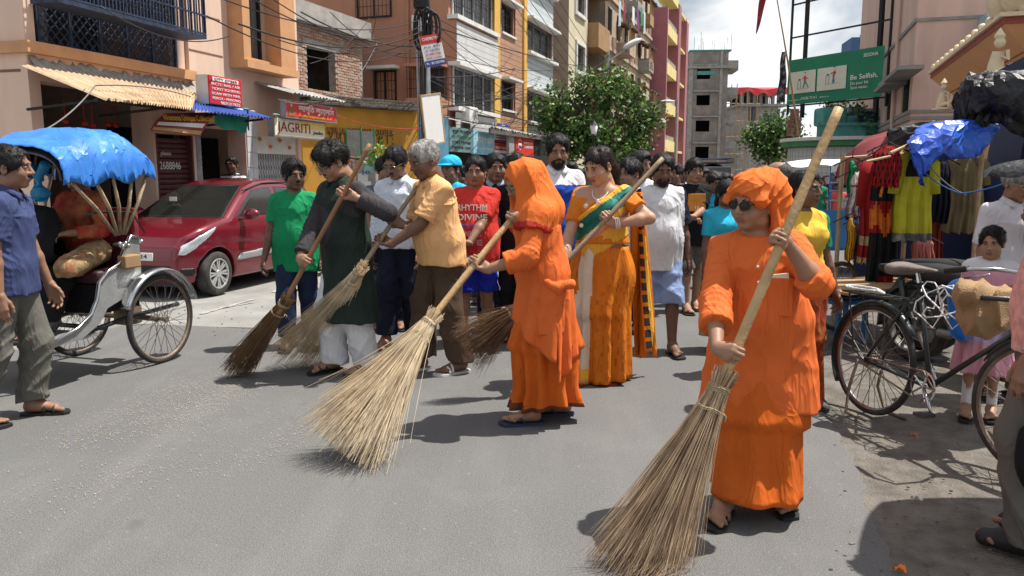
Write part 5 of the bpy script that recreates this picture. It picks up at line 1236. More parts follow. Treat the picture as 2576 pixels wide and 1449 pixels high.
def hand_mesh(pose,h=.0042):
    key = ('hand',pose,h)
    if key in _cache: return _cache[key]
    s = SDF((-.09,-.07,-.11),(.07,.22,.06),h)
    kn = [(-.031,.090,.0),(-.0105,.096,.003),(.0105,.091,.002),(.029,.080,-.003)]
    ln = [(.042,.026,.022),(.047,.029,.023),(.042,.027,.022),(.033,.021,.019)]
    cu = {'relax': [(18,28,20),(22,32,22),(26,36,24),(30,38,26)],'grip': [(58,85,45),(62,88,45),(66,88,45),(70,85,45)],'open': [(6,8,6)]*4}[pose]
    s.cap((0,-.010,0),(0,.006,0),.024,.026,.01,(1,0,0),.9)
    for i,k in enumerate(kn): s.cap((k[0]*.45,.012,0),k,.0165,.0135,.018)
    for i,k in enumerate(kn):
        p = np.array(k); a = 0; sp = (k[0]*(.9 if pose != 'grip' else .15)); rr = .0098 if i < 3 else .0085
        for j in range(3):
            a += R(cu[i][j]); q = p+np.array((sp*.18,cos(a),-sin(a)))*ln[i][j]; s.cap(p,q,rr-.0008*j,rr-.0008*(j+1),.005 if j else .008); p = q
    if pose == 'grip': th = [(-.020,.028,-.006),(-.040,.050,-.028),(-.034,.074,-.052),(-.014,.086,-.064)]
    else: th = [(-.018,.022,-.004),(-.045,.052,-.016),(-.056,.082,-.022),(-.058,.108,-.026)]
    for j,(a,b,ra,rb) in enumerate(zip(th[:-1],th[1:],(.017,.0125,.0108),(.0125,.0108,.009))): s.cap(a,b,ra,rb,.012 if j == 0 else .005)
    v,f = s.mesh(); _cache[key] = (v,f); return v,f
def foot_mesh(h=.006):
    key = ('foot',h)
    if key in _cache: return _cache[key]
    s = SDF((-.08,-.11,-.01),(.09,.23,.16),h)
    s.cap((0,-.045,.036),(0,.02,.045),.033,.036,.02); s.cap((0,-.01,.05),(-.004,.115,.026),.036,.026,.03,(1,0,0),.78); s.cap((0,-.025,.07),(0,-.03,.15),.037,.038,.03)
    for i in range(5):
        x = -.036+.0185*i; y = .150-.008*i-.002*i*i; s.cap((x*.95,.11,.024),(x,y+.012,.016),.013,(.0155,.0115,.0105,.010,.0095)[i],.006)
    s.plane((0,0,.002),(0,0,-1))
    v,f = s.mesh(); _cache[key] = (v,f); return v,f
SOLE = [(-.034,-.085),(0,-.094),(.034,-.085),(.040,-.03),(.042,.05),(.052,.12),(.046,.165),(.015,.188),(-.03,.195),(-.052,.170),(-.053,.11),(-.040,.04),(-.038,-.03)]

def skin_mat(name,c): return mat('skin_'+name,c,.52,.10,14,.06,220,spec=.42,dirt=tuple(x*.75 for x in c),dscale=9,damt=.35)
SK = {'dark': skin_mat('dark',(.165,.084,.052)),'brown': skin_mat('brown',(.265,.14,.088)),'mid': skin_mat('mid',(.33,.18,.112)),'fair': skin_mat('fair',(.45,.26,.17))}
LIPS = {k: mat('lips_'+k,c,.45,.1,10) for k,c in (('dark',(.10,.036,.03)),('brown',(.17,.06,.05)),('mid',(.24,.085,.07)),('fair',(.30,.10,.085)))}
HAIRM = {'black': mat('hair_black',(.009,.008,.008),.55,.4,25,.22,240,spec=.26,stretch=(1,1,.25)),'grey': mat('hair_grey',(.30,.29,.28),.6,.45,40,.5,160,stretch=(1,1,.25)),'salt': mat('hair_salt',(.10,.095,.09),.55,.5,40,.5,160),'brown': mat('hair_brown',(.016,.009,.009),.5,.4,25,.2,160,spec=.3)}
eye_w = mat('eye_white',(.40,.37,.34),.25,.03); eye_d = mat('eye_dark',(.012,.008,.006),.15,.05); lens_m = mat('spectacle_lens',(.035,.032,.032),.1,.05,spec=.6); frame_m = mat('spectacle_frame',(.35,.30,.22),.3,.1,metal=.8); sun_m = mat('sunglass_lens',(.006,.004,.004),.08,.05,spec=.8)
def fabric(name,c,var=.10,bump=.35,bs=320,rough=.88,vs=5,dirt=None,damt=.3,sheen=.0,wrinkle=.55,ds=4):
    fresh = 'fabric_'+name not in MATS
    m = mat('fabric_'+name,c,rough,var,vs,bump*.22,bs*1.6,spec=.2,dirt=dirt,dscale=ds,damt=damt,sheen=sheen)
    if fresh and wrinkle:
        t = m.node_tree; bs_ = t.nodes['Principled BSDF']; tc = t.nodes.new('ShaderNodeTexCoord'); mp = t.nodes.new('ShaderNodeMapping'); mp.inputs['Scale'].default_value = (1,1,.38); mp.inputs['Rotation'].default_value = (.25,.3,0)
        nz = t.nodes.new('ShaderNodeTexNoise'); nz.inputs['Scale'].default_value = 10; nz.inputs['Detail'].default_value = 2; nz.inputs['Distortion'].default_value = .8
        m1 = t.nodes.new('ShaderNodeMath'); m1.operation = 'SUBTRACT'; m1.inputs[1].default_value = .5; m2 = t.nodes.new('ShaderNodeMath'); m2.operation = 'ABSOLUTE'; m3 = t.nodes.new('ShaderNodeMath'); m3.operation = 'POWER'; m3.inputs[1].default_value = .7
        bp = t.nodes.new('ShaderNodeBump'); bp.invert = True; bp.inputs['Strength'].default_value = .8; bp.inputs['Distance'].default_value = .024*wrinkle/.55
        t.links.new(tc.outputs['Object'],mp.inputs[0]); t.links.new(mp.outputs[0],nz.inputs[0]); t.links.new(nz.outputs[0],m1.inputs[0]); t.links.new(m1.outputs[0],m2.inputs[0]); t.links.new(m2.outputs[0],m3.inputs[0]); t.links.new(m3.outputs[0],bp.inputs['Height'])
        old = bs_.inputs['Normal'].links
        if old: t.links.new(old[0].from_socket,bp.inputs['Normal'])
        t.links.new(bp.outputs[0],bs_.inputs['Normal'])
    return m
sole_black = mat('rubber_black',(.015,.015,.017),.6,.2,9); sole_white = mat('rubber_white',(.62,.60,.55),.6,.1,9); leather = mat('tan_leather',(.28,.16,.09),.55,.2,9,.2,80); blue_strap = mat('blue_rubber',(.03,.045,.10),.5,.1)

def ik(a,c,l1,l2,pole):
    a,c = Vec(a),Vec(c); d = c-a; L = d.length; pole = Vec(pole)
    if L > (l1+l2)*.995: k = L/((l1+l2)*.995); l1 *= k; l2 *= k
    x = (l1*l1-l2*l2+L*L)/(2*L); hh = math.sqrt(max(l1*l1-x*x,1e-6)); u = d/L; p = pole-u*pole.dot(u)
    if p.length < 1e-4: p = u.orthogonal()
    return a+u*x+p.normalized()*hh
def frame_yx(y,x):              # rotation with given fingers direction y and approximate x
    y = Vec(y).normalized(); x = Vec(x); x = (x-y*x.dot(y)).normalized(); z = x.cross(y); return Matrix((x,y,z)).transposed()

class Fig: pass
def fold2(s,f,hem,amp,seed,fr,hang=1.0):
    """hanging folds round the body, pulls from the armpits, crushed creases at the elbows"""
    m = np.abs(s.D) < .05; I = np.nonzero(m); P = np.stack([s.ax[i][I[i]] for i in range(3)],-1); r = random.Random(seed+100); o = np.zeros(len(P),dtype=np.float32)
    rid = lambda ph,e=2.0: (1-np.abs(np.sin(ph)))**e-.25
    th = np.arctan2(P[:,1]-f.P.y,P[:,0]-f.P.x); zc = f.S.z-.16*f.k; t = np.clip((zc-P[:,2])/max(.1,zc-hem),0,1); arm = np.ones(len(P))
    for sd in 'RL':
        a,e_,w = np.array(f.sh[sd]),np.array(f.el[sd]),np.array(f.wr[sd])
        d1 = e_-a; q = np.clip(((P-a) @ d1)/(d1 @ d1),0,1); dist = np.linalg.norm(P-(a+q[:,None]*d1),axis=1); d2 = w-e_; q2 = np.clip(((P-e_) @ d2)/(d2 @ d2),0,1); dist2 = np.linalg.norm(P-(e_+q2[:,None]*d2),axis=1)
        on = (np.minimum(dist,dist2) < .085*f.k) & (np.linalg.norm(P-a,axis=1) > .09*f.k); arm[on] = 0
        along = np.where(dist < dist2,q*np.linalg.norm(d1),np.linalg.norm(d1)+q2*np.linalg.norm(d2)); we = np.exp(-((along-np.linalg.norm(d1))/.10)**2)*.9+.35
        sp = PI*along/(.045*f.k)+1.1*np.sin(P[:,0]*34+P[:,2]*21+seed)+.9*np.sin(P[:,1]*29+seed*2)
        o += np.where(on,-rid(sp,1.7)*we*.75,0)
        ap = a-np.array(f.u)*.07*f.k+np.array(f.Yv)*.03*f.k; v = P-ap; d = np.linalg.norm(v,axis=1); sg = 1 if sd == 'R' else -1
        ang = np.arctan2(v[:,2],-sg*(v @ np.array(f.X))); wa = np.exp(-((d-.10*f.k)/(.10*f.k))**2); o += np.where(on,0,-rid(ang*3.2+r.uniform(0,3)+4*d,2.2)*wa*.9)
    for n,w in ((5,.9),(9,.8),(14,.45)):
        env = .55+.45*np.sin(2*th+r.uniform(0,6)+3*P[:,2]); o += -hang*w*arm*env*t**.7*rid(n*.5*th+r.uniform(0,6)+.9*np.sin(4.5*P[:,2]+r.uniform(0,6))+.35*np.sin(13*P[:,2]+r.uniform(0,6)),2.2)
    s.D[I] += amp*o
def person(label,loc,yaw,H=1.68,skin='brown',build=1.0,belly=0.0,female=False,lean=0,side=0,head=(0,0,0),arms=None,feet=None,top=None,bottom=None,shoes=None,hair=('short','black'),face='male',
           moustache=False,beard=False,glasses=None,brow=True,q=1.0,pelvis=None,group=None,seed=1,hips=1.0,extra=None,twist=0,shrug=0.0,legs=True):
    """a figure: Empty at the feet; body is one mesh, hair, eyes and clothes are its parts. local +y is forward, +x the figure's right"""
    loc = Vec(loc); yaw = R(yaw); e = thing('person',label,'person',loc,yaw,group)
    toL = MR(-yaw,3,'Z'); w2l = lambda p: toL @ (Vec(p)-loc)
    k = H/1.70; f = Fig(); f.e = e; f.k = k
    P = Vec((0,0,.90*k)) if pelvis is None else Vec(pelvis)
    u = (MR(R(side),3,'Y') @ MR(-R(lean),3,'X')) @ Vec((0,0,1))
    X = MR(R(twist),3,'Z') @ Vec((1,0,0)); X = (X-u*X.dot(u)).normalized(); Yv = u.cross(X)
    S = P+u*.49*k; b = build
    sh = {'R': S+X*.152*k*b**.5-u*(.028*k-shrug),'L': S-X*.152*k*b**.5-u*(.028*k-shrug)}
    hp = {'R': P+Vec((.088*k,0,-.02*k)),'L': P+Vec((-.088*k,0,-.02*k))}
    la,lf,ll1,ll2 = .285*k,.25*k,.402*k,.392*k
    # head frame
    hpit,hyaw,hroll = head
    Rh = (MR(R(hyaw),3,'Z') @ MR(-R(hpit),3,'X') @ MR(R(hroll),3,'Y'))
    nb = S+u*.035*k; hc = nb+u*.075*k+(Rh @ Vec((0,.022,.085)))*k*.95
    hs = k*(1.09 if face != 'child' else 1.16)
    Mh = MT(hc) @ (Rh.to_4x4()) @ Matrix.Scale(hs,4); f.Mh = Mh; f.hc = hc; f.Rh = Rh
    # feet
    feet = feet or {}; fa = {}; knee = {}
    for sd,sg in (('R',1),('L',-1)):
        ft = feet.get(sd,(sg*.10*k,0,sg*-8,0)); fa[sd] = ft
    # arms
    arms = arms or {}; W_t = {}; el = {}; hm = {}; fl = {}
    for sd,sg in (('R',1),('L',-1)):
        sp = arms.get(sd,('down',8,6))
        pole = X*sg*.5-Yv*.7-u*.3; pose = 'relax'
        if sp[0] == 'down':                        # forward swing, out
            a = R(sp[1]); o = R(sp[2]); d = MR(a,3,'X') @ Vec((sg*sin(o),0,-cos(o)))
            bend = R(sp[3] if len(sp) > 3 else 14); el[sd] = sh[sd]+d*la; d2 = MR(bend,3,'X') @ d; wr = el[sd]+d2*lf
            Rm = frame_yx(d2+Vec((0,.05,0)),Vec((0,-sg*1.0,0)) if True else X)
            # palm faces the thigh
            x_ = Vec((0,-1,0)) if sd == 'R' else Vec((0,1,0)); Rm = frame_yx(d2,x_)
        elif sp[0] == 'grip':                      # world point on a stick, stick direction, elbow hint
            hpnt = w2l(sp[1]); ax = (toL @ Vec(sp[2])).normalized(); pole = Vec(sp[3]) if len(sp) > 3 else pole; pose = 'grip'
            fd = (hpnt-sh[sd]).normalized() if len(sp) < 5 or sp[4] is None else (toL @ Vec(sp[4])).normalized()
            # thumb end of the stick axis
            x_ = ax if (sd == 'R') else -ax
            if len(sp) > 5 and sp[5]: x_ = -x_
            yv = (fd-x_*fd.dot(x_)).normalized(); Rm = Matrix((x_,yv,x_.cross(yv))).transposed(); Rm = Rm if True else Rm
            wr = hpnt-(Rm @ Vec((0,.072,-.036)))*k
            el[sd] = ik(sh[sd],wr,la,lf,pole)
        else:                                      # 'at': world wrist point, fingers direction (world), x hint (world)
            wr = w2l(sp[1]); pole = Vec(sp[4]) if len(sp) > 4 and sp[4] else pole; el[sd] = ik(sh[sd],wr,la,lf,pole)
            fd = toL @ Vec(sp[2]) if len(sp) > 2 and sp[2] else (wr-el[sd]); xh = toL @ Vec(sp[3]) if len(sp) > 3 and sp[3] else Vec((1,0,0)); Rm = frame_yx(fd,xh)
        W_t[sd] = wr; hm[sd] = (MT(wr) @ Rm.to_4x4() @ Matrix.Scale(k*1.02,4),pose)
    f.sh,f.el,f.wr,f.P,f.S,f.u,f.X,f.Yv = sh,el,W_t,P,S,u,X,Yv
    # ankles and knees
    an = {}
    for sd,sg in (('R',1),('L',-1)):
        x,y,ty,lift = fa[sd]; an[sd] = Vec((x,y,.10*k+lift)); knee[sd] = ik(hp[sd],an[sd],ll1,ll2,MR(R(ty)*.5,3,'Z') @ Vec((0,1,0)))
    f.hp,f.knee,f.an = hp,knee,an
    allp = [P,S,hc,*sh.values(),*el.values(),*W_t.values(),*an.values(),*knee.values()]
    lo = np.min([np.array(p) for p in allp],0)-.22*k*b; hi = np.max([np.array(p) for p in allp],0)+.22*k*b; lo[2] = max(lo[2],-.02)
    def torso(s,g,kk=.05,low=True):
        wd = .70; 
        s.cap(P-u*.03*k,P+u*.13*k,(.108*b*hips)*k+g,(.098*b)*k+g,kk,X,wd); s.cap(P+u*.13*k,P+u*.37*k,.098*b*k+g,.112*b*k+g,kk,X,wd if not female else .76)
        s.cap(S-u*.065*k-X*.095*k,S-u*.065*k+X*.095*k,.070*k*b**.5+g,None,kk)
        for sd in 'RL': s.cap(S+u*.012*k,sh[sd],.050*k*b**.5+g,.052*k*b**.5+g,kk)
        if belly: s.ell(P+u*.13*k+Yv*(.055*k*belly),((.135*b)*k+g,(.105+.04*belly)*b*k+g,.17*k+g),.06,Matrix((X,Yv,u)).transposed())
        if female:
            for q_ in (-1,1): s.ell(P+u*.355*k+Yv*.085*k+X*q_*.075*k,(.068*k*b+g,.065*k*b+g,.068*k*b+g),.04)
    # ---------------- body
    h = .0105/q; s = SDF(lo,hi,h)
    torso(s,-.008)
    s.cap(nb-u*.04*k,hc+Rh @ Vec((0,-.03,-.06))*k,.062*k*b**.3,.054*k*b**.3,.03)
    for sd in 'RL':
        ab = b**.6
        s.cap(sh[sd],el[sd],.047*k*ab,.039*k*ab,.03); m = el[sd].lerp(W_t[sd],.28); s.cap(el[sd],m,.038*k*ab,.041*k*ab,.02); s.cap(m,W_t[sd],.041*k*ab,.0275*k,.02)
        if legs:
            sk_ = .55 if (bottom and bottom['kind'] == 'skirt') else 1.0; s.cap(hp[sd],knee[sd],.078*k*b*sk_,.054*k*ab*sk_,.03); m = knee[sd].lerp(an[sd],.3); s.cap(knee[sd],m,.053*k*ab*sk_,.054*k*ab*(.5+.5*sk_),.02); s.cap(m,an[sd],.054*k*ab*(.5+.5*sk_),.037*k,.02)
    parts = [s.mesh()]
    v_,f_ = head_mesh(face,.0055/min(q,1.3)); parts.append((xf(v_,Mh),f_)); nhead = len(f_)
    nb_f = len(parts[0][1])
    for sd in 'RL':
        M_,pose = hm[sd]; v_,f_ = hand_mesh(pose,.0042/min(q,1.2))
        if sd == 'L': v_ = v_*np.array((-1,1,1)); f_ = f_[:,::-1]
        parts.append((xf(v_,M_),f_))
    if legs:
      for sd,sg in (('R',1),('L',-1)):
        v_,f_ = foot_mesh(.0065/min(q,1.2))
        if sd == 'L': v_ = v_*np.array((-1,1,1)); f_ = f_[:,::-1]
        x,y,ty,lift = fa[sd]; Mf = MT((x,y,.018+lift)) @ MR(R(ty),4,'Z') @ MT((0,.035*k,0)) @ Matrix.Scale(k,4); parts.append((xf(v_,Mf),f_))
    V,Fc = joinm(parts); mi = np.zeros(len(Fc),dtype=np.int32)
    hv,hf = head_mesh(face,.0055/min(q,1.3)); ce = hv[hf].mean(1); lip = (np.abs(ce[:,0]) < .024-.35*np.abs(ce[:,2]+.063)) & (ce[:,1] > .078) & (ce[:,2] < -.0525) & (ce[:,2] > -.0745)
    mi[nb_f:nb_f+nhead] = lip
    body = mesh_obj('body',V,Fc,[SK[skin],LIPS[skin]],e,mi,True); f.body = body
    # ---------------- face parts
    for x in (-1,1):
        mb = MB(); mb.cm = 0; mb.ball((x*.031,.0775,.0055),(.0135,.0125,.0070),10,7); mb.cm = 1; mb.ball((x*.031,.0865,.005),(.006,.005,.006),8,6)
        mb.tube([(x*(.031+.013*cos(t)),.0885-.006*abs(cos(t)),.0075+.0065*sin(t)) for t in [PI*j/6 for j in range(7)]],.0016,4)
        o = mb.build('eye',[eye_w,eye_d],e,smooth=True); o.matrix_basis = Mh
    hm_ = HAIRM[hair[1]]; hb = HAIRM['black'] if hair[1] != 'grey' else HAIRM['salt']
    if brow:
        for x in (-1,1): mb = MB(); mb.tube([(x*.014,.0905,.0235),(x*.030,.0885,.0285),(x*.048,.076,.022)],[.0035,.0042,.0018],5); o = mb.build('eyebrow',hb,e,smooth=True); o.matrix_basis = Mh
    if moustache:
        mb = MB(); mb.tube([(-.030,.0735,-.056),(-.015,.0880,-.0480),(0,.0915,-.0455),(.015,.0880,-.0480),(.030,.0735,-.056)],[.0018,.0048,.0042,.0048,.0018],6); o = mb.build('moustache',hb,e,smooth=True); o.matrix_basis = Mh
    if beard:
        s = SDF((-.1,-.05,-.16),(.1,.12,.03),.006); s.ell((0,.024,-.040),(.066,.070,.084),.01); s.ell((0,.066,-.095),(.034,.030,.030),.02)
        s.cap((-.035,.11,-.025),(.035,.11,-.025),.034,None,.01,neg=True); s.plane((0,0,-.025),(0,.25,1)); s.cap((-.022,.10,-.063),(.022,.10,-.063),.010,None,.004,neg=True)
        v_,f_ = s.mesh(); o = mesh_obj('beard',v_+.0022*noise3(v_*170,3)[:,None],f_,hb,e,None,True); o.matrix_basis = Mh
    if hair[0] not in (None,'none'):
        v_,f_ = hair_mesh(hair[0],seed,.006/min(q,1.2)); o = mesh_obj('hair',v_,f_,hm_,e,None,True); o.matrix_basis = Mh
    if glasses:
        mb = MB(); 
        for x in (-1,1): mb.lathe([(.0,0),(.0215,0)],14,MT((x*.032,.100,.002)) @ MR(R(-8*x),4,'Z') @ MR(PI/2,4,'X') @ Matrix.Diagonal((1.12,.82,1,1)))
        ge = mb.build('spectacle_lenses',sun_m if glasses == 'sun' else lens_m,e)
        if glasses != 'sun':
            ge.data.materials[0] = mat('clear_lens',(.10,.075,.06),.08,.02,spec=.5); ge.data.materials[0].node_tree.nodes['Principled BSDF'].inputs['Alpha'].default_value = .22
        ge.matrix_basis = Mh; mb = MB()
        for x in (-1,1):
            mb.tube([MT((x*.032,.1005,.002)) @ MR(R(-8*x),4,'Z') @ Vec((.0245*cos(t),0,.018*sin(t))) for t in [2*PI*j/14 for j in range(14)]],.0018 if glasses != 'sun' else .0025,5,closed=True)
            mb.tube([(x*.056,.097,.006),(x*.080,.04,.008),(x*.084,-.01,.004)],.002,5)
        mb.tube([(-.009,.102,.004),(0,.104,.008),(.009,.102,.004)],.0018,5)
        o = mb.build('spectacle_frame',frame_m if glasses != 'sun' else MATS['black_iron'],e); o.matrix_basis = Mh
    # ---------------- clothes
    def limb_sleeve(s,sd,frac,g,flare=0.0):
        pts = [sh[sd],el[sd],W_t[sd]]; ab = b**.6
        r0,r1,r2 = .052*k*ab+min(g,.010*k),.044*k*ab+g*.8,.036*k+g*.8
        if frac <= 1: s.cap(sh[sd],sh[sd].lerp(el[sd],frac),r0,r0+(r1-r0)*frac+flare,.02,cut=.0)
        else: s.cap(sh[sd],el[sd],r0,r1,.02); s.cap(el[sd],el[sd].lerp(W_t[sd],frac-1),r1,r1+(r2-r1)*(frac-1)+flare,.025,cut=.0)
    hh = .0098/q
    if top:
        g = top.get('ease',.012)*k; hem = top.get('hem',.50)*H; s = SDF(np.minimum(lo,(-.45*k,-.4*k,0)),np.maximum(hi,(.45*k,.4*k,0)),hh) if hem < .4*H else SDF(lo,hi,hh)
        torso(s,min(g,.010*k))
        if g > .012*k: s.cap(P+u*.13*k,P+u*.34*k,.098*b*k+g,.110*b*k+g*.8,.04,X,.70 if not female else .76)
        if belly and g > .012*k: s.ell(P+u*.13*k+Yv*(.055*k*belly),((.135*b)*k+g,(.105+.04*belly)*b*k+g,.17*k+g),.06,Matrix((X,Yv,u)).transposed())
        fr = top.get('sleeve',.6)
        if pelvis is None or top.get('skirt',True):
            fl_ = top.get('flare',.0)*k; s.cap(P+u*.06*k,Vec((P.x,P.y,hem-.16)),.116*b*k*hips+g,.118*b*k*hips+g+fl_,.06,(1,0,0),.70)
        for sd in 'RL': limb_sleeve(s,sd,fr[sd] if isinstance(fr,dict) else fr,g,top.get('cuff',.004))
        s.plane((0,0,hem),(0,0,-1))
        s.plane(nb+u*(.025 if not top.get('low') else -.02)*k,u+Yv*(.35 if not top.get('low') else .8))
        if top.get('open'): s.cap(nb+Yv*.1*k+u*.05*k,nb+Yv*.13*k-u*top['open']*k,.045*k,.004*k,.01,neg=True)
        s.folds((.55 if q > .7 else 1.2)*top.get('fold',.0085)*k,.85*top.get('wl',.11)*k,seed,top.get('dirs'),top.get('warp',.6))
        if q > .7: fold2(s,f,hem,1.15*top.get('fold',.0085)*k,seed,fr,top.get('hang',1.0))
        v_,f_ = s.mesh(); v_ = smooth_v(v_,f_,1,.4); mats_ = top['mat'] if isinstance(top['mat'],list) else [top['mat']]
        mi = top['mi'](v_[f_].mean(1),f) if 'mi' in top else None
        f.top = mesh_obj(top.get('name','shirt'),v_,f_,mats_,e,mi,True)
        if top.get('collar'):
            mb = MB(); c0 = nb+u*.012*k; cm = top['collar'] if not isinstance(top['collar'],bool) else mats_[0]
            for x in (-1,1):
                mb.add([c0+X*x*.0*k-Yv*.068*k+u*.045*k,c0+X*x*.060*k-Yv*.015*k+u*.040*k,c0+X*x*.050*k+Yv*.055*k+u*.012*k,c0+X*x*.012*k+Yv*.078*k-u*.012*k,c0+X*x*.045*k+Yv*.098*k-u*.055*k,c0+X*x*.085*k+Yv*.055*k-u*.012*k,c0+X*x*.088*k-Yv*.02*k+u*.010*k,c0-Yv*.088*k+u*.010*k],[(0,1,6,7),(1,2,5,6),(2,3,4,5)])
            o = mb.build('collar',cm,e,smooth=True,fix=False); sm = o.modifiers.new('thick','SOLIDIFY'); sm.thickness = .006
        if top.get('buttons'):
            mb = MB()
            for j in range(top.get('nb',5)):
                p_ = f.front(P+u*(.40-.075*j)*k) if hasattr(f,'front') else P+u*(.40-.075*j)*k+Yv*(.125*b*k+g+.004); mb.ball(p_,(.006,.004,.006),8,5)
            mb.build('buttons',top['buttons'],e)
    if bottom:
        kind = bottom['kind']
        if kind in ('pants','shorts'):
            g = bottom.get('ease',.014)*k; s = SDF(lo,hi,hh); cutz = bottom.get('hem',.06)*H; wl_ = bottom.get('leg',.075)*k
            s.cap(P-u*.03*k,P+u*.12*k,.110*b*hips*k+g*.6,.102*b*k+g*.6,.03,X,.72)
            for sd in 'RL':
                s.cap(hp[sd],knee[sd],.088*k*b+g*.5,max(wl_,.060*k*b)+g*.5,.04); end = an[sd]+Vec((0,0,-.06*k)) if kind == 'pants' else knee[sd].lerp(an[sd],.5)
                s.cap(knee[sd],end,max(wl_,.060*k*b)+g*.5,wl_+g*.3,.04)
            if kind == 'shorts': s.plane((0,0,cutz),(0,0,-1))
            else: s.plane((0,0,cutz),(0,.1,-1))
            s.plane(P+u*.14*k,u)
            s.folds(1.2*bottom.get('fold',.008)*k,bottom.get('wl',.12)*k,seed+7,[(.8,.3,.5),(-.6,.6,.7),(.2,-.8,1)],.9)
            v_,f_ = s.mesh(); v_ = smooth_v(v_,f_,1,.4); mats_ = bottom['mat'] if isinstance(bottom['mat'],list) else [bottom['mat']]; mi = bottom['mi'](v_[f_].mean(1),f) if 'mi' in bottom else None
            mesh_obj('trousers' if kind == 'pants' else 'shorts',v_,f_,mats_,e,mi,True)
        elif kind == 'skirt':
            skirt(f,e,bottom,P,u,k,b*hips,seed)
    # ---------------- footwear
    if shoes and legs:
        for sd,sg in (('R',1),('L',-1)):
            x,y,ty,lift = fa[sd]; Mf = MT((x,y,lift)) @ MR(R(ty),4,'Z') @ MT((0,.035*k,0)) @ Matrix.Scale(k,4)
            st = shoes['kind']; sole = shoes.get('sole',sole_black); strap = shoes.get('strap',sole_black)
            if st == 'shoe':
                s = SDF((-.09,-.12,-.005),(.1,.24,.15),.0085); s.cap((0,-.05,.045),(0,.05,.05),.043,.044,.03); s.cap((0,.0,.055),(-.002,.135,.034),.045,.036,.03,(1,0,0),.86); s.cap((0,-.03,.06),(0,-.03,.10),.045,.043,.02,cut=.0); s.plane((0,0,.002),(0,0,-1)); v_,f_ = s.mesh()
                if sd == 'L': v_ = v_*np.array((-1,1,1)); f_ = f_[:,::-1]
                o = mesh_obj('shoe',v_,f_,strap,e,None,True); o.matrix_basis = Mf
                continue
            mb = MB(); pts = [(p[0]*(-sg if False else 1)*(1 if sd == 'R' else -1)*1.08,p[1]*1.03) for p in SOLE]
            mb.prism(pts,.001,.018,axis='z'); so = mb.build('sandal',sole,e,smooth=40); so.matrix_basis = Mf
            mb = MB(); m_ = 1 if sd == 'R' else -1
            def arc(y0,y1,hgt,wd,r_=.007):
                mb.tube([(m_*wd*cos(t),y0+(y1-y0)*(.5-.5*cos(t)),.02+hgt*sin(t)) for t in [PI*j/8 for j in range(9)]],r_,6)
            if st == 'flip':
                for x_ in (-1,1): mb.tube([(x_*.044,.03,.02),(x_*.036,.06,.052),(m_*-.014,.125,.046),(m_*-.018,.140,.02)],[.007,.008,.007,.006],6)
            else:
                arc(.10,.115,.042,.05,.010); arc(.075,.055,.058,.046,.010)
                if st == 'strap3': arc(-.02,.03,.075,.043,.009); mb.tube([(-.042,-.02,.05),(0,-.085,.055),(.042,-.02,.05)],.007,6)
            mb.build('strap',strap,so,smooth=True)
    if extra: extra(f)
    f.Rm = MT(loc) @ MR(yaw,4,'Z')
    return f

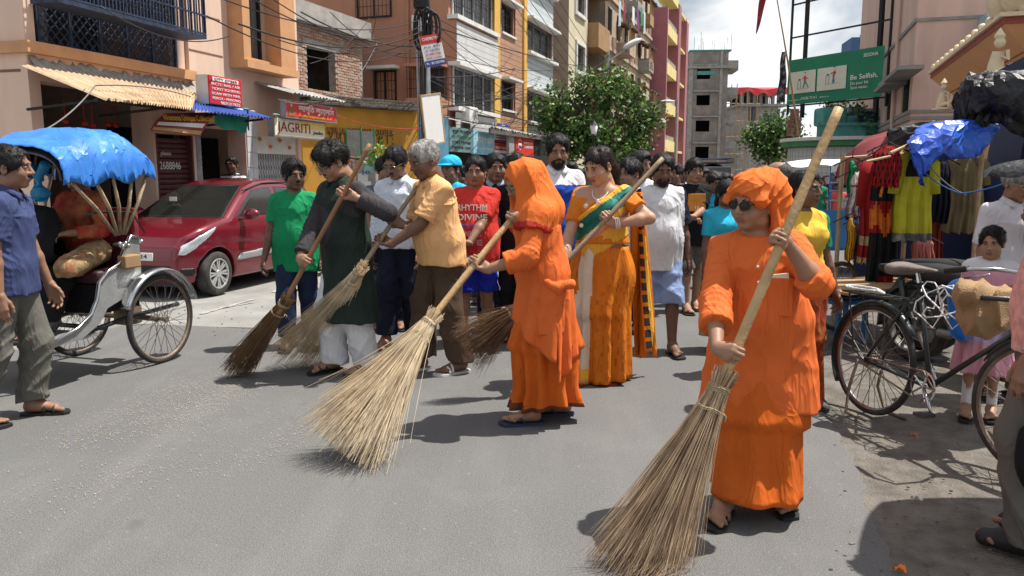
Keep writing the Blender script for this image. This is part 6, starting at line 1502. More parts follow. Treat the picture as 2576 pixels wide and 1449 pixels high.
def skirt(f,e,sp,P,u,k,b,seed):
    z1 = P.z+.10*k; z0 = sp.get('hem',.07)*1.7*k; n = sp.get('n',120); rows = 34; r = random.Random(seed)
    nf = sp.get('folds',9); ph = [r.uniform(0,6) for _ in range(4)]; amp = sp.get('amp',.016)*k; fl = sp.get('flare',1.25); off = Vec(sp.get('off',(0,0,0)))
    front = sp.get('front',None); vs = np.zeros((rows+1,n,3)); wr0 = sp.get('waist',.125)*b*k
    zs = np.linspace(0,1,rows+1); th = np.linspace(0,2*PI,n,endpoint=False)
    fm = (f.an['R']+f.an['L'])/2
    spread = abs((f.an['R']-f.an['L']).y)
    for i,t in enumerate(zs):
        tt = t**.8; c = Vec((P.x,P.y,0)).lerp(Vec((fm.x,fm.y+.02,0)),tt*.85)+off*tt
        rx = wr0*1.40*(1+.16*sin(PI*min(1,t*2.2)) if t < .45 else 1)*(1+(fl-1)*tt*.55); ry = wr0*(1+(fl-1)*tt)+spread*.30*tt
        hip = 1+sp.get('hip',.06)*math.exp(-((t-.2)/.12)**2)
        zz_ = z1+(z0-z1)*t
        for sd in 'RL':
            a_,b_,rl_ = (f.hp[sd],f.knee[sd],.085*k*b) if zz_ > f.knee[sd].z else (f.knee[sd],f.an[sd],.062*k)
            q_ = max(0,min(1,(a_.z-zz_)/max(.05,a_.z-b_.z))); lp_ = a_.lerp(b_,q_)
            if f.hp[sd].z > zz_ > f.an[sd].z-.02: rx = max(rx,abs(lp_.x-c.x)+rl_+.02); ry = max(ry,(abs(lp_.y-c.y)+rl_+.015)/math.sqrt(1-min(.75,((lp_.x-c.x)/rx)**2)))
        a = amp*(.15+.85*t)
        rad = a*(np.sin(nf*th+ph[0]+.8*np.sin(2*th+ph[1])+.6*t)+.6*np.sin((nf*1.7)*th//1*0+nf*1.6*th*0+ (int(nf*1.6))*th+ph[2]+1.2*np.sin(3*t))+.5*(1-2*np.abs(np.sin(nf*.5*th+ph[3]))))
        if front is not None:               # deeper pleats round one direction
            w = np.exp(-((np.angle(np.exp(1j*(th-front))))/.55)**2); rad = rad+w*a*1.6*np.sign(np.sin(14*th+ph[1]))*np.abs(np.sin(14*th+ph[1]))**.6
        vs[i,:,0] = c.x+(rx*hip+rad)*np.cos(th); vs[i,:,1] = c.y+(ry*hip+rad)*np.sin(th)
        vs[i,:,2] = z1+(z0-z1)*t+ (sp.get('uneven',.012)*k*np.sin(2*th+ph[2])*t)
        if t > .96: vs[i,:,0] = c.x+(rx*hip+rad*1.05)*np.cos(th)
    V = vs.reshape(-1,3); I = np.arange(rows*n).reshape(rows,n); J = np.roll(I,-1,1)
    Fc = np.stack([I,I+n,J+n,J],-1).reshape(-1,4)
    mats_ = sp['mat'] if isinstance(sp['mat'],list) else [sp['mat']]
    mi = sp['mi'](V[Fc].mean(1),f) if 'mi' in sp else None
    o = mesh_obj(sp.get('name','dhoti'),V,Fc,mats_,e,mi,True); m = o.modifiers.new('thick','SOLIDIFY'); m.thickness = .005; m.offset = -1
    return o
# ------------------------------------------------------------------ brooms
handle_m = mat('broom_handle_bamboo',(.50,.33,.16),.55,.16,7,.15,60,dirt=(.34,.19,.08),dscale=6,damt=.5,spec=.4)
handle_d = mat('broom_handle_brown',(.26,.13,.06),.5,.2,7,.15,60,spec=.4)
handle_o = mat('broom_handle_grey',(.27,.20,.125),.6,.18,7,.15,60)
rope_m = mat('jute_rope',(.42,.33,.20),.9,.2,30,.5,120)
straw = {'pale': [mat('straw_a',(.80,.66,.46),.75,.2,9),mat('straw_b',(.68,.54,.36),.75,.2,9),mat('straw_c',(.46,.33,.20),.8,.2,9)],
         'tan': [mat('straw_d',(.62,.46,.30),.75,.2,9),mat('straw_e',(.42,.28,.175),.75,.2,9),mat('straw_f',(.22,.135,.08),.8,.2,9)],
         'dark': [mat('straw_g',(.20,.115,.06),.75,.2,9),mat('straw_h',(.115,.062,.035),.75,.2,9),mat('straw_i',(.30,.17,.07),.8,.2,9)]}
def broom(label,top,tie,tip,spread,n,kind,hm=None,seed=1,r0=.036,hr=.017,wide=None,droop=.0,rag_=.18,floor=.004):
    """stick with a fan of thin bristles; top, tie, tip are world points, spread the half widths of the fan"""
    top,tie,tip = Vec(top),Vec(tie),Vec(tip); e = thing('broom',label,'broom',tie); r = random.Random(seed); rs = np.random.RandomState(seed)
    ax = (top-tie).normalized(); L_ = (top-tie).length
    mb = MB(); K = 22; pts = []; rr = []
    for i in range(K+1):
        t = i/K; pts.append(ax*(-.10+(L_+.10)*t)+Vec((.004*sin(5*t+seed),.003*sin(7*t),0))); rr.append(hr*(1-.12*t)*(1+.07*(i % 6 == 3)))
    mb.tube(pts,rr,12); mb.build('handle',hm or handle_m,e,smooth=True)
    d = (tip-tie); Lb = d.length; d.normalize(); w = Vec(wide) if wide else d.cross(Vec((0,1,0))); w = (w-d*w.dot(d)).normalized(); t2 = d.cross(w)
    V_,F_,MI = [],[],[]; nv = 0; seg = 6
    for i in range(n):
        a = r.uniform(0,2*PI); q = math.sqrt(r.random()); c0 = (w*cos(a)+t2*sin(a))*r0*q
        x = q*cos(a)+r.gauss(0,.10); y = q*sin(a)+r.gauss(0,.10)
        if r.random() < .05: x *= 1.3; y *= 1.4
        Ln = Lb*(1-rag_*r.random()**1.5)*(1.06 if r.random() < .04 else 1)
        end = d*Ln+w*x*spread[0]+t2*y*spread[1]; rad = r.uniform(.0011,.0021); mi = 0 if r.random() < .5 else (1 if r.random() < .68 else 2)
        wob = [r.gauss(0,.010),r.gauss(0,.010)]; P_ = []
        for j in range(seg+1):
            t = j/seg; p = c0*(1-t)**1.5+(end*t)+ (w*wob[0]+t2*wob[1])*sin(PI*t)+Vec((0,0,-droop*t*t*r.uniform(.6,1.2)))
            # fan opens late
            p = p-(w*x*spread[0]+t2*y*spread[1])*(t-t**1.25)
            z = p.z+tie.z
            if z < floor: p = p+Vec((d.x,d.y,0))*(floor-z)*.9; p.z = floor-tie.z+r.uniform(0,.012)
            P_.append(p)
        P_ = np.array([tuple(p) for p in P_]); tan = np.gradient(P_,axis=0); tan /= np.linalg.norm(tan,axis=1)[:,None]+1e-9
        n1 = np.cross(tan,np.array((.3,.9,.2))); n1 /= np.linalg.norm(n1,axis=1)[:,None]+1e-9; n2 = np.cross(tan,n1)
        rdd = rad*(1-.55*np.linspace(0,1,seg+1))[:,None]
        ring = np.stack([P_+(n1*cos(b)+n2*sin(b))*rdd for b in (0,2*PI/3,4*PI/3)],1).reshape(-1,3); V_.append(ring)
        idx = np.arange(seg*3).reshape(seg,3)+nv; F_.append(np.stack([idx,np.roll(idx,-1,1),np.roll(idx,-1,1)+3,idx+3],-1).reshape(-1,4)); MI.append(np.full(seg*3,mi)); nv += (seg+1)*3
    o = mesh_obj('bristles',np.concatenate(V_),np.concatenate(F_),straw[kind],e,np.concatenate(MI)); o['kind'] = 'stuff'
    # stub of cut ends above the binding, and two rope rings
    V_,F_,MI = [],[],[]; mb = MB()
    for i in range(90):
        a = r.uniform(0,2*PI); c = (w*cos(a)+t2*sin(a))*r0*r.uniform(.6,1.0); b = c*r.uniform(1.1,1.55)-d*r.uniform(.035,.075); mb.cm = r.choice((0,1,2)); mb.tube([c+d*.03,c,b],.0022,3)
    o = mb.build('stub',straw[kind],e); o['kind'] = 'stuff'
    for (t,wd) in ((.012,1.0),(.075+.05*r.random(),1.12)):
        mb = MB(); c = d*t*1.0; rr_ = r0*wd*1.06; op = 1+.5*t*8*(spread[0]/Lb-.0)
        for k in range(3 if t < .05 else 2):
            mb.tube([c+d*.007*k+(w*cos(b)*rr_*op+t2*sin(b)*rr_)+d*.004*sin(3*b) for b in [2*PI*j/20 for j in range(20)]],.0030,6,closed=True)
        if t > .05: mb.tube([c+w*rr_*op,c+w*(rr_*op+.02)+d*.01,c+w*(rr_*op+.025)+d*.03],.005,6)
        mb.build('rope_binding',rope_m,e,smooth=True)
    return e,ax

# ------------------------------------------------------------------ fabrics
saffron = fabric('saffron',(.70,.145,.032),.05,.35,300,.8); saffron2 = fabric('saffron_lungi',(.60,.12,.014),.06,.35,300,.8); saffron3 = fabric('saffron_turban',(.72,.155,.028),.05,.4,300,.8)
red_border = fabric('red_border',(.45,.035,.025),.1); brown_border = fabric('brown_border',(.16,.05,.025),.15)
white_f = fabric('white',(.72,.72,.74),.04,.25); denim = fabric('dark_denim',(.018,.03,.065),.25,.4,300); navy_f = fabric('navy',(.012,.014,.03),.2); black_f = fabric('black',(.012,.012,.014),.2)
apricot = fabric('apricot',(.78,.44,.20),.07,.4,260,.85,dirt=(.72,.36,.11),damt=.4); olive_brown = fabric('olive_brown',(.085,.055,.035),.2,.4); kurta_g = fabric('bottle_green',(.018,.032,.025),.25,.4,280,.7); kurta_grey = fabric('charcoal_sleeve',(.05,.045,.05),.2,.4)
kelly = fabric('kelly_green',(.012,.26,.10),.07,.3); shirt_w = fabric('white_shirt',(.66,.70,.78),.04,.25); red_t = fabric('red_tee',(.62,.045,.035),.06,.3); royal = fabric('royal_blue',(.012,.02,.30),.12,.3,dirt=(.01,.012,.12),damt=.4)
grey_pants = fabric('grey_trousers',(.13,.125,.11),.12,.4); blue_shirt = fabric('dusty_blue_shirt',(.048,.064,.155),.12,.4,dirt=(.04,.05,.13),damt=.5); lightblue_sh = fabric('pale_blue_shorts',(.24,.33,.55),.07,.35); tee_grey = fabric('grey_white',(.66,.67,.70),.05,.25)
stripe_grey = fabric('stripe_grey',(.35,.37,.42),.06); stripe_blue = fabric('stripe_blue',(.04,.13,.55),.06); sky_t = fabric('turquoise_tee',(.03,.42,.62),.07); orange_print = fabric('orange_print',(.62,.25,.05),.1)
saree_o = fabric('saree_orange',(.62,.18,.012),.07,.4,240,.65,dirt=(.45,.11,.01),damt=.5); saree_g = fabric('saree_green',(.015,.17,.14),.1,.3,200,.6); saree_y = fabric('saree_yellow',(.78,.42,.05),.1,.4,150,.6); saree_p = fabric('saree_pink_border',(.62,.22,.15),.2,.4,60,.6); cream_f = fabric('cream_pleat',(.66,.60,.48),.06); dark_pat = fabric('dark_pattern',(.05,.03,.03),.3)
shirt_check = fabric('check_shirt',(.10,.11,.16),.35,.3,vs=60); white_stripe = fabric('white_shirt_old',(.62,.60,.64),.05); pink_f = fabric('pink',(.66,.32,.40),.1); lilac = fabric('lilac',(.50,.42,.66),.1); plaid = fabric('pink_plaid',(.66,.34,.30),.2,.3,vs=30,dirt=(.7,.62,.58),damt=.9)
floral = fabric('floral',(.50,.42,.26),.25,.3,vs=20,dirt=(.45,.06,.03),damt=1.0,ds=15); maroon_f = fabric('maroon',(.22,.03,.04),.2); yellow_f = fabric('yellow',(.72,.45,.06),.1); purple_f = fabric('purple',(.09,.02,.11),.15); tgreen = fabric('tee_green',(.02,.22,.10),.1); rust_print = fabric('rust_print',(.32,.06,.02),.4,.4,vs=24,dirt=(.5,.28,.08),damt=.9); coral = fabric('coral',(.66,.10,.09),.1); brownsh = fabric('brown_shorts',(.13,.105,.09),.15)
pl = lambda px,Y: (lambda q: (q.x,q.y,0))(W(px,435,Y))
def gl(px,py,Y=None): q = G(px,py); return (q.x,q.y,0)

# ------------------------------------------------------------------ the five brooms (world points)
b1_top,b1_tie,b1_tip = W(2112,272,3.16),W(1812,968,3.00),W(1590,1470,2.92)
BR1,ax1 = broom('big brown broom with pale bamboo stick held by the turbaned monk on the right',b1_top,b1_tie,b1_tip,(.205,.15),1100,'tan',handle_m,1,.040,.0205,wide=(1,.1,0),rag_=.22)
b2_top,b2_tie,b2_tip = W(1335,492,4.72),W(1082,806,4.36),W(845,1135,4.02)
BR2,ax2 = broom('large straw broom with smooth yellow stick swept by the hooded monk',b2_top,b2_tie,b2_tip,(.27,.19),1250,'pale',handle_m,2,.040,.0195,wide=(.85,.1,.5),rag_=.3)
b3_top,b3_tie,b3_tip = W(1048,470,6.0),W(905,682,5.66),G(755,915)+Vec((0,0,.03))
BR3,ax3 = broom('pale straw broom swept by the grey haired man in the apricot shirt',b3_top,b3_tie,b3_tip,(.30,.18),1000,'pale',handle_o,3,.040,.0185,wide=(.9,.1,.3),rag_=.28)
b4_top,b4_tie,b4_tip = W(930,362,5.75),W(718,760,5.62),G(590,945)+Vec((0,0,.012))
BR4,ax4 = broom('dark brown broom with long stick swept by the man in the bottle green kurta',b4_top,b4_tie,b4_tip,(.12,.09),800,'dark',handle_d,4,.040,.0185,wide=(.9,.1,.3),droop=.0,rag_=.2)
b5_top,b5_tie,b5_tip = W(1668,398,5.55),W(1318,770,5.30),W(1165,868,5.2)
BR5,ax5 = broom('brown twig broom of the saree woman, sticking out behind the hooded monk',b5_top,b5_tie,b5_tip,(.19,.10),650,'dark',handle_o,5,.036,.0185,wide=(.35,0,1),droop=.05,rag_=.3)
on = lambda a,b,y: a.lerp(b,max(0,min(1,y)))
def on_px(a,b,py):                      # point of the stick that shows at height py of the frame
    lo,hi = 0.0,1.0
    for _ in range(30):
        m = (lo+hi)/2; p = a.lerp(b,m)-Vec((0,0,CAMZ)); yy = 724.5-F*(p.dot(Vec((0,sin(PITCH),cos(PITCH))))/p.dot(Vec((0,cos(PITCH),-sin(PITCH)))))
        if yy < py: lo = m
        else: hi = m
    return a.lerp(b,(lo+hi)/2)

# ------------------------------------------------------------------ principal figures
def turban(f):
    s = SDF((-.17,-.20,-.24),(.17,.17,.20),.0052)
    s.ell((0,-.015,.055),(.104,.122,.088),.02); s.ell((-.01,-.075,.060),(.085,.085,.085),.03); s.ell((-.02,-.10,-.03),(.085,.062,.11),.04)
    s.cap((-.062,-.075,.03),(-.072,-.085,-.175),.050,.062,.04,(1,0,0),1.0); s.cap((-.088,-.015,.02),(-.102,-.03,-.125),.016,.026,.02); s.cap((.06,-.05,.03),(.062,-.07,-.10),.045,.05,.03)
    s.cap((-.085,.055,.018),(.085,.055,.018),.026,None,.03)
    s.ell((0,.140,-.052),(.105,.105,.112),.012,neg=True); s.ell((0,-.02,-.06),(.066,.085,.085),.01,neg=True)
    m = np.abs(s.D) < .03; I = np.nonzero(m); P = np.stack([s.ax[i][I[i]] for i in range(3)],-1)
    ph = P @ np.array((14,38,66.))+1.3*np.sin(P[:,0]*25)+.9*np.sin(P[:,1]*30); low = np.clip((.01-P[:,2])/.06,0,1)
    ph2 = P @ np.array((70,60,8.))+1.0*np.sin(P[:,2]*22)
    s.D[I] -= .0075*((1-low)*((1-np.abs(np.sin(ph)))**2.2-.25)+low*1.1*((1-np.abs(np.sin(ph2)))**2-.25))
    v,fc = s.mesh(); v = smooth_v(v,fc,1,.3); o = mesh_obj('turban',v,fc,saffron3,f.e,None,True); o.matrix_basis = f.Mh @ Matrix.Scale(1.04,4)
ax_b1 = b1_tie-b1_top
SW = person('monk in saffron kurta, turban and sunglasses gripping the big broom on the right',pl(1935,3.46),163,1.505,'mid',1.2,.5,lean=5,side=5,head=(6,-38,-3),face='plump',hair=(None,'black'),glasses='sun',q=1.25,seed=5,
    arms={'R': ('grip',on_px(b1_top,b1_tie,892),ax_b1,(.6,-.6,-.5),(-.2,-.35,-.75)),'L': ('grip',on_px(b1_top,b1_tie,600),-ax_b1,(-.7,.0,-1),(-.62,-.35,.45))},
    feet={'R': (.125,.12,-14,0),'L': (-.13,-.10,6,0)},top=dict(name='kurta',mat=saffron,sleeve={'R': 1.55,'L': 1.22},hem=.325,ease=.030,flare=.055,hang=.6,fold=.0105,wl=.17,cuff=.010,buttons=ink_white,nb=3,dirs=[(.25,.2,1),(.9,-.3,.35),(-.8,.4,.5),(.6,.7,.2)]),
    bottom=dict(kind='skirt',name='lungi',mat=saffron2,hem=.068,folds=6,amp=.016,flare=1.05,waist=.112,hip=0.0),shoes=dict(kind='strap3',sole=sole_black,strap=leather),extra=turban)
mb = MB(); c = SW.P+SW.u*.34*SW.k-SW.X*.085*SW.k+SW.Yv*.150
mb.bbox(c.x-.065,c.x+.065,c.y-.006,c.y+.012,c.z-.16,c.z,.012); o = mb.build('pocket',saffron,SW.e)
mb = MB(); mb.bbox(-.045,.045,-.004,.004,-.02,.012,.003); o = mb.build('folded_note',sign_cream,SW.e); o.location = c+Vec((0,.004,.004)); o.rotation_euler = (0,R(8),0)

def hood(f):
    e = f.e; k = f.k; hc,Rh,S,u,P = f.hc,f.Rh,f.S,f.u,f.P
    s = SDF(np.array(S)-(.36,.34,.46),np.array(S)+(.36,.42,.42),.0088)
    H_ = lambda v: hc+(Rh @ Vec(v))*k
    rot = np.array(Rh)
    s.ell(H_((0,-.012,.03)),(.098*k,.128*k,.112*k),.02,rot); s.cap(H_((0,.02,.095)),H_((0,-.07,.06)),.045*k,.06*k,.03)
    s.cap(H_((0,-.05,.0)),S+Vec((0,-.05,.0))*k,.098*k,.145*k,.06,(1,0,0),.80)
    for x in (-1,1): s.cap(H_((x*.055,.035,-.02)),S+Vec((x*.10,.10,-.10))*k,.042*k,.06*k,.05); s.cap(S+Vec((x*.05,0,0)),f.sh['R' if x > 0 else 'L'],.085*k,.088*k,.05); s.cap(f.sh['R' if x > 0 else 'L'],f.sh['R' if x > 0 else 'L'].lerp(f.el['R' if x > 0 else 'L'],.62),.088*k,.092*k,.05)
    s.cap(S-u*.05,S-u*.34,.130*k,.138*k,.05,(1,0,0),.68)
    s.ell(H_((0,.118,-.045)),(.072*k,.075*k,.125*k),.015,rot,neg=True); s.ell(H_((0,.02,-.035)),(.070*k,.075*k,.090*k),.01,rot,neg=True)
    zc = S.z-.20*k; nrm = Vec((-.25,.30,-1)).normalized()
    s.plane((0,0,zc),nrm)
    s.folds(.013,.10,12,[(.2,.9,.35),(.5,.8,-.3),(-.5,.7,.5),(.1,.5,.9)],.7)
    v,fc = s.mesh(); v = smooth_v(v,fc,1,.4); ce = v[fc].mean(1); dist = -((ce-np.array((0,0,zc))) @ np.array(nrm)); mi = (dist < .030).astype(int)
    mesh_obj('hood',v,fc,[saffron3,red_border],e,mi,True)
    # tied tail of the upper cloth on the near hip: hanging pointed panels and a knot
    hz = P.z
    def panel(name,a0,a1,z1,z0a,z0b,m,rad,sw=0.0,amp=.014):
        mb = MB()
        def fn(q,t):
            a = a0+(a1-a0)*q; zb = z0a+(z0b-z0a)*q; z = z1+(zb-z1)*t; r_ = rad+.03*t+amp*sin(q*17+2*t)*(.3+t)
            return Vec((P.x+r_*1.28*cos(a)+sw*t,P.y+r_*sin(a),z))
        mb.grid(fn,26,20); o = mb.build(name,m,e,smooth=True,fix=False); so = o.modifiers.new('thick','SOLIDIFY'); so.thickness = .006
    panel('upper_cloth',R(95),R(215),hz+.10,hz-.20,hz-.50,saffron,.155)
    panel('upper_cloth_tail',R(192),R(262),hz+.02,hz-.60*k,hz-.36,saffron,.160)
    s = SDF((-.30,-.25,hz-.15),(.05,.2,hz+.2),.009); s.cap((-.215,-.02,hz+.02),(-.20,-.12,hz+.03),.026,.03,.02); s.cap((-.215,.03,hz+.05),(-.215,-.04,hz+.0),.018,.028,.02); s.folds(.006,.05,3); v,fc = s.mesh(); mesh_obj('knot',v,fc,saffron,e,None,True)
ax_b2 = b2_tie-b2_top
def border(w,m0=0,m1=1,thr=None):
    def fn(ce,f): return np.where(ce[:,2] < w,m1,m0)
    return fn
MK = person('hooded monk in saffron robes and flip flops sweeping in the middle of the road',pl(1372,4.78),97,1.60,'mid',1.12,.25,lean=8,head=(26,8,0),face='lean',hair=('bald','grey'),glasses='clear',q=1.15,seed=8,
    arms={'L': ('grip',on_px(b2_top,b2_tie,655),-ax_b2,(-.6,-.6,-.6),(-1,-.05,-.15)),'R': ('grip',on_px(b2_top,b2_tie,545),-ax_b2,(.6,-.6,-.8),(-.7,-.5,.1))},
    feet={'L': (-.08,.07,0,0),'R': (.08,-.15,-8,.0)},top=dict(name='kurta',mat=saffron,sleeve=1.55,hem=.36,ease=.026,flare=.03,fold=.009,wl=.13,cuff=.010),
    bottom=dict(kind='skirt',name='dhoti',mat=[saffron2,brown_border],hem=.062,folds=7,amp=.022,flare=1.02,uneven=.014,front=R(120),mi=border(.128),waist=.118),shoes=dict(kind='flip',sole=blue_strap,strap=blue_strap),extra=hood)

def saree(f):
    e,k,P,S,u,X,Yv = f.e,f.k,f.P,f.S,f.u,f.X,f.Yv
    g = .024
    s = SDF(np.array(S)-(.38,.32,.62),np.array(S)+(.38,.34,.14),.0098)
    b = 1.10
    s.cap(P+u*.02,P+u*.13*k,.108*b*k+g,.098*b*k+g,.05,X,.70); s.cap(P+u*.13*k,P+u*.37*k,.098*b*k+g,.112*b*k+g,.05,X,.76); s.cap(S-u*.065*k-X*.095*k,S-u*.065*k+X*.095*k,.072*k+g,None,.05)
    for sd in 'RL': s.cap(S+u*.012*k,f.sh[sd],.052*k+g,.054*k+g,.05)
    for q_ in (-1,1): s.ell(P+u*.355*k+Yv*.085*k+X*q_*.075*k,(.08*k+g,.078*k+g,.08*k+g),.04)
    # band from the left shoulder to the right hip
    mid = P+u*.27*k; nrm = (X*.62+u*.80).normalized()       # above this plane is bare blouse
    up_c = mid+nrm*.115*k; lo_c = mid-nrm*.19*k
    s.plane(up_c,nrm); s.plane(lo_c,-nrm)
    s.folds(.0055,.07,4,[tuple(nrm),tuple(nrm*1.0+Yv*.2)],.4)
    v,fc = s.mesh(); v = smooth_v(v,fc,1,.4); ce = v[fc].mean(1); d = (ce-np.array(mid)) @ np.array(nrm)
    mi = np.where(d > .085*k,1,np.where(d > -.015*k,0,np.where(d > -.05*k,1,np.where(d > -.075*k,2,1))))
    mesh_obj('pallu',v,fc,[saree_g,saree_y,saree_p,saree_o],e,mi,True)
    mb = MB()
    for (a_,b_) in ((.045,.10),(.045,-.01),(.045,.04)):
        pass
    mb.build('x',saree_g) if False else None
    mb = MB()          # tail hanging behind the left arm
    def fn(q,t):
        z = f.sh['L'].z+.02-1.22*k*t; return Vec((f.sh['L'].x-.05-.04*t-.14*(q-.2)*(.5+.6*t)+.018*sin(q*22),f.sh['L'].y-.13-.10*t+.05*sin(q*9+3*t)+.03*sin(q*22)*t,z-.03*sin(q*7)*t))
    mb.grid(fn,30,40); o = mb.build('pallu_tail',[saree_o,dark_pat,saree_y],e,smooth=True,fix=False)
    o.data.polygons.foreach_set('material_index',np.array([(1 if (i % 30) in (20,21,24,25) and (i//30) % 3 else (2 if (i % 30) in (22,23) else 0)) for i in range(1200)],dtype=np.int32)); so = o.modifiers.new('thick','SOLIDIFY'); so.thickness = .004
    for (dx,dz) in ((.06,.40),(-.03,.42),(.10,.26)):       # woven medallions
        c = P+u*dz*k+X*dx*k+Yv*(.215 if dz > .3 else .185)*k; mb = MB(); mb.lathe([(0,.003),(.008,.003),(.009,0),(.013,.002),(.015,0)],12,MT(c) @ MR(-PI/2,4,'X')); mb.build('medallion',sign_cream,e)
    mb = MB(); mb.tube([S+Vec((.06*cos(t),.035+.085*sin(t),.02-.075*sin(t))) for t in [PI*j/12 for j in range(13)]],.003,5); mb.ball(S+Vec((0,.125,-.065)),(.012,.006,.014),8,6); mb.build('necklace',ink_white,e)
    for sd in 'L':
        w_ = f.wr[sd]; dr = (f.wr[sd]-f.el[sd]).normalized(); a_ = dr.orthogonal().normalized(); b_ = dr.cross(a_); mb = MB()
        for j in range(3): mb.tube([w_-dr*(.015+.012*j)+(a_*cos(t)+b_*sin(t))*.036 for t in [2*PI*q/14 for q in range(14)]],.0045,5,closed=True)
        mb.build('bangles',ink_white,e)
    mb = MB(); mb.ball(f.hc+f.Rh @ Vec((0,.094,.035)),.0045,6,5); mb.build('bindi',ink_red,e)
def saree_mi(ce,f):
    a = np.arctan2(ce[:,1]-f.P.y,ce[:,0]-f.P.x); fr = (np.abs(np.angle(np.exp(1j*(a-R(62))))) < .32); st = (np.floor((ce[:,2]+.30*a)/.055).astype(int) % 2 == 0) & (np.floor(a*42).astype(int) % 3 == 0)
    low = ce[:,2] < .14; return np.where(fr & ~low,1,np.where(low & fr,2,np.where(st,3,0)))
ax_b5 = b5_tie-b5_top
SWm = person('woman in orange saree with green and yellow pallu holding a broom stick',pl(1518,5.75),158,1.70,'fair',1.08,.1,True,lean=2,head=(22,-22,0),face='female',hair=('long','brown'),q=1.1,seed=3,hips=1.0,
    arms={'L': ('grip',on_px(b5_top,b5_tie,545),-ax_b5,(-1.0,-.3,.1),(-1,-.2,.25)),'R': ('grip',on_px(b5_top,b5_tie,690),-ax_b5,(.6,-.4,-.8),(-.4,-.8,-.1))},
    feet={'R': (.09,.05,-6,0),'L': (-.09,-.06,6,0)},top=dict(name='blouse',mat=saree_o,sleeve=.62,hem=.60,ease=.010,low=True,fold=.003),
    bottom=dict(kind='skirt',name='saree_skirt',mat=[saree_o,cream_f,saree_y,fabric('saree_thread',(.50,.125,.01),.2)],hem=.012,folds=9,amp=.018,flare=1.22,mi=saree_mi,uneven=.01,front=R(75),waist=.128),shoes=dict(kind='flip',sole=maroon_f,strap=maroon_f),extra=saree)

ax_b3 = b3_tie-b3_top
YM = person('grey haired man in apricot shirt and brown trousers sweeping with the pale broom',pl(1110,6.02),122,1.755,'dark',1.12,.55,lean=9,head=(20,6,0),face='plump',hair=('short','grey'),q=1.1,seed=2,
    arms={'L': ('grip',on_px(b3_top,b3_tie,598),-ax_b3,(-.4,-.3,-1),(-1,.1,-.2)),'R': ('grip',on_px(b3_top,b3_tie,555),-ax_b3,(.6,-.4,-.8),(-.8,-.4,-.1))},
    feet={'L': (-.12,-.10,4,0),'R': (.12,.12,-10,0)},top=dict(mat=apricot,sleeve=.86,hem=.475,ease=.024,flare=.012,collar=True,open=.10,cuff=.016,fold=.0105,wl=.10,dirs=[(.1,.2,1),(.5,-.3,.8),(-.3,.4,.9),(.8,.5,.4)]),
    bottom=dict(kind='pants',mat=olive_brown,leg=.092,fold=.011),shoes=dict(kind='strap',sole=sole_white,strap=sole_white))
ax_b4 = b4_tie-b4_top
def kmi(ce,f):
    o = np.zeros(len(ce),dtype=int)
    for sd in 'RL':
        d = np.linalg.norm(ce-np.array(f.el[sd]),axis=1); d2 = np.linalg.norm(ce-np.array(f.wr[sd]),axis=1); o[(d < .17) | (d2 < .16)] = 1
    return o
KM = person('moustached man in long bottle green kurta sweeping with the dark broom',pl(868,5.98),142,1.745,'mid',1.06,.4,lean=5,head=(30,-14,0),face='plump',hair=('thick','black'),moustache=True,glasses='clear',q=1.1,seed=6,
    arms={'L': ('grip',on_px(b4_top,b4_tie,482),-ax_b4,(-1,-.1,-.7),(-.8,.1,.55)),'R': ('grip',on_px(b4_top,b4_tie,660),ax_b4,(.7,-.6,-.4),(-.2,-.5,-.8))},
    feet={'R': (.12,.05,-12,0),'L': (-.10,-.08,8,0)},top=dict(name='kurta',mat=[kurta_g,kurta_grey],sleeve=1.86,hem=.235,ease=.018,flare=.06,collar=True,fold=.009,wl=.14,cuff=.008,mi=kmi),
    bottom=dict(kind='pants',mat=white_f,leg=.098,hem=.035,fold=.007),shoes=dict(kind='strap',sole=sole_black,strap=sole_black))

# ------------------------------------------------------------------ left man, and the others walking behind the brooms
LM = person('man in faded blue shirt and grey trousers standing at the left edge looking right',pl(4,4.78),-82,1.67,'brown',.95,0,lean=3,head=(2,6,0),face='lean',hair=('short','black'),moustache=True,q=1.15,seed=4,
    arms={'R': ('down',-4,7,8),'L': ('down',6,8,10)},feet={'L': (-.10,.0,4,0),'R': (.12,-.24,-10,0)},top=dict(mat=blue_shirt,sleeve=.75,hem=.475,ease=.022,flare=.012,collar=True,open=.14,fold=.008,wl=.12),bottom=dict(kind='pants',mat=grey_pants,leg=.085,fold=.011),shoes=dict(kind='strap',sole=sole_black,strap=sole_black))
mb = MB(); 
def walker(label,px,Y,topy,yaw,**kw):
    hz = W(px,topy,Y).z-.012; return person(label,pl(px,Y),yaw,hz,**kw)
walker('moustached man in kelly green T shirt beside the red car',738,6.9,405,186,skin='dark',build=1.08,belly=.35,head=(2,28,0),hair=('curly','black'),moustache=True,seed=11,arms={'R': ('down',4,12,14),'L': ('down',-4,8,12)},feet={'R': (.09,.1,0,0),'L': (-.09,-.12,0,0)},top=dict(name='t_shirt',mat=kelly,sleeve=.72,hem=.42,ease=.022,fold=.008),bottom=dict(kind='pants',mat=denim,leg=.078),shoes=dict(kind='strap'))
def shirtmi(ce,f): return (ce[:,2] < f.P.z+.02).astype(int)
walker('man in white shirt, spectacles and dark trousers behind the apricot shirt',1003,6.95,366,168,skin='brown',build=.98,head=(24,-12,0),hair=('short','black'),moustache=True,glasses='clear',seed=12,arms={'R': ('down',2,8,10),'L': ('down',6,8,14)},feet={'R': (.09,.14,0,0),'L': (-.09,-.1,0,0)},top=dict(mat=shirt_w,sleeve=1.75,hem=.50,ease=.018,collar=True,open=.06),bottom=dict(kind='pants',mat=navy_f,leg=.085),shoes=dict(kind='strap'))
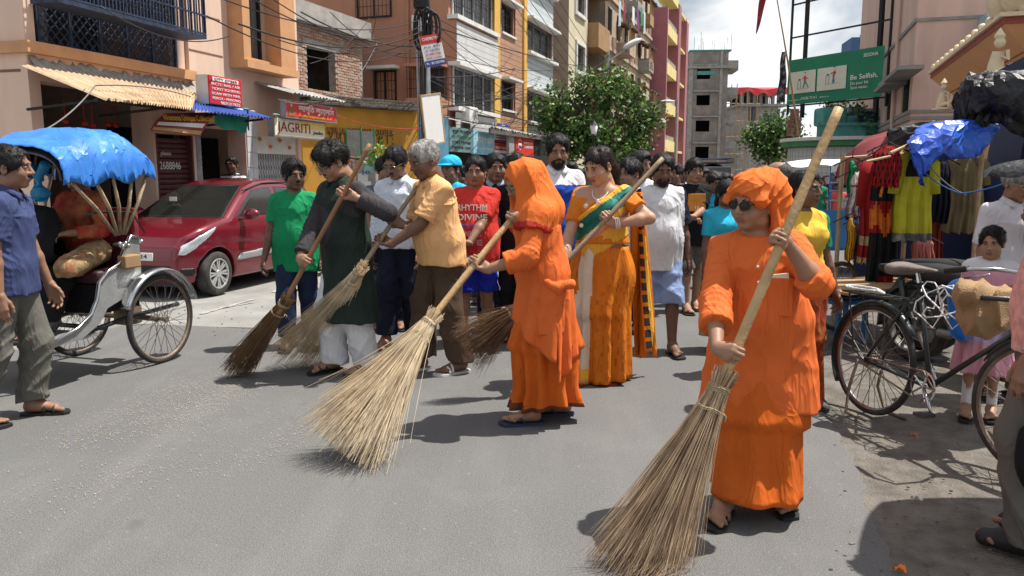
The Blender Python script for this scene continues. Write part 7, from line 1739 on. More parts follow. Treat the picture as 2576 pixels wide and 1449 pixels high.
walker('man in dark checked shirt whose face shows behind the white shirted man',968,7.7,392,196,skin='brown',build=.95,head=(8,14,0),hair=('short','black'),moustache=True,seed=13,top=dict(mat=shirt_check,sleeve=.7,hem=.48,collar=True),bottom=dict(kind='pants',mat=navy_f),shoes=dict(kind='strap'),q=.85)
def tee_print(f,lines,m,zc,size,dy=.0,width=.24,dx=0.0):
    for i,s_ in enumerate(lines):
        p = f.P+f.u*(zc-i*size*1.15)*f.k+f.X*dx; g_ = .0
        text(s_,'shirt_print',m,f.e,size,panel_M(p+f.Yv*(.150*f.k+dy),-f.X,f.u),width,.004,bold=True)
RB = walker('smiling boy in red printed T shirt and royal blue shorts',1196,7.0,393,172,skin='brown',build=1.12,belly=.45,head=(6,6,0),hair=('short','black'),face='plump',seed=14,arms={'R': ('at',W(1165,640,6.72)),'L': ('at',W(1180,612,6.68),(-1,0,.1))},feet={'R': (.1,.12,0,0),'L': (-.1,-.1,0,0)},top=dict(name='t_shirt',mat=red_t,sleeve=.80,hem=.43,ease=.020,fold=.006),bottom=dict(kind='shorts',mat=[royal,ink_white],hem=.30,leg=.105,mi=lambda ce,f: ((ce[:,0] < -.195*f.k) & (np.abs(ce[:,1]) < .012)).astype(int)),shoes=dict(kind='shoe',strap=sole_white))
tee_print(RB,('RHYTHM','DIVINE'),ink_white,.36,.075,.025,.26); tee_print(RB,('MUSIC',),stripe_blue,.20,.045,.060,.16); tee_print(RB,('O8O8','LIVE'),pink_f,.13,.065,.07,.18); tee_print(RB,('~ ~ ~','SOUND'),stripe_blue,-.02,.05,.05,.18)
def stripes(ce,f):
    z = (ce[:,2]-f.P.z)/f.k; return np.where((z > .30) & (z < .36),1,np.where((z > .36) & (z < .385),2,np.where((z > .12) & (z < .18),1,np.where(z > .30,3,0))))
walker('boy in grey, blue and black striped shirt behind the red shirted boy',1246,7.65,386,182,skin='brown',build=1.08,belly=.2,head=(6,10,0),hair=('short','black'),face='plump',seed=15,arms={'L': ('down',4,10,16)},top=dict(name='t_shirt',mat=[stripe_grey,stripe_blue,black_f,navy_f],sleeve=.85,hem=.45,ease=.02,mi=stripes,collar=stripe_grey),bottom=dict(kind='pants',mat=navy_f),shoes=dict(kind='shoe',strap=sole_black),q=.9)
walker('boy in black polo shirt with white trimmed collar partly behind the hooded monk',1302,7.2,388,176,skin='brown',build=1.05,head=(8,4,0),hair=('short','black'),face='plump',seed=16,arms={'R': ('down',14,6,20)},top=dict(mat=black_f,sleeve=.8,hem=.46,ease=.02,collar=white_f,open=.10),bottom=dict(kind='pants',mat=black_f),shoes=dict(kind='shoe',strap=sole_black),q=.9)
walker('boy whose small face shows between the striped boy and the black polo boy',1272,8.6,412,178,skin='mid',build=.95,face='child',hair=('short','black'),seed=17,top=dict(mat=maroon_f,sleeve=.7,hem=.46),bottom=dict(kind='pants',mat=navy_f),shoes=dict(kind='shoe',strap=sole_black),q=.7)
def cap_hat(m):
    def fn(f):
        s = SDF((-.13,-.14,-.02),(.13,.22,.16),.008); s.ell((0,-.012,.05),(.094,.112,.085),.01); s.plane((0,0,.035),(0,0,-1)); s.cap((-.05,.09,.042),(.05,.09,.042),.018,None,.02,(0,0,1),2.6); s.ell((0,.14,.04),(.075,.07,.008),.01)
        v,fc = s.mesh(); o = mesh_obj('cap',v,fc,m,f.e,None,True); o.matrix_basis = f.Mh
    return fn
walker('child in a bright turquoise cap behind the apricot shirted man',1136,8.3,395,150,skin='brown',face='child',hair=('short','black'),seed=18,top=dict(mat=sky_t,sleeve=.7,hem=.46),bottom=dict(kind='pants',mat=denim),shoes=dict(kind='shoe',strap=sole_black),q=.7,extra=cap_hat(fabric('turq_cap',(.03,.42,.68),.06)))
def polo(ce,f): z = (ce[:,2]-f.S.z); return np.where(z > -.075*f.k,1,0)
walker('tall bearded man in blue polo shirt with white yoke behind the hooded monk',1402,6.95,338,188,skin='brown',build=1.08,head=(10,-6,0),hair=('short','black'),beard=True,moustache=True,seed=19,top=dict(mat=[fabric('polo_blue',(.02,.07,.40),.08),white_f],sleeve=.8,hem=.46,ease=.022,collar=white_f,mi=polo),bottom=dict(kind='pants',mat=denim),shoes=dict(kind='shoe',strap=sole_black))
def raglan(ce,f): return (np.abs(ce[:,0]) > .185*f.k).astype(int)
walker('man in white T shirt with navy sleeves and pale blue shorts',1664,6.7,386,186,skin='dark',build=1.06,belly=.45,head=(14,-4,0),hair=('short','black'),beard=True,seed=20,arms={'R': ('down',4,6,8),'L': ('down',2,9,8)},feet={'R': (.09,-.16,0,.02),'L': (-.09,.13,4,0)},top=dict(name='t_shirt',mat=[tee_grey,navy_f],sleeve=.90,hem=.425,ease=.022,fold=.008,cuff=.014,mi=raglan),bottom=dict(kind='shorts',mat=lightblue_sh,hem=.265,leg=.098),shoes=dict(kind='flip',sole=sole_black,strap=sole_black))
walker('boy with thick hair looking left between the saree woman and the white T shirt man',1588,7.6,404,150,skin='mid',build=.95,head=(4,-18,0),hair=('fringe','black'),face='child',seed=21,top=dict(name='t_shirt',mat=white_f,sleeve=.7,hem=.45),bottom=dict(kind='pants',mat=denim),shoes=dict(kind='shoe',strap=sole_black),q=.9)
walker('man seen by his black hair just behind the thick haired boy',1608,8.3,384,176,skin='brown',hair=('thick','black'),seed=22,head=(0,40,0),top=dict(name='t_shirt',mat=white_f,sleeve=.7,hem=.45),bottom=dict(kind='pants',mat=denim),shoes=dict(kind='shoe',strap=sole_black),q=.7)
BT = walker('boy with spectacles in black T shirt with orange print and grey shorts',1746,8.75,400,182,skin='mid',build=.95,head=(4,4,0),hair=('fringe','black'),glasses='clear',seed=23,arms={'L': ('at',W(1745,545,8.4),(-1,0,0)),'R': ('at',W(1728,548,8.45),(1,0,0))},feet={'R': (.08,.14,0,0),'L': (-.08,-.1,0,0)},top=dict(name='t_shirt',mat=black_f,sleeve=.75,hem=.44,ease=.022),bottom=dict(kind='shorts',mat=brownsh,hem=.29,leg=.085),shoes=dict(kind='strap3',sole=sole_black,strap=leather))
mb = MB(); p = BT.P+BT.u*.34*BT.k+BT.Yv*.145; mb.bbox(p.x-.095,p.x+.095,p.y-.004,p.y+.012,p.z-.10,p.z+.09,.004); mb.build('shirt_print',orange_print,BT.e); tee_print(BT,('10',),sign_cream,.275,.05,.016,.05)
walker('boy in turquoise T shirt and spectacles just left of the turbaned monk',1795,9.2,432,184,skin='brown',build=1.05,head=(10,6,0),hair=('fringe','black'),glasses='clear',face='plump',seed=24,top=dict(name='t_shirt',mat=sky_t,sleeve=.75,hem=.45),bottom=dict(kind='shorts',mat=navy_f,hem=.29),shoes=dict(kind='shoe',strap=sole_black),q=.8)
walker('woman in bright blue top and long floral skirt behind the turbaned monk',1828,6.75,452,192,skin='dark',build=1.08,female=True,face='female',hair=('long','black'),seed=25,arms={'R': ('down',4,8,8)},feet={'R': (.09,.04,0,0),'L': (-.08,-.05,0,0)},top=dict(mat=sky_t,sleeve=.72,hem=.46,ease=.02),bottom=dict(kind='skirt',name='skirt',mat=floral,hem=.10,folds=7,flare=1.2),shoes=dict(kind='flip',sole=sole_black,strap=sole_black),q=.9)
walker('balding man in yellow shirt with his back half turned behind the monk turban',1962,6.0,405,40,skin='brown',build=1.05,hair=('bald','salt'),head=(4,20,0),seed=26,top=dict(mat=yellow_f,sleeve=.8,hem=.46),bottom=dict(kind='pants',mat=grey_pants),shoes=dict(kind='strap'),q=.9)
def shawl(m,z0=-.62):
    def fn(f):
        mb = MB(); sx = f.sh['L']
        mb.grid(lambda q,t: Vec((sx.x-.02-.16*(q-.3)*(.6+.5*t)-.03*t,sx.y-.10+.04*sin(q*9+2*t),sx.z+.02+(z0-.32)*t*(1+.06*sin(q*11)))),20,26); o = mb.build('shawl',m,f.e,smooth=True,fix=False); so = o.modifiers.new('thick','SOLIDIFY'); so.thickness = .005
    return fn
walker('woman in green blouse and yellow saree walking close behind the turbaned monk',2022,5.1,430,200,skin='dark',build=1.05,female=True,face='female',hair=('long','black'),head=(0,20,0),seed=27,arms={'L': ('down',2,14,10)},top=dict(mat=[yellow_f,tgreen],sleeve=.7,hem=.5,ease=.016,mi=lambda ce,f: (np.abs(ce[:,0]) > .17*f.k).astype(int)),bottom=dict(kind='skirt',name='saree_skirt',mat=rust_print,hem=.03,folds=9,flare=1.25),shoes=dict(kind='flip',sole=sole_black,strap=sole_black),extra=shawl(rust_print),q=.9)

# ------------------------------------------------------------------ right edge people
EM = walker('elderly man in white short sleeved shirt and spectacles standing behind the bicycle',2556,5.35,410,176,skin='brown',build=1.1,belly=.4,head=(16,10,0),hair=('short','grey'),glasses='clear',seed=28,arms={'R': ('down',6,8,16),'L': ('at',W(2600,560,5.0),(-.5,-.3,.8))},top=dict(mat=white_stripe,sleeve=.85,hem=.46,ease=.022,collar=True,cuff=.014),bottom=dict(kind='pants',mat=grey_pants),shoes=dict(kind='strap'),q=1.0)
GI = walker('small girl in white and pink frock standing before the elderly man',2512,4.85,570,150,skin='mid',build=.95,face='child',hair=('short','black'),head=(8,-10,0),seed=29,feet={'R': (.07,.03,0,0),'L': (-.07,-.02,0,0)},top=dict(name='frock_top',mat=[tee_grey,pink_f],sleeve=.5,hem=.52,ease=.014,mi=lambda ce,f: ((ce[:,1] > .02) & (ce[:,2] < f.S.z-.02) & (ce[:,2] > f.S.z-.16)).astype(int)),bottom=dict(kind='skirt',name='frock_skirt',mat=[lilac,pink_f],hem=.25,folds=11,amp=.02,flare=1.7,mi=lambda ce,f: (ce[:,2] < .5).astype(int)),shoes=dict(kind='strap',sole=sole_black,strap=leather),q=1.0)
def leggings(f):
    s = SDF((-.25,-.25,0),(.25,.25,.7),.009)
    for sd in 'RL': s.cap(f.knee[sd]+Vec((0,0,.1)),f.an[sd],.050*f.k,.042*f.k,.02)
    s.plane((0,0,.06),(0,0,-1)); v,fc = s.mesh(); mesh_obj('leggings',v,fc,tee_grey,f.e,None,True)
leggings(GI)
PM = person('man in pink plaid shirt and grey trousers cut off by the right edge',pl(2715,3.05),40,1.70,'brown',1.1,.3,head=(0,0,0),face='plump',hair=('short','black'),seed=30,arms={'L': ('down',-2,10,10),'R': ('down',5,6,10)},top=dict(mat=plaid,sleeve=.85,hem=.49,ease=.024,collar=True,cuff=.014),bottom=dict(kind='pants',mat=grey_pants,leg=.088,hem=.03),shoes=dict(kind='shoe',strap=sole_black),q=1.1)
w_ = PM.wr['L']; dr = (PM.wr['L']-PM.el['L']).normalized(); a_ = dr.orthogonal().normalized(); b_ = dr.cross(a_); mb = MB(); mb.tube([w_-dr*.02+(a_*cos(t)+b_*sin(t))*.034 for t in [2*PI*q/16 for q in range(16)]],.008,6,closed=True); mb.build('wrist_watch',frame_m,PM.e)
bg = thing('black_bag','black shoulder bag hanging by the plaid shirted man at the right edge','bag',W(2640,1130,2.92)); 
s = SDF((-.2,-.12,-.22),(.2,.12,.26),.012); s.ell((0,0,-.02),(.13,.06,.17),.02); s.folds(.006,.09,4); v,fc = s.mesh(); mesh_obj('pouch',v,fc,black_f,bg,None,True); mb = MB(); mb.tube([(-.08,0,.12),(-.02,0,.3),(.1,0,.55)],.012,6); mb.tube([(-.12,-.05,-.0),(0,-.075,-.02),(.12,-.05,0)],.006,5); mb.build('strap',black_f,bg)

# ------------------------------------------------------------------ distant crowd
r = random.Random(77)
extra_crowd = [(1160,9.5,418,shirt_check,'grey checked','low behind the apricot shirt beside the turquoise cap'),(1182,11.5,424,maroon_f,'brownish','far back left of the red shirted boy head'),(1213,9.2,414,white_f,'off white','between the heads of red shirted and striped boys'),(1330,8.9,408,shirt_w,'pale','behind the hood of the hooded monk'),(1362,10.4,418,tgreen,'dull green','left of the bearded man neck'),(1435,9.0,410,navy_f,'dark','between bearded man and saree woman'),(1458,11.2,424,coral,'brick red','small, right of the bearded man ear'),(1548,8.6,412,purple_f,'violet','close behind the saree woman shoulder'),(1568,13.5,426,white_f,'whitish','far back below the tree right of the saree woman'),(1632,12.2,420,stripe_blue,'bright blue','far back left of the white T shirt man ear'),(1698,9.8,412,stripe_grey,'grey','between white T shirt man and orange print boy'),(1712,20,430,tgreen,'tiny green','very far up the street'),(1780,18,432,maroon_f,'tiny maroon','very far by the bus windscreen'),(1812,15.5,432,shirt_w,'tiny pale','very far left of the monk turban top'),(1600,16,426,yellow_f,'tiny yellow','very far behind the thick haired boy')]
crowd = [(1690,11.5,425,sky_t,'turquoise'),(1715,12.5,418,white_f,'white'),(1652,10.5,432,maroon_f,'maroon'),(1560,9.6,415,shirt_check,'checked'),(1625,9.4,420,navy_f,'navy'),(1540,11,425,tgreen,'green'),(1775,13,428,shirt_w,'pale blue'),(1822,12,436,coral,'coral'),(1703,15,430,yellow_f,'yellow'),(1238,10.5,428,white_f,'white'),(1225,12,436,maroon_f,'dark red'),(1345,9.8,420,navy_f,'dark blue'),
         (2003,15.5,448,shirt_check,'checked'),(1985,14,440,maroon_f,'maroon'),(2022,16,452,tgreen,'dark green'),(1648,13,424,shirt_w,'light blue'),(1580,12,420,coral,'reddish'),(1670,9.9,410,tgreen,'bottle green'),(1733,17,432,red_t,'red'),(1765,10.6,424,maroon_f,'wine coloured'),(1320,11.5,426,sky_t,'sky blue'),(1285,13,430,yellow_f,'mustard')]+extra_crowd
where = ['left of the boy with the orange print','beside the head of the orange print boy','behind the white T shirt man','just right of the saree woman hair','between thick haired boy and white T shirt man','farther back right of the saree woman','left of the monk turban far back','hidden low behind the monk turban','small and far between the crowd heads','far back by the striped boy','far back left of the striped boy','behind the hooded monk and bearded man','far right behind the broom stick','right of the monk turban far back','beside the green tarpaulin van far back','in the gap right of the thick haired boy','deep in the crowd beneath the street tree','right behind the white T shirt man shoulder','tiny and far in front of the red bus','between the orange print boy and turquoise boy','far back behind the black polo boy','far back under the luggage shop sign']+[x[5] for x in extra_crowd]
for i,(px,Y,ty,m,cn,*_) in enumerate(crowd):
    walker(f'bystander in {cn} clothes {where[i]}',px,Y,ty,180+r.uniform(-45,45),skin=r.choice(('dark','brown','mid')),build=r.uniform(.92,1.08),hair=(r.choice(('short','thick','curly','fringe')),'black'),face=r.choice(('male','lean','plump')),moustache=r.random() < .3,seed=40+i,group='bystanders walking far behind the brooms',arms={'R': ('down',r.uniform(-12,14),8,12),'L': ('down',r.uniform(-12,14),8,12)},feet={'R': (.09,r.uniform(-.12,.12),0,0),'L': (-.09,r.uniform(-.12,.12),0,0)},top=dict(mat=m,sleeve=.75,hem=.46,ease=.018),bottom=dict(kind='pants',mat=r.choice((denim,navy_f,grey_pants,olive_brown))),shoes=dict(kind='strap'),q=.62 if Y < 10 else .5)
walker('man in green T shirt standing by the blue cart near the pump house',2062,17.5,442,170,skin='dark',seed=60,hair=('short','black'),top=dict(name='t_shirt',mat=tgreen,sleeve=.75,hem=.46),bottom=dict(kind='pants',mat=denim),shoes=dict(kind='strap'),q=.62)
walker('man in purple shirt with a hand on his head beyond the blue cart',2098,18,436,150,skin='dark',seed=61,hair=('short','black'),arms={'R': ('at',W(2083,442,17.9)),'L': ('down',5,8,10)},top=dict(mat=purple_f,sleeve=1.7,hem=.46),bottom=dict(kind='pants',mat=denim),shoes=dict(kind='strap'),q=.62)
walker('child in coral T shirt before the purple shirted man',2112,16.6,456,170,skin='dark',seed=62,face='child',hair=('short','black'),top=dict(name='t_shirt',mat=coral,sleeve=.7,hem=.46),bottom=dict(kind='pants',mat=coral),shoes=dict(kind='strap'),q=.62)
walker('child in blue T shirt beside the blue cart corner post',2040,16.5,475,190,skin='brown',seed=63,face='child',hair=('short','black'),top=dict(name='t_shirt',mat=fabric('tee_blue',(.02,.10,.45),.1),sleeve=.7,hem=.46),bottom=dict(kind='pants',mat=denim),shoes=dict(kind='strap'),q=.62)
walker('man in turquoise and white striped shirt standing in the dark gate of the shops',586,13.3,394,176,skin='dark',seed=64,hair=('short','black'),top=dict(mat=[sky_t,white_f,navy_f],sleeve=.8,hem=.46,ease=.02,mi=lambda ce,f: np.where(ce[:,2] > f.S.z-.10,1+2*0+(np.floor(ce[:,2]/.03).astype(int) % 2),np.where(np.floor((ce[:,2]-f.S.z)/.09).astype(int) % 2 == 0,0,2))),bottom=dict(kind='pants',mat=navy_f),shoes=dict(kind='strap'),q=.75)
# ------------------------------------------------------------------ wheels and vehicles
rubber = mat('tyre_rubber',(.035,.033,.031),.85,.25,12,.3,90,dirt=(.11,.10,.085),dscale=7,damt=.6); chrome = mat('chrome',(.55,.56,.58),.22,.1,6,metal=.95,dirt=(.30,.24,.18),dscale=7,damt=.5); rust = mat('rusty_rim',(.20,.15,.11),.55,.3,9,.2,80,metal=.5); steel_d = mat('spoke_steel',(.22,.21,.20),.45,.2,9,metal=.7)
alu = mat('rickshaw_aluminium',(.42,.43,.43),.45,.15,5,.15,60,metal=.55,dirt=(.20,.19,.17),dscale=5,damt=.6); blackp = mat('bicycle_black',(.014,.022,.022),.38,.3,8,.1,60,spec=.5,dirt=(.06,.06,.055),dscale=5,damt=.6)
def cyc_wheel(name,parent,R_,rt,n,rim_m,cross=True,hubw=.05):
    e = bpy.data.objects.new(name,None); link(e,parent)
    Mx = MR(PI/2,4,'Y')          # axle along x
    mb = MB(); rc = R_-rt
    mb.lathe([(rc+rt*cos(a),rt*sin(a)) for a in [2*PI*j/10 for j in range(11)]],48,Mx); mb.build('tyre',rubber,e,smooth=True)
    mb = MB(); ri = rc-rt*.75; mb.lathe([(ri,-rt*.75),(ri-.012,-rt*.3),(ri-.012,rt*.3),(ri,rt*.75),(ri+.006,0),(ri,-rt*.75)],48,Mx); mb.build('rim',rim_m,e,smooth=40)
    mb = MB(); mb.lathe([(.0,-hubw),(.022,-hubw),(.028,-hubw*.8),(.016,-hubw*.6),(.016,hubw*.6),(.028,hubw*.8),(.022,hubw),(0,hubw)],14,Mx); mb.build('hub',rust,e,smooth=40)
    mb = MB()
    for i in range(n):
        a = 2*PI*i/n; s_ = 1 if i % 2 else -1; b = a+(.42 if (i//2) % 2 else -.42)*(1 if cross else 0)
        mb.tube([(s_*hubw*.8,.026*cos(b*1.0+ (1.2 if (i//2) % 2 else -1.2)),.026*sin(b+(1.2 if (i//2) % 2 else -1.2))),(0,ri*cos(a),ri*sin(a))],.0022,4,cap=False)
    o = mb.build('spokes',steel_d,e); o['kind'] = 'stuff'
    return e
# ---- rickshaw
RK = thing('cycle_rickshaw','cycle rickshaw with blue tarpaulin hood and bamboo hood ribs at the left','rickshaw',(-3.23,6.42,0),R(162.2))
for x in (-.43,.43): w = cyc_wheel('wheel',RK,.36,.022,36,rust,True,.06); w.location = (x,0,.36)
w = cyc_wheel('wheel',RK,.34,.020,36,rust); w.location = (0,1.75,.34)
mb = MB(); mb.tube([(-.40,0,.36),(.40,0,.36)],.022,8); mb.bbox(-.18,-.02,-.08,.08,.30,.46,.02); mb.build('axle',rust,RK,smooth=40)
mb = MB()
for x in (-.30,.30): mb.tube([(x,-.35,.42),(x,.2,.40),(x,.9,.33),(x*.3,1.35,.42),(x*.1,1.6,.75)],.02,6)
mb.tube([(-.3,.45,.36),(.3,.45,.36)],.018,6); mb.tube([(0,1.75,.34),(0,1.62,.80),(0,1.58,1.0)],.018,6); mb.tube([(0,.95,.36),(0,1.05,.85)],.018,6); mb.tube([(0,1.05,.72),(0,1.6,.80)],.018,6); mb.tube([(0,.95,.36),(0,1.6,.74)],.018,6); mb.tube([(-.3,1.5,1.02),(0,1.58,1.0),(.3,1.5,1.02)],.013,6); mb.build('chassis',blackp,RK,smooth=True)
mb = MB(); mb.bbox(-.08,.08,.85,1.12,.86,.93,.03); mb.build('driver_saddle',sole_black,RK)
def mudguard(parent,R_,a0,a1,wd,m,name='mudguard',t=.004):
    mb = MB(); K = 22
    prof = [(-wd,-.012),(-wd*.6,.004),(0,.010),(wd*.6,.004),(wd,-.012)]
    mb.add([((px_),(R_+pz_)*cos(a0+(a1-a0)*i/K),(R_+pz_)*sin(a0+(a1-a0)*i/K)) for i in range(K+1) for (px_,pz_) in prof],[(i*5+j,i*5+j+1,(i+1)*5+j+1,(i+1)*5+j) for i in range(K) for j in range(4)])
    o = mb.build(name,m,parent,smooth=True); so = o.modifiers.new('thick','SOLIDIFY'); so.thickness = t; return o
for x in (-.43,.43):
    o = mudguard(RK,.405,R(20),R(165),.055,chrome); o.location = (x,0,.36)
# side panels of silver sheet with the sweeping front edge
prof = [(-.36,.60),(-.36,1.02),(-.22,1.04),(-.12,.95),(-.02,.84),(.14,.80),(.28,.72),(.33,.60),(.42,.50),(.62,.42),(.98,.36),(.98,.32),(.55,.34),(.30,.42),(.18,.52),(-.1,.58)]
for x in (-.37,.37): mb = MB(); mb.prism([(p[0],p[1]) for p in prof],x-.008,x+.008,axis='x'); o = mb.build('side_panel',alu,RK); o.location.y = .36; o.scale.y = .66
for x in (-.385,.385): mb = MB(); mb.tube([(x,y,z) for (y,z) in prof[1:11]],.014,6); o = mb.build('panel_rim',chrome,RK,smooth=True); o.location.y = .36; o.scale.y = .66
mb = MB(); mb.box(-.36,.36,.56,1.01,.33,.35); mb.build('footboard',alu,RK)
seat_m = mat('rickshaw_seat',(.05,.015,.02),.5,.2,6,.2,60)
mb = MB(); mb.bbox(-.35,.35,.14,.52,.70,.80,.04); mb.build('seat',seat_m,RK,smooth=50); mb = MB(); mb.bbox(-.35,.35,.08,.15,.78,1.25,.03); mb.build('seat_back',maroon_f,RK,smooth=50)
mb = MB(); mb.box(-.34,.34,.12,.52,.48,.695); mb.build('seat_box',black_f,RK)
mb = MB(); mb.bbox(-.44,-.36,.18,.34,.80,.90,.01); mb.build('wood_block',ply,RK)
# hood ribs and tarpaulin
bam = mat('hood_rib_wood',(.36,.27,.17),.8,.3,14,.3,80,dirt=(.10,.08,.06),dscale=9,damt=.8)
def hood_pt(yy,s_):       # s from -1 (near side hem) over the top to +1
    t = (yy+.50)/1.30; ztop = 1.84-.15*max(0,(t-.38)/.62)**1.5-.20*max(0,(.30-t)/.30)**2; hem = 1.50-.06*t; wd = .50
    a = s_*PI/2; x = wd*math.copysign(min(1.0,abs(sin(a))**.75),a); z = hem+(ztop-hem)*max(0,cos(a))**.55
    return Vec((x,yy,z))
tops = (-.44,-.20,.08,.34,.66)
for sg in (-1,1):
    for i,yy in enumerate(tops):
        b0 = Vec((sg*.40,-.14+.035*i,1.06)); b1 = hood_pt(yy*.93,sg*1.0)+Vec((-sg*.03,0,-.0)); mb = MB(); mb.tube([b0,b0.lerp(b1,.5)+Vec((sg*.02,0,.01)),b1],[.015,.016,.014],6); o = mb.build('hood_rib',bam,RK,smooth=True); o.location.y = .38; o.scale.y = .68
    mb = MB(); mb.tube([(sg*.41,.42,1.22),(sg*.41,.18,1.24),(sg*.41,-.25,1.22),(sg*.41,-.42,1.06)],.009,6); mb.tube([(sg*.41,-.16,.99),(sg*.41,.05,.99)],.014,6); o = mb.build('armrest',blackp,RK,smooth=True); o.location.y = .38; o.scale.y = .68
    mb = MB(); 
    for j in range(4): mb.ball((sg*.42,-.14+.04*j,.97+.02*(j % 2)),.022,8,6)
    o = mb.build('hood_joint',chrome,RK,smooth=True); o.location.y = .38; o.scale.y = .68
for yy in tops:
    mb = MB(); mb.tube([hood_pt(yy,s_/8)-Vec((0,0,.012)) for s_ in range(-8,9)],.012,5); o = mb.build('hood_bow',bam,RK); o.location.y = .38; o.scale.y = .68; o.scale.x = .95
def tarp_fn(u,v):
    yy = -.50+1.26*u; s_ = -1.04+2.08*v; p = hood_pt(yy,max(-1,min(1,s_)))
    k = min(abs(yy-t_) for t_ in tops); sag = -.018*min(1,k/.12)*cos(s_*PI/2*.98); wr = .006*sin(17*u+5*v)*sin(9*v+5*u)+.003*sin(40*u*(.5+v)+14*v)
    hemz = 0
    if abs(s_) > .93: hemz = -.03*(abs(s_)-.93)/.11*(1+.9*sin(17*u+2))
    tail = .05*sin(9*u+1) if abs(s_) > .9 else 0
    return Vec((p.x*(1+.02*wr),p.y+.01*sin(12*v),p.z+sag+wr+hemz+.018))
o = crumple('hood_tarpaulin',tarp_fn,40,38,.0050,4,blue_tarp,RK,20); o.location.y = .38; o.scale.y = .68
mb = MB(); mb.grid(lambda u,v: hood_pt(-.48+1.28*u,-.96+1.92*v)-Vec((0,0,.03)),20,24); o = mb.build('hood_lining',black_f,RK,smooth=True); o.location.y = .38; o.scale.y = .68
f = person('passenger in black clothes with a floral shawl seated in the cycle rickshaw',(-3.23,6.42,0),162.2,1.60,'brown',1.05,female=True,face='female',hair=('long','black'),pelvis=(0.02,.28,.88),lean=-2,head=(4,0,0),feet={'R': (.1,.86,0,.34),'L': (-.1,.84,0,.34)},arms={'R': ('at',MT((-3.23,6.42,0)) @ MR(R(162.2),4,'Z') @ Vec((.16,.60,1.05))),'L': ('at',MT((-3.23,6.42,0)) @ MR(R(162.2),4,'Z') @ Vec((-.16,.56,1.08)))},top=dict(mat=fabric('red_gold',(.40,.03,.03),.3,dirt=(.5,.35,.12),damt=.6),sleeve=1.8,hem=.52,skirt=False),bottom=dict(kind='pants',mat=black_f,leg=.11,hem=.20),shoes=dict(kind='strap'),seed=70,q=.85)
s = SDF((-.40,.15,.70),(.40,.95,1.1),.012); s.cap((-.2,.35,.93),(-.26,.70,.84),.09,.09,.03); s.cap((.2,.35,.93),(.1,.66,.88),.09,.10,.03); s.plane((0,0,.78),(0,0,-1)); s.folds(.012,.07,5); v,fc = s.mesh(); mesh_obj('shawl',v,fc,fabric('cream_floral',(.30,.21,.11),.4,.3,vs=20,dirt=(.42,.07,.03),damt=1.0,ds=16),f.e,None,True)
bp_ = thing('black_backpack','black backpack on the lap of the rickshaw passenger','bag',RK.matrix_basis @ Vec((.10,.66,1.06)),R(162.2)); s = SDF((-.26,-.2,-.26),(.26,.2,.32),.014); s.cap((-.1,0,-.08),(-.1,0,.12),.13,.11,.05,(1,0,0),.75); s.cap((.1,0,-.08),(.1,0,.12),.13,.11,.05,(1,0,0),.75); s.folds(.008,.1,2); v,fc = s.mesh(); mesh_obj('bag_body',v,fc,black_f,bp_,None,True)
mb = MB(); mb.tube([(-.06,0,.2),(-.03,0,.28),(.03,0,.28),(.06,0,.2)],.012,6); mb.build('handle',black_f,bp_)
pb = thing('blue_plastic_bag','knotted bright blue plastic bag hanging inside the rickshaw hood','bag',W(98,455,5.75)); s = SDF((-.16,-.12,-.2),(.16,.12,.2),.008); s.ell((0,0,-.09),(.06,.05,.055),.02); s.cap((0,0,-.05),(0,0,.02),.015,.018,.02); s.cap((0,0,.02),(-.06,0,.10),.015,.04,.02); s.cap((0,0,.02),(.05,0,.11),.015,.035,.02); s.folds(.014,.04,3); v,fc = s.mesh(); mesh_obj('bag_body',v,fc,mat('cyan_plastic',(.01,.20,.42),.3,.15,6,.2,30),pb,None,True)

# ---- car
def poly_sd(pts,a,b):
    d = np.full(np.broadcast(a,b).shape,1e9,dtype=np.float32); s = np.ones_like(d); n = len(pts)
    for i in range(n):
        x0,y0 = pts[i]; x1,y1 = pts[i-1]; ex,ey = x1-x0,y1-y0; wx,wy = a-x0,b-y0; t = np.clip((wx*ex+wy*ey)/(ex*ex+ey*ey),0,1); d = np.minimum(d,(wx-ex*t)**2+(wy-ey*t)**2)
        c1 = b >= y0; c2 = b < y1; c3 = ex*wy > ey*wx; s = np.where((c1 & c2 & c3) | (~c1 & ~c2 & ~c3),-s,s)
    return np.sqrt(d)*s
cred = mat('car_red_paint',(.17,.008,.02),.28,.05,2,coat=.8,spec=.5,metal=.25); cglass = mat('car_glass',(.018,.020,.018),.06,.1,2,spec=.8); cdark = mat('car_dark_trim',(.012,.012,.013),.5,.1); lampm = mat('car_headlamp',(.62,.66,.70),.08,.1,12,coat=1.0,spec=.9,metal=.4); silver_trim = mat('car_silver_trim',(.42,.43,.45),.35,.05,metal=.5); alloy = mat('alloy_wheel',(.58,.59,.60),.3,.06,8,metal=.6)
hh = .02
xs_ = np.arange(-.90,.901,hh,dtype=np.float32); ys_ = np.arange(-1.98,2.02,hh,dtype=np.float32); zs_ = np.arange(.12,1.62,hh,dtype=np.float32)
ysr_ = np.where(ys_ > 1.30,1.30+(ys_-1.30)/.76,ys_).astype(np.float32); Yg,Zg = ysr_[:,None],zs_[None,:]
prof = [(1.80,.20),(1.87,.30),(1.885,.50),(1.85,.66),(1.72,.80),(1.50,.885),(1.0,.985),(.90,1.0),(.56,1.20),(.18,1.405),(-.12,1.475),(-.5,1.505),(-1.0,1.475),(-1.48,1.385),(-1.66,1.20),(-1.78,1.0),(-1.84,.80),(-1.85,.40),(-1.80,.20)]
d2 = poly_sd(prof,Yg,Zg)-.012
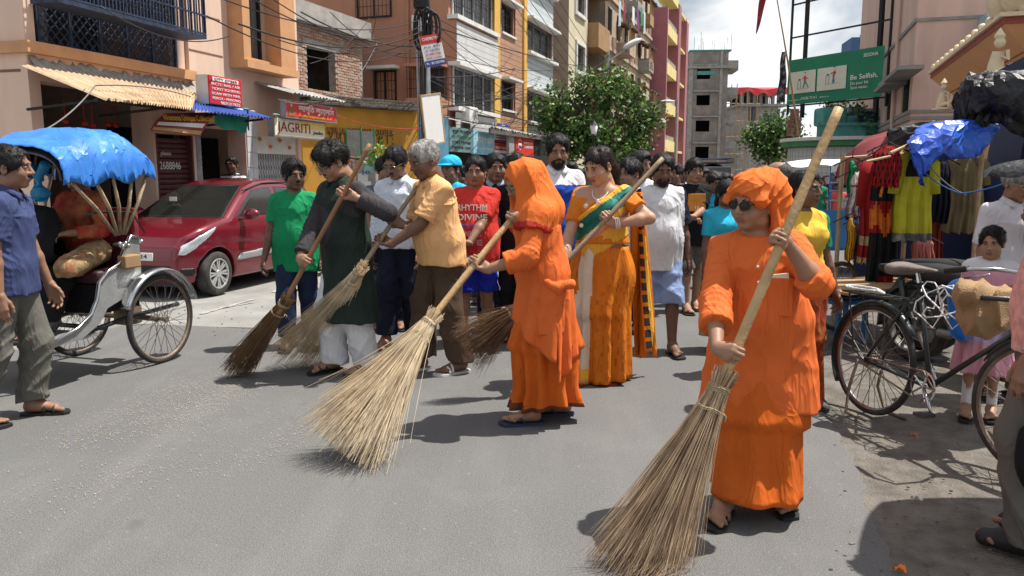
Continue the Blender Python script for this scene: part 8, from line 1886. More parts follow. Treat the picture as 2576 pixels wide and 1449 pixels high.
wz = np.interp(zs_,(.15,.30,.55,.86,.95,1.42,1.55),(.76,.80,.825,.815,.79,.575,.50)); wy = .36*np.maximum(0,np.abs(ysr_)-1.25)**2+.10*np.maximum(0,np.abs(ysr_)-.2)**2*.3
dx = np.abs(xs_)[:,None,None]-(wz[None,None,:]-wy[None,:,None]).astype(np.float32)
def smax(a,b,k): h = np.clip(.5-.5*(b-a)/k,0,1); return b+(a-b)*h+k*h*(1-h)
Db = smax(np.broadcast_to(d2[None],(len(xs_),len(ys_),len(zs_))),dx,.07)
# flank crease and bumper shapes
Db = Db+.010*np.exp(-((Zg-(.62+.05*Yg))/.05)**2)[None]*(np.abs(xs_) > .6)[:,None,None]
for ay in (1.17,-1.26):
    cyl = np.sqrt((ys_[:,None]-ay)**2+(Zg-.295)**2)-.345; cyl = np.maximum(cyl[None],.46-np.abs(xs_)[:,None,None]); Db = np.maximum(Db,-cyl)
def car_mesh(D,name,m,parent,sm=True):
    s = SDF((xs_[0],ys_[0],zs_[0]),(xs_[-1],ys_[-1],zs_[-1]),hh); s.D = np.full(s.n,1,dtype=np.float32); q = tuple(min(a,b) for a,b in zip(s.D.shape,D.shape)); s.D[:q[0],:q[1],:q[2]] = D[:q[0],:q[1],:q[2]]
    v,fc = s.mesh(); return mesh_obj(name,smooth_v(v,fc,1,.4),fc,m,parent,None,sm)
c0 = G(541,742); yawc = R(164); Rz_ = MR(yawc,3,'Z'); CL = Vec((c0.x,c0.y,0))-Rz_ @ Vec((-.70*.95,1.17*.95,0))
CR = thing('parked_car','dark red hatchback parked in front of the shops behind the rickshaw','car',CL,yawc)
CR.scale = (.95,.95,.95); car_mesh(Db,'body',cred,CR)
AX = np.abs(xs_)[:,None,None]
def shell(poly,off=.006,lo=None,hi=None,front=False):
    p = poly_sd(poly,Yg,Zg)[None]; D = np.maximum(np.maximum(Db-off,-(Db+.035)),p)
    if lo is not None: D = np.maximum(D,lo-AX)
    if hi is not None: D = np.maximum(D,AX-hi)
    return D
def sided(poly,name,m,off,lo):
    for sg in (-1,1): D = np.maximum(shell(poly,off,lo),-sg*xs_[:,None,None]); car_mesh(D.astype(np.float32),name,m,CR)
sided([(.74,1.0),(.12,1.365),(-.36,1.405),(-.40,.995)],'side_window',cglass,.007,.45); sided([(-.48,.995),(-.44,1.405),(-1.0,1.375),(-1.34,1.05),(-1.2,1.0)],'side_window',cglass,.007,.45)
wsh = np.maximum(shell([(.97,.985),(.90,1.06),(.16,1.455),(.06,1.40),(.80,.93)],.007),AX-(wz-.075)[None,None,:]); car_mesh(wsh.astype(np.float32),'windscreen',cglass,CR)
sided([(1.86,.58),(1.80,.69),(1.55,.80),(1.16,.915),(1.20,.86),(1.36,.76),(1.60,.64),(1.78,.56)],'headlight',lampm,.010,.30)
sided([(-1.55,.95),(-1.62,1.2),(-1.8,.95),(-1.8,.75)],'tail_light',sign_red2,.010,.45)
grl = np.maximum(shell([(1.95,.24),(1.95,.46),(1.7,.46),(1.7,.24)],.008),AX-.52); car_mesh(grl.astype(np.float32),'grille',cdark,CR)
sided([(1.86,.30),(1.83,.42),(1.60,.40),(1.62,.30)],'fog_lamp_bezel',cdark,.008,.56)
sided([(.82,.42),(.72,.52),(-.80,.60),(-.86,.47)],'side_moulding',silver_trim,.016,.5)
for yy in (.80,-.42,-1.0):
    for sg in (-1,1): D = np.maximum(np.maximum(np.maximum(np.maximum(Db-.004,-(Db+.03)),np.abs(Yg-yy-.06*(Zg-.9))[None]-.010),np.maximum(Zg-.99,.30-Zg)[None]),.5-sg*xs_[:,None,None]); car_mesh(D.astype(np.float32),'door_seam',cdark,CR)
for yy in (-.22,-.86):
    for sg in (-1,1): mb = MB(); mb.bbox(sg*.805-.02,sg*.805+.02,yy-.10,yy+.08,.845,.872,.012); mb.build('door_handle',chrome,CR,smooth=True)
for sg in (-1,1):
    s = SDF((sg*.92-.18,.42,.90),(sg*.92+.18,.85,1.20),.012); s.ell((sg*.93,.60,1.045),(.115,.065,.075),.02); s.cap((sg*.93,.61,.99),(sg*.76,.66,.985),.02,.025,.02); v,fc = s.mesh(); mesh_obj('wing_mirror',v,fc,cred,CR,None,True)
mb = MB(); mb.tube([(-.62,.34,1.355),(-.57,-.2,1.452),(-.565,-.8,1.462),(-.59,-1.25,1.415)],.010,6); mb.build('roof_strip',cdark,CR)
mb = MB(); mb.box(-.10,.02,.62,.625,1.21,1.27,MT((.35,0,0))); mb.build('windscreen_sticker',ink_white,CR)
mb = MB(); mb.bbox(-.25,.25,1.742,1.762,.50,.60,.006); o = mb.build('number_plate',sign_white,CR); o.location.y = .0
text('WB 24','plate_lettering',ink_black,CR,.07,MT((0,1.765,.55)) @ MR(PI,4,'Z') @ RX,.34)
mb = MB(); mb.ball((0,1.68,.735),(.06,.03,.035),12,7); mb.build('badge',chrome,CR,smooth=True)
for sg in (-1,1): D = np.maximum(np.maximum(np.maximum(Db-.004,-(Db+.03)),(np.abs(AX-(.60-.10*np.maximum(0,Yg-1.0)[None]))-.008)),np.maximum(np.maximum(.98-Yg,Yg-1.74)[None],-sg*xs_[:,None,None])); D = np.maximum(D,(.72-Zg)[None]); car_mesh(D.astype(np.float32),'bonnet_seam',cdark,CR)
def car_wheel(x,y):
    e = bpy.data.objects.new('wheel',None); link(e,CR); e.location = (x,y,.29); sg = -1 if x < 0 else 1; Mx = MR(sg*PI/2,4,'Y')
    mb = MB(); mb.lathe([(.18,-.09),(.255,-.092),(.283,-.075),(.292,-.03),(.292,.03),(.283,.075),(.255,.092),(.205,.088),(.20,.05)],48,Mx); mb.build('tyre',rubber,e,smooth=50)
    mb = MB(); mb.lathe([(.203,.085),(.196,.088),(.186,.07),(.17,.02),(0,.015)],40,Mx); mb.build('rim_barrel',steel_d,e,smooth=50)
    mb = MB(); mb.lathe([(0,.088),(.045,.086),(.055,.070)],20,Mx); mb.lathe([(.204,.080),(.199,.090),(.184,.088),(.180,.070)],40,Mx)
    for i in range(8):
        a = 2*PI*i/8; 
        for da in (-.13,.13):
            p0 = Vec((.045*cos(a+da*.9),.045*sin(a+da*.9),.078)); p1 = Vec((.186*cos(a+da),.186*sin(a+da),.082)); n_ = Vec((-sin(a),cos(a),0))
            mb.add([Mx @ q for q in (p0-n_*.009,p0+n_*.009,p1+n_*.014,p1-n_*.014,p0-n_*.011-Vec((0,0,.03)),p0+n_*.011-Vec((0,0,.03)),p1+n_*.016-Vec((0,0,.03)),p1-n_*.016-Vec((0,0,.03)))],[(0,1,2,3),(0,3,7,4),(1,5,6,2),(2,6,7,3)])
    mb.build('alloy_spokes',alloy,e)
    return e
for (x,y) in ((-.70,1.17),(.70,1.17),(-.70,-1.26),(.70,-1.26)): car_wheel(x,y)
mb = MB(); mb.box(-.6,.6,-1.7,1.7,.17,.24); mb.build('underbody',cdark,CR)

# ---- roadster bicycle on the right
def bicycle(label,rear,yaw,lean=0.0,rackrope=True):
    B_ = thing('bicycle',label,'bicycle',rear,yaw); B_.rotation_euler = (0,lean,yaw); Rw = .35
    w = cyc_wheel('wheel',B_,Rw,.019,36,chrome); w.location = (0,0,Rw); w = cyc_wheel('wheel',B_,Rw,.019,32,rust); w.location = (0,1.14,Rw); w.rotation_euler = (0,0,R(6))
    bb_,hd0,hd1,st0 = Vec((0,.47,.30)),Vec((0,.97,.90)),Vec((0,1.0,.74)),Vec((0,.30,.88))
    for (a,b,r_,nm) in ((bb_,st0,.015,'seat_tube'),(st0+Vec((0,.01,-.06)),hd0-Vec((0,.0,.02)),.014,'top_tube'),(bb_,hd1,.016,'down_tube'),(hd1-Vec((0,-.01,.03)),hd0+Vec((0,-.01,.06)),.019,'head_tube')): mb = MB(); mb.tube([a,b],r_,10); mb.build(nm,blackp,B_,smooth=True)
    for sg in (-1,1):
        mb = MB(); mb.tube([bb_+Vec((sg*.035,0,0)),(sg*.065,0,Rw)],.010,8); mb.build('chain_stay',blackp,B_,smooth=True); mb = MB(); mb.tube([st0+Vec((sg*.02,0,-.05)),(sg*.065,0,Rw)],.009,8); mb.build('seat_stay',blackp,B_,smooth=True)
        mb = MB(); mb.tube([hd1+Vec((sg*.045,.01,-.03)),(sg*.055,1.08,.55),(sg*.055,1.14,Rw)],.011,8); mb.build('fork_blade',blackp,B_,smooth=True)
        mb = MB(); mb.tube([(sg*.10,-.02,Rw),(sg*.11,-.06,.16),(sg*.15,-.02,.008),(sg*.15,.16,.008)],.010,7); mb.build('stand_leg',rust,B_,smooth=True)
        mb = MB(); mb.tube([(sg*.05,-.22,.745),(sg*.075,-.10,.40),(sg*.07,0,Rw)],.006,6); mb.build('rack_strut',blackp,B_)
        mb = MB(); mb.tube([bb_+Vec((sg*.05,0,0)),bb_+Vec((sg*.08,sg*.11,-sg*.13))],.009,8); mb.build('crank',chrome,B_,smooth=True); p_ = bb_+Vec((sg*.08,sg*.11,-sg*.13)); mb = MB(); mb.bbox(p_.x+(.0 if sg > 0 else -.10),p_.x+(.10 if sg > 0 else 0),p_.y-.035,p_.y+.035,p_.z-.012,p_.z+.012,.006); mb.build('pedal',rubber,B_)
        mb = MB(); mb.tube([(0,.99,1.0),(sg*.10,1.03,1.03),(sg*.24,1.02,1.04),(sg*.29,.92,1.03),(sg*.28,.78,1.0)],.011,8); mb.build('handlebar',chrome,B_,smooth=True); mb = MB(); mb.tube([(sg*.29,.90,1.03),(sg*.28,.76,1.0)],.017,8); mb.build('grip',sole_black,B_,smooth=True)
        mb = MB(); mb.tube([(sg*.24,.99,1.01),(sg*.26,.86,.975)],.006,6); mb.build('brake_lever',chrome,B_,smooth=True)
    mb = MB(); mb.tube([hd0+Vec((0,-.01,.05)),(0,.99,1.01)],.012,8); mb.build('stem',chrome,B_,smooth=True)
    mb = MB(); mb.tube([(.07,0,Rw+.02),bb_+Vec((.06,0,.09)),bb_+Vec((.06,.09,.0)),bb_+Vec((.06,0,-.09)),(.07,0,Rw-.03)],.006,5,closed=True); mb.build('chain',rust,B_)
    mb = MB(); mb.lathe([(.085,-.003),(.095,0),(.085,.003)],30,MT(bb_+Vec((.055,0,0))) @ MR(PI/2,4,'Y')); 
    for j in range(5): a = 2*PI*j/5; mb.tube([bb_+Vec((.055,0,0)),bb_+Vec((.055,.085*cos(a),.085*sin(a)))],.006,5)
    mb.build('chainring',chrome,B_,smooth=40)
    o = mudguard(B_,Rw+.022,R(35),R(215),.030,blackp); o.location = (0,0,Rw); o = mudguard(B_,Rw+.022,R(5),R(150),.030,blackp); o.location = (0,1.14,Rw)
    mb = MB(); mb.tube([(-.07,-.26,.755),(-.07,.26,.765),(.07,.26,.765),(.07,-.26,.755)],.008,6,closed=True); 
    for j in range(6): mb.tube([(-.07,-.20+.08*j,.757),(.07,-.20+.08*j,.757)],.006,6)
    mb.build('rack',blackp,B_)
    s = SDF((-.14,.05,.86),(.14,.46,1.06),.008); s.cap((0,.16,.955),(0,.40,.965),.085,.022,.03,(0,0,1),2.4); s.cap((-.07,.15,.945),(.07,.15,.945),.045,None,.03,(0,0,1),1.3); v,fc = s.mesh(); mesh_obj('saddle',v,fc,mat('worn_saddle',(.16,.125,.11),.7,.25,9,.2,60),B_,None,True)
    mb = MB(); mb.tube([st0,(0,.27,.95)],.012,8); mb.build('seat_post',chrome,B_)
    for k in range(4):
        mb = MB(); mb.tube([(.05*cos(t)*(1+.2*k)+.02*k-.02,-.12+.12*sin(t),.775+.006*k) for t in [2*PI*j/14 for j in range(14)]],.006,5,closed=True); mb.build('rope',white_f,B_)
    mb = MB(); r = random.Random(5); p_ = Vec((.02,.50,.86)); pts = []
    for j in range(40): pts.append(p_+Vec((.06*sin(j*.9)+.02,.10*sin(j*.37)+.06*cos(j*.9),-.06+.10*cos(j*.55)-.06*(j % 7 == 0))))
    mb.tube(pts,.0045,5); mb.build('tangled_string',white_f,B_)
    return B_
rr_ = G(2182,1040); yb = math.atan2(-.28,-.96)
BK = bicycle('black roadster bicycle on its stand at the right with rope on the rack',(rr_.x,rr_.y,0),yb,R(-3))
# cloth bag on the handlebar, blue bag
kb = thing('jute_bag','crumpled tan jute bag hung on the bicycle handlebar','bag',W(2478,765,4.28)); s = SDF((-.24,-.16,-.22),(.26,.18,.18),.010); s.cap((-.10,0,.05),(.10,.02,.0),.075,.10,.05); s.ell((.0,0,-.08),(.14,.09,.11),.04); s.folds(.022,.10,9,None,1.0); v,fc = s.mesh(); mesh_obj('bag_body',v,fc,mat('jute_cloth',(.36,.23,.12),.9,.15,8,.5,150),kb,None,True)
bb2 = thing('blue_carrier_bag','bright blue plastic carrier bag hanging beside the bicycle handlebar','bag',W(2418,745,4.75)); s = SDF((-.16,-.12,-.36),(.16,.12,.14),.012); s.cap((0,0,.04),(.02,0,-.22),.07,.055,.04,(1,0,0),.8); s.folds(.018,.09,6,[(1,.2,.1),(.9,-.5,.1)],.7); v,fc = s.mesh(); mesh_obj('bag_body',v,fc,mat('blue_polythene',(.01,.17,.62),.35,.1,5,.2,30),bb2,None,True)

# ---- motorcycles
def motorbike(label,loc,yaw,tank_m):
    M_ = thing('motorcycle',label,'motorcycle',loc,yaw); Mx = MR(PI/2,4,'Y')
    for y in (0,1.25):
        e = bpy.data.objects.new('wheel',None); link(e,M_); e.location = (0,y,.30)
        mb = MB(); mb.lathe([(.22,-.045),(.27,-.05),(.30,-.02),(.30,.02),(.27,.05),(.22,.045)],36,Mx); mb.build('tyre',rubber,e,smooth=50); mb = MB(); mb.lathe([(.225,-.04),(.215,-.03),(.215,.03),(.225,.04)],36,Mx); mb.lathe([(0,-.06),(.06,-.06),(.06,.06),(0,.06)],16,Mx)
        for j in range(6): a = 2*PI*j/6; mb.tube([(0,.05*cos(a),.05*sin(a)),(0,.22*cos(a),.22*sin(a))],.016,6)
        mb.build('alloy',steel_d,e,smooth=40)
        o = mudguard(M_,.335,R(20) if y else R(40),R(150) if y else R(190),.055,blackp); o.location = (0,y,.30)
    s = SDF((-.2,.30,.55),(.2,1.0,.95),.013); s.cap((0,.48,.74),(0,.84,.80),.085,.12,.04,(1,0,0),.9); v,fc = s.mesh(); mesh_obj('fuel_tank',v,fc,tank_m,M_,None,True)
    s = SDF((-.2,-.4,.6),(.2,.6,.9),.013); s.cap((0,-.28,.76),(0,.45,.72),.075,.085,.04,(1,0,0),.75); s.plane((0,0,.80),(0,-.1,1)); v,fc = s.mesh(); mesh_obj('seat',v,fc,sole_black,M_,None,True)
    s = SDF((-.22,.3,.15),(.22,.95,.65),.015); s.cap((0,.50,.36),(0,.72,.38),.13,.11,.03); s.cap((0,.68,.42),(0,.74,.60),.085,.075,.03); s.cap((.12,.4,.30),(.14,-.25,.30),.035,.045,.02); v,fc = s.mesh(); mesh_obj('engine',v,fc,steel_d,M_,None,True)
    mb = MB()
    for sg in (-1,1): mb.tube([(sg*.075,1.25,.30),(sg*.08,1.06,.80),(sg*.07,1.0,.98)],.02,8); mb.tube([(sg*.08,0,.30),(sg*.10,-.08,.66)],.025,8)
    mb.tube([(0,1.0,.88),(0,.75,.55),(0,.55,.25),(0,.1,.35),(0,0,.30)],.022,8); mb.tube([(0,.9,.78),(0,.2,.66),(0,-.35,.72)],.02,8); mb.build('frame',blackp,M_,smooth=True)
    s = SDF((-.2,.9,.75),(.2,1.3,1.1),.012); s.ell((0,1.10,.90),(.11,.10,.12),.02); s.ell((0,1.06,1.0),(.10,.05,.07),.03); v,fc = s.mesh(); mesh_obj('headlight_cowl',v,fc,tank_m,M_,None,True); mb = MB(); mb.ball((0,1.17,.90),(.085,.04,.085),14,8); mb.build('headlight',lampm,M_,smooth=True)
    for sg in (-1,1):
        mb = MB(); mb.tube([(0,.98,1.0),(sg*.15,.97,1.04),(sg*.36,.86,1.02)],.012,8); mb.build('handlebar',chrome,M_,smooth=True); mb = MB(); mb.tube([(sg*.25,.92,1.03),(sg*.37,.855,1.02)],.018,8); mb.build('grip',sole_black,M_,smooth=True)
        mb = MB(); mb.tube([(sg*.20,.95,1.04),(sg*.28,1.0,1.22)],.006,6); mb.build('mirror_stalk',blackp,M_); mb = MB(); mb.ball((sg*.30,1.0,1.27),(.075,.022,.055),14,8); mb.build('mirror',sole_black,M_,smooth=True)
    return M_
q_ = W(2330,435,6.35)
motorbike('dark motorcycle parked behind the black bicycle in front of the clothes stall',(q_.x,q_.y,0),R(205),mat('bike_maroon',(.10,.008,.012),.25,.1,3,coat=.6))
q_ = W(2452,435,6.1); motorbike('black motorcycle behind the girl and the bicycle handlebar',(q_.x+.05,q_.y+.6,0),R(215),blackp)
motorbike('motorcycle at the left edge of which only a black mirror shows',(-1.98,1.35,0),R(8),blackp)

# ---- far red bus and blue cart
bs_ = W(1792,435,46); BS = thing('red_bus','small red bus with a wide windscreen far down the street','bus',(bs_.x,bs_.y,0),R(170))
s = SDF((-1.1,-3,.3),(1.1,3,2.4),.06); s.cap((-.75,-2.5,1.3),(-.75,2.4,1.25),.28,.24,.2); s.cap((.75,-2.5,1.3),(.75,2.4,1.25),.28,.24,.2); s.ell((0,0,1.2),(.98,2.9,.85),.3); s.plane((0,2.62,1.2),(0,1,.12)); s.plane((0,0,.42),(0,0,-1)); s.plane((0,0,2.02),(0,0,1)); v,fc = s.mesh(); mesh_obj('body',v,fc,mat('bus_red',(.20,.03,.03),.5,.2,3),BS,None,True)
mb = MB(); mb.bbox(-.80,.80,2.50,2.66,1.15,1.85,.05); mb.build('windscreen',glass_grey,BS); mb = MB(); mb.bbox(-.9,.9,2.52,2.75,.45,.62,.03); mb.build('bumper',cement,BS)
for sg in (-1,1): mb = MB(); mb.ball((sg*.7,2.66,.85),(.10,.05,.10),10,6); mb.build('headlight',lampm,BS); mb = MB(); mb.lathe([(0,-.1),(.36,-.1),(.4,0),(.36,.1),(0,.1)],20,MT((sg*.8,1.7,.4)) @ MR(PI/2,4,'Y')); mb.build('wheel',rubber,BS); mb = MB(); mb.lathe([(0,-.1),(.36,-.1),(.4,0),(.36,.1),(0,.1)],20,MT((sg*.8,-1.7,.4)) @ MR(PI/2,4,'Y')); mb.build('wheel',rubber,BS)
mb = MB(); mb.box(-.95,.95,-2.3,2.2,2.05,2.09); 
for j in range(6): mb.tube([(-.95,-2.2+j*.85,2.06),(-.95,-2.2+j*.85,2.3),(.95,-2.2+j*.85,2.3),(.95,-2.2+j*.85,2.06)],.02,5)
mb.build('roof_rack',rust_iron,BS)
cq = W(2108,435,12.4); CT = thing('blue_cart','blue painted cycle cart with a white canopy near the pump house','cart',(cq.x,cq.y,0),R(12))
cblue = mat('cart_blue',(.02,.17,.42),.55,.15,4,.1,60,dirt=(.05,.10,.16),dscale=3,damt=.5)
mb = MB(); mb.box(-.52,.62,-.6,.6,.38,.42); mb.box(-.52,.62,-.62,-.585,.42,.98); mb.box(-.52,-.49,-.585,.6,.42,.98); mb.box(.59,.62,-.585,.6,.42,.98); mb.build('body',cblue,CT)
for (x,y) in ((-.5,-.58),(.6,-.58),(-.5,.58),(.6,.58)): mb = MB(); mb.tube([(x,y,.4),(x,y,1.62)],.022,6); mb.build('post',cblue,CT)
mb = MB()
for z in (1.12,1.26,1.38): mb.tube([(-.52,-.6,z),(.62,-.6,z)],.014,5)
for j in range(8): mb.tube([(-.5+j*.157,-.6,.98),(-.5+j*.157,-.6,1.12)],.008,5)
mb.build('rail',tin_grey,CT)
mb = MB(); mb.grid(lambda u,v: Vec((-.62+1.36*u,-.75+1.5*v,1.62+.10*sin(PI*u)**.5+.02*sin(9*v))),14,10); mb.grid(lambda u,v: Vec((-.62+1.36*u,-.75,1.62+.10*sin(PI*u)**.5-.10*v-.02*sin(14*u)*v)),14,3); mb.build('canopy',white_paint,CT,smooth=True)
mb = MB(); mb.bbox(-.05,.25,-.5,-.2,.98,1.16,.02); mb.build('white_box',white_paint,CT)
for x in (-.45,.5): w = cyc_wheel('wheel',CT,.33,.022,28,rust); w.location = (x,0.1,.33)
for (px,py,Y_,lb_,m_) in ((2100,800,7.2,'dark wheel of a parked cycle van left of the hanging clothes',rust),):
    q_ = W(2128,435,7.6); VN = thing('cycle_van','cycle van with wooden platform parked under the hanging clothes','cart',(q_.x,q_.y,0),R(-60)); w = cyc_wheel('wheel',VN,.34,.02,32,rust); w.location = (0,0,.34); w = cyc_wheel('wheel',VN,.34,.02,32,rust); w.location = (.75,0,.34)
    mb = MB(); mb.tube([(0,0,.34),(.75,0,.34)],.02,8); mb.tube([(.37,0,.40),(.37,-1.2,.5)],.02,8); mb.build('axle',rust_iron,VN)
    for j in range(7): mb = MB(); mb.bbox(.05+.095*j,.14+.095*j,-.8,.5,.50,.525,.004); mb.build('plank',ply,VN)
# ------------------------------------------------------------------ clothes stall, right
navy_sheet = mat('navy_sheet',(.012,.022,.075),.7,.2,3,.2,20); black_sheet = mat('black_polythene',(.010,.010,.012),.48,.4,5,.6,26,spec=.4,dirt=(.07,.07,.075),dscale=6,damt=.5)
q0 = W(2440,435,8.3); ST = thing('clothes_stall','dark market stall with navy sheets and rolled black polythene roof on the right','stall',(q0.x,q0.y,0),R(-20))
Z = lambda py,Y=7.6: W(2450,py,Y).z
mb = MB(); mb.grid(lambda u,v: Vec((-1.0+4.6*u,.95+.05*sin(17*u),1.62*v)),30,6); mb.grid(lambda u,v: Vec((.42+3.0*u,.94+.05*sin(17*u),1.6+1.1*v)),20,4); mb.build('back_sheet_and_shade',navy_sheet,ST,smooth=True)  # upper part navy cloth; lower stretch stands in for shade behind clothes
mb = MB(); mb.grid(lambda u,v: Vec((.35+.04*sin(9*v),-.55+1.5*u,.25+2.4*v)),12,8); mb.build('side_sheet',navy_sheet,ST,smooth=True)
for (x,y) in ((.34,-.7),(1.9,-.7),(1.9,.9)): mb = MB(); mb.tube([(x,y,0),(x+.02,y,2.30)],.03,7); mb.build('post',wood_bamboo,ST)
mb = MB(); mb.grid(lambda u,v: Vec((.30+2.9*u,-.9+2.1*v,2.30+.25*v+.05*sin(7*u+2*v)+.03*sin(15*u))),26,12); o = mb.build('added_shade_sheet',black_sheet,ST,smooth=True)  # roof plane added to throw shade over the stall
def wl_(px,py,Y): return ST.matrix_basis.inverted() @ W(px,py,Y)
bpy.context.view_layer.update()
pa_ = [wl_(2432,235,7.35),wl_(2520,232,7.2),wl_(2640,240,7.0),wl_(2398,272,7.35),wl_(2470,285,7.3),wl_(2520,275,7.2),wl_(2640,285,7.0)]
def chain0(pts,rad):
    def fn(u,v):
        t = u*(len(pts)-1); i = min(int(t),len(pts)-2); f_ = t-i; c = Vec(pts[i]).lerp(Vec(pts[i+1]),f_); r_ = rad[i]+(rad[i+1]-rad[i])*f_
        return c+Vec((0,-r_*1.2*sin(R(-70)+R(200)*v),r_*cos(R(-70)+R(200)*v)-.10*max(0,(v-.75)/.25)*(1+.6*sin(9*u))))
    return fn
crumple('rolled_roof',chain0([pa_[3],pa_[0],pa_[1],pa_[2]],[.07,.17,.19,.19]),20,12,.020,5,black_sheet,ST,14)
crumple('roof_overhang',chain0([pa_[3]-Vec((0,0,.02)),pa_[4],pa_[5],pa_[6]],[.06,.09,.12,.13]),18,8,.022,6,black_sheet,ST,14)
crumple('black_bundle',chain0([Vec((-.85,-.6,1.86)),Vec((-.5,-.6,1.90)),Vec((-.1,-.6,1.90))],[.07,.12,.09]),12,9,.020,7,black_sheet,ST,14)
bt = thing('blue_tarpaulin','crumpled shiny blue tarpaulin draped over the hanging clothes','tarpaulin',W(2350,375,7.2))
q4 = [W(x,y,Y)-bt.location for (x,y,Y) in ((2285,400,6.95),(2330,375,7.0),(2400,348,7.15),(2450,335,7.3),(2486,322,7.4),(2300,425,6.9),(2360,405,6.95))]
def chain(pts,rad):
    def fn(u,v):
        t = u*(len(pts)-1); i = min(int(t),len(pts)-2); f_ = t-i; c = Vec(pts[i]).lerp(Vec(pts[i+1]),f_); r_ = rad[i]+(rad[i+1]-rad[i])*f_
        a = R(150)-R(250)*v; hang = max(0,(v-.72)/.28)
        return c+Vec((.05*sin(7*v+9*u),-r_*1.1*cos(a-PI/2+R(60))*0-r_*sin(a-R(60))*-1.0 if False else -r_*1.15*sin(R(-40)+R(170)*v),r_*cos(R(-40)+R(170)*v)-hang*(.06+.05*sin(11*u))))
    return fn
crumple('sheet',chain([q4[5],q4[0],q4[1],q4[2],q4[3],q4[4]],[.10,.16,.19,.16,.11,.07]),26,13,.018,3,blue_tarp2,bt,17)
um = thing('red_umbrella','faded red umbrella tilted over the clothes stall','umbrella',W(2252,425,8.2)); um.rotation_euler = (R(12),R(-20),R(20))
n = 8; mb = MB()
def umb(R_,dome,ribs,m,parent,um_z=0):
    mb = MB(); K = 6
    for i in range(ribs):
        a0,a1 = 2*PI*i/ribs,2*PI*(i+1)/ribs
        def fn(u,v):
            a = a0+(a1-a0)*u; t = v; sag = 1-.07*sin(PI*u)*t; rr = R_*sin(t*PI/2*.92)*sag; return Vec((rr*cos(a),rr*sin(a),um_z+dome*cos(t*PI/2*.92)-.03*sin(PI*u)*t))
        mb.grid(fn,6,8)
    return mb
mb = umb(.57,.42,8,None,None,-.05); mb.build('canopy',mat('faded_red_cloth',(.33,.07,.075),.6,.1,3,.1,60,trans=.35),um,smooth=40)
mb = MB(); mb.tube([(0,0,.40),(0,0,-1.0)],.012,6); mb.build('shaft',black_iron,um)
for i in range(8): a = 2*PI*i/8; mb = MB(); mb.tube([(0,0,.34),(.33*cos(a),.33*sin(a),.28),(.58*cos(a),.58*sin(a),-.0)],.004,4); mb.build('rib',black_iron,um)
# parasol standing just outside the right edge: its shadow lies on the verge
pu = thing('street_parasol','dark parasol standing beyond the right edge whose shadow falls on the verge','umbrella',(3.02,3.05,0)); mb = umb(.82,.30,6,None,None,1.95); mb.build('canopy',black_sheet,pu,smooth=30); mb = MB(); mb.tube([(0,0,0),(0,0,2.25)],.018,8); mb.build('shaft',black_iron,pu); mb = MB(); mb.lathe([(0,0),(.22,0),(.22,.06),(.05,.09),(.03,.3)],16); mb.build('foot',cement,pu)
for i in range(6): a = 2*PI*i/6; mb = MB(); mb.tube([(0,0,2.2),(.4*cos(a),.4*sin(a),2.13),(.80*cos(a),.80*sin(a),2.0)],.006,4); mb.build('rib',black_iron,pu)

def garment(name,label,px0,px1,py0,py1,Y,mats_,mi=None,neck=.3,sleeves=.0,flare=1.0,yaw=-12,seed=1,waist=.0,amp=.025):
    a = W(px0,(py0+py1)/2,Y); b = W(px1,(py0+py1)/2,Y); t = W((px0+px1)/2,py0,Y); l = W((px0+px1)/2,py1,Y); w = (b.x-a.x); h = t.z-l.z
    e = thing(name,label,'garment',((a.x+b.x)/2,Y,t.z),R(yaw),'clothes hanging on the market stall'); r = random.Random(seed); ph = [r.uniform(0,6) for _ in range(3)]
    V_ = []; nu,nv = 36,34; mb = MB()
    for side_ in (-1,1):
        def fn(u,v):
            wd = w*(.42+.58*min(1,v/.22) if v < .22 else 1.0)*(1/flare+(1-1/flare)*v)*(1-waist*math.exp(-((v-.35)/.1)**2)); x = (u-.5)*wd
            top_ = -.03*h*(1-abs(2*u-1))*(1 if v < .05 else 0)
            return Vec((x+.3*amp*sin(9*v+ph[0]),side_*(.035+.03*sin(PI*u))*min(1,.3+v*3)+amp*sin(u*21+ph[0]+1.5*v)*v*(.6+.4*v)+.5*amp*sin(u*39+ph[1])*v,-h*v+top_-.012*sin(u*25+ph[2])*(v > .95)))
        mb.grid(fn,nu,nv)
    o = mb.build(name+'_cloth',mats_,e,smooth=True,fix=False)
    if mi: o.data.polygons.foreach_set('material_index',np.array([mi((i % nu+.5)/nu,((i//nu) % nv+.5)/nv) for i in range(len(o.data.polygons))],dtype=np.int32))
    if sleeves:
        for sg in (-1,1): mb = MB(); mb.tube([(sg*w*.22,0,-.03*h),(sg*w*.42,-.01,-.16*h),(sg*w*.50,.0,-sleeves*h)],[.05,.06,.055],10); mb.build('sleeve',mats_[0],e,smooth=True)
    mb = MB(); mb.tube([(-.17,0,-.06),(0,0,.03),(.17,0,-.06)],.006,5); mb.tube([(0,0,.03),(0,0,.09),(.02,0,.11)],.004,5); mb.build('hanger',black_iron,e)
    return e
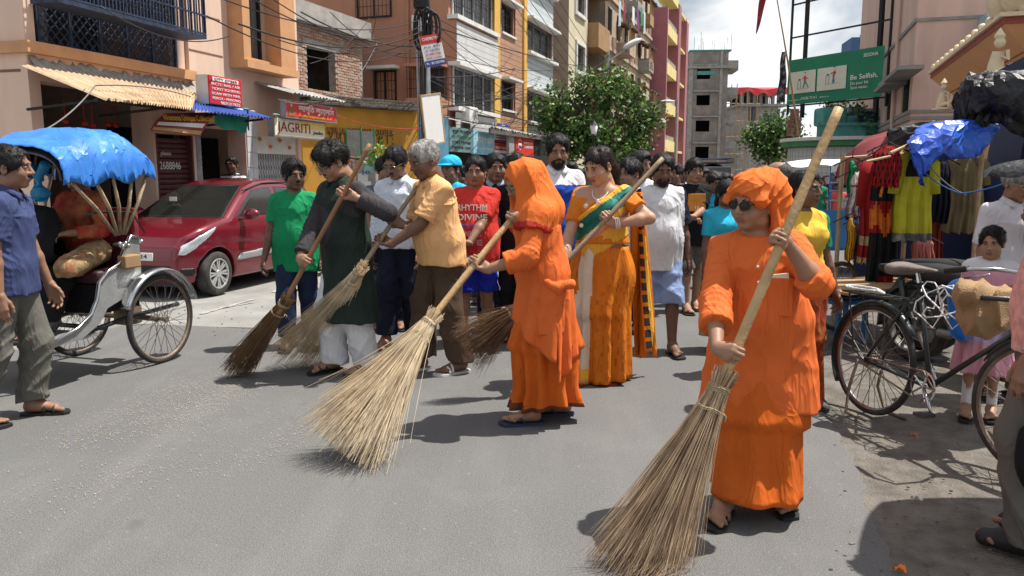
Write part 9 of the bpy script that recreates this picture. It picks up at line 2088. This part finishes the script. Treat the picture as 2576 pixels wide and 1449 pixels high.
lime = fabric('lime_yellow',(.42,.40,.03),.12,.3,dirt=(.33,.30,.02),damt=.5); silverb = fabric('silver_border',(.10,.10,.095),.4,.3,vs=60,dirt=(.4,.4,.38),damt=.9); crimson = fabric('crimson',(.27,.012,.014),.15); goldb = fabric('gold_border',(.42,.32,.18),.3,.3,vs=50); flame = fabric('flame',(.55,.14,.02),.3,vs=9,dirt=(.65,.42,.12),damt=.8); beige_f = fabric('beige_dress',(.20,.16,.085),.15,dirt=(.12,.09,.05),damt=.5); blush = fabric('blush',(.50,.18,.15),.15); whitefl = fabric('white_floral',(.58,.52,.50),.2,.3,vs=30,dirt=(.42,.05,.09),damt=1.0,ds=22); tealsc = fabric('green_scarf',(.015,.24,.10),.15); skyf = fabric('sky_kurta',(.26,.36,.55),.1)
garment('yellow_dress','lime yellow dress with black yoke and silver hem on the stall',2252,2344,376,606,7.05,[lime,black_f,silverb],lambda u,v: 1 if v < .30 and .16 < u < .84 else (2 if v > .90 else 0),sleeves=.48,flare=1.15,seed=2)
garment('flame_print_dress','long black dress with flame orange print between the red and yellow dresses',2192,2252,375,712,7.3,[black_f,flame,crimson],lambda u,v: 1 if abs(v-.52+.05*sin(9*u)) < .075 or (abs(u-.3-.1*sin(9*v)) < .06 and v < .35) else (2 if abs(v-.5) < .13 or v > .93 and u > .4 else 0),flare=1.05,seed=3)
garment('crimson_dress','crimson dress with gold hem bands hanging under the red umbrella',2168,2202,400,662,7.6,[crimson,goldb],lambda u,v: 1 if (.73 < v < .83 or v > .93) else 0,seed=4,sleeves=.45)
garment('floral_child_dress','small white floral dress with red hem at the left end of the stall',2131,2174,430,552,7.8,[whitefl,crimson],lambda u,v: 1 if (v > .95 or abs(v-.30) < .02) else 0,flare=1.7,seed=5)
garment('green_scarf','long green scarf hanging above the floral child dress',2134,2150,402,486,7.85,[tealsc],seed=6)
garment('beige_dress','long beige pleated dress in the shade of the stall',2380,2470,385,585,7.7,[beige_f],flare=1.2,seed=7,sleeves=.4)
garment('blush_skirt','blush pink skirt hanging below the yellow dress',2296,2346,596,668,7.3,[blush],flare=1.15,seed=8)
garment('sky_blue_kurta','pale blue kurta beside the crimson dress',2160,2184,482,560,7.75,[skyf],seed=9)
garment('orange_print_scarf','mustard printed scarf hanging at the left stall post',2130,2148,545,655,7.7,[fabric('mustard_print',(.55,.30,.03),.2,vs=30,dirt=(.08,.06,.1),damt=.7)],seed=10)
garment('plum_skirt','plum printed skirt low at the left end of the stall',2146,2182,550,652,7.9,[fabric('plum_print',(.12,.03,.06),.3,vs=30,dirt=(.4,.3,.2),damt=.6)],seed=11)
garment('tasselled_blouse','dark red blouse with small tassels beneath the umbrella edge',2200,2262,365,470,7.0,[crimson,black_f],lambda u,v: int(sin(40*u)*sin(20*v) > .4),seed=12)
garment('navy_kurta','navy kurta in the shade between yellow and beige dresses',2345,2385,400,560,7.5,[navy_f],seed=13)
garment('rust_dress','rust red dress behind the yellow dress',2334,2368,470,690,7.9,[fabric('rust_red',(.28,.05,.03),.15)],seed=14)
rl = thing('clothes_rail','bamboo rail on posts carrying the hanging stall clothes','rail',W(2130,435,7.9) - Vec((0,0,W(2130,435,7.9).z)))
e1 = W(2480,372,7.4)-rl.location; e0 = W(2125,398,7.9)-rl.location
mb = MB(); mb.tube([e0,e1],.018,7); mb.build('rail',wood_bamboo,rl)
for p in (e0,e0.lerp(e1,.5),e1): mb = MB(); mb.tube([(p.x,p.y+.05,0),(p.x,p.y+.05,p.z+.05)],.022,7); mb.build('post',wood_bamboo,rl)
mb = MB(); c_ = W(2240,392,7.0)-rl.location; mb.tube([c_+Vec((-.25,-.1,-.05)),c_+Vec((.25,0,.05))],.012,6); mb.tube([c_+Vec((-.1,-.2,.02)),c_+Vec((.2,.1,.1))],.012,6); mb.build('cross_stick',wood_bamboo,rl)
# ropes of the stall
for (x0,y0,Y0,x1,y1,Y1,m_,lb_) in ((2340,420,6.9,2430,490,6.8,cable_g,'pale rope slanting down from the blue tarpaulin'),(2300,410,6.9,2410,485,6.8,mat('blue_rope',(.03,.12,.35),.7),'blue rope under the blue tarpaulin to the beige dress'),(2410,487,6.8,2576,440,6.3,MATS['blue_rope'],'blue rope running to the right edge above the elderly man')):
    o = cable(W(x0,y0,Y0),W(x1,y1,Y1),.03,.006,m_,lb_); o.name = 'rope'
uv = thing('dark_umbrella','edge of a dark umbrella above the elderly man at the right edge','umbrella',W(2640,440,4.75)); mb = umb(.36,.10,8,None,None,0); mb.build('canopy',black_sheet,uv,smooth=30); mb = MB(); mb.tube([(0,0,.15),(0,0,-.75)],.008,6); mb.build('shaft',black_iron,uv)
sb = thing('blue_stool','small blue wooden stool under the hanging clothes','stool',W(2140,435,7.1)-Vec((0,0,CAMZ)),R(20)); mb = MB(); mb.bbox(-.18,.18,-.15,.15,.36,.40,.01); mb.build('seat',cblue,sb)
for (x,y) in ((-.15,-.12),(.15,-.12),(-.15,.12),(.15,.12)): mb = MB(); mb.box(x-.018,x+.018,y-.018,y+.018,0,.36); mb.build('leg',cblue,sb)
# ------------------------------------------------------------------ poster pillar and notice frame before the ochre wall
pp = thing('poster_pillar','low concrete pillar plastered with torn white posters before the ochre wall','pillar',W(925,435,15.2)-Vec((0,0,CAMZ))); zt = W(925,392,15.2).z; mb = MB(); mb.bbox(-.20,.20,-.2,.2,0,zt,.03); mb.build('block',cement,pp); r = random.Random(3)
for i in range(9): mb = MB(); x = r.uniform(-.15,.05); z = zt-.15-.16*i; mb.box(x,x+r.uniform(.10,.2),-.206-.001*i,-.203-.001*i,z,z+r.uniform(.12,.2)); mb.build('poster',(sign_white,sign_lblue,white_paint)[i % 3],pp)
text('24','lettering',ink_blue,pp,.12,MT((-.02,-.222,zt-.32)) @ RX)
nf_ = thing('notice_frame','grey two leaf notice frame on a post in front of the ochre wall','notice board',W(908,360,15.0)); mb = MB(); mb.box(-.26,-.01,0,.02,-.24,.24); mb.box(.01,.24,0,.02,-.26,.22); mb.build('panel',tin_grey,nf_); mb = MB()
for (a,b) in ((-.28,-.255),(-.012,.012),(.24,.262)): mb.box(a,b,-.01,.03,-.28,.28)
mb.tube([(0,.04,-1.9),(0,.04,.3)],.02,6); mb.build('post',green_paint,nf_)
br = thing('leafy_branch','broken branch with fresh green leaves behind the dark broom stick','branch',W(935,400,14.6)); tbx = W(935,400,14.6); mb = MB(); mb.tube([(-.6,.1,.05),(-.2,0,.0),(.1,0,.15)],[.03,.025,.012],6); mb.tube([(-.2,0,0),(.25,0,-.15)],[.02,.008],6); mb.build('stick',bark,br)
rs = np.random.RandomState(3); n = 90; p = rs.normal(size=(n,3))*np.array((.16,.1,.13))+np.array((.06,0,.08)); t = rs.normal(size=(n,3)); t /= np.linalg.norm(t,axis=1)[:,None]; nd = rs.normal(size=(n,3)); nd -= t*(nd*t).sum(1)[:,None]; nd /= np.linalg.norm(nd,axis=1)[:,None]; bq = np.cross(t,nd); Ls = .11; V_ = np.stack([p-t*Ls*.5,p+bq*Ls*.25,p+t*Ls*.6,p-bq*Ls*.25],1).reshape(-1,3); mesh_obj('leaves',V_,np.arange(4*n).reshape(n,4),mat('leaf_fresh',(.12,.28,.04),.5,.2,3,trans=.3),br)
# ------------------------------------------------------------------ litter
r = random.Random(12); mb = MB(); mb.cm = 0; cnt = 0
sm_ = [mat('chaff_pale',(.38,.33,.25),.9,.2,9),mat('chaff_dark',(.25,.21,.15),.9,.2,9)]
tracks = [(130,1140,560,945,.22,1300),(380,1090,640,960,.16,800),(60,1290,420,1160,.2,260),(520,1200,760,1085,.14,220),(200,1230,760,1020,.3,260)]
V_,F_,MI = [],[],[]
for (x0,y0,x1,y1,sg,n) in tracks:
    a,b = G(x0,y0),G(x1,y1); d = (b-a).normalized(); nn = Vec((-d.y,d.x,0))
    for i in range(n):
        p = a.lerp(b,r.random()**.8)+nn*r.gauss(0,sg*.75)+d*r.gauss(0,.15); an_ = r.uniform(0,PI); t = Vec((cos(an_),sin(an_),0))*r.uniform(.0025,.0065); w = Vec((-t.y,t.x,0)).normalized()*r.uniform(.0008,.0016); z = .004+r.random()*.004
        k = len(V_); V_ += [(p.x-t.x-w.x,p.y-t.y-w.y,z),(p.x+t.x-w.x,p.y+t.y-w.y,z+.002),(p.x+t.x+w.x,p.y+t.y+w.y,z+.002),(p.x-t.x+w.x,p.y-t.y+w.y,z)]; F_.append((k,k+1,k+2,k+3)); MI.append(r.random() < .3)
o = mesh_obj('chaff',np.array(V_),np.array(F_),sm_,None,np.array(MI).astype(int)); tag(o,'pale straw chaff scattered in streaks on the road ahead of the brooms','chaff',kind='stuff')
V_,F_ = [],[]
mb = MB()
for i in range(110):
    if r.random() < .3: q = G(r.uniform(440,760),r.uniform(770,850)); 
    else: q = G(r.uniform(2090,2560),r.uniform(1080,1449))
    s_ = r.uniform(.004,.012); mb.cm = int(r.random() < .4); mb.ball((q.x,q.y,.002),(s_,s_*.8,s_*.5),5,3)
o = mb.build('gravel',[mat('grit',(.16,.15,.135),.95,.3,30),cement_dark],None); tag(o,'loose pebbles and grit on the road edges','gravel',kind='stuff')
for (px,py,m_,lb_) in ((2262,1441,ink_orange,'scrap of orange litter at the bottom of the verge'),(2298,1102,blush,'scrap of pink paper in the bicycle shadow'),(2305,1260,white_paint,'white scrap of paper on the shaded verge')):
    q = G(px,py); o = thing('litter',lb_,'litter',(q.x,q.y,.006)); mb = MB(); mb.grid(lambda u,v: Vec(((u-.5)*.045,(v-.5)*.028,.012*sin(5*u+4*v)+.012)),5,4); mb.build('scrap',m_,o)
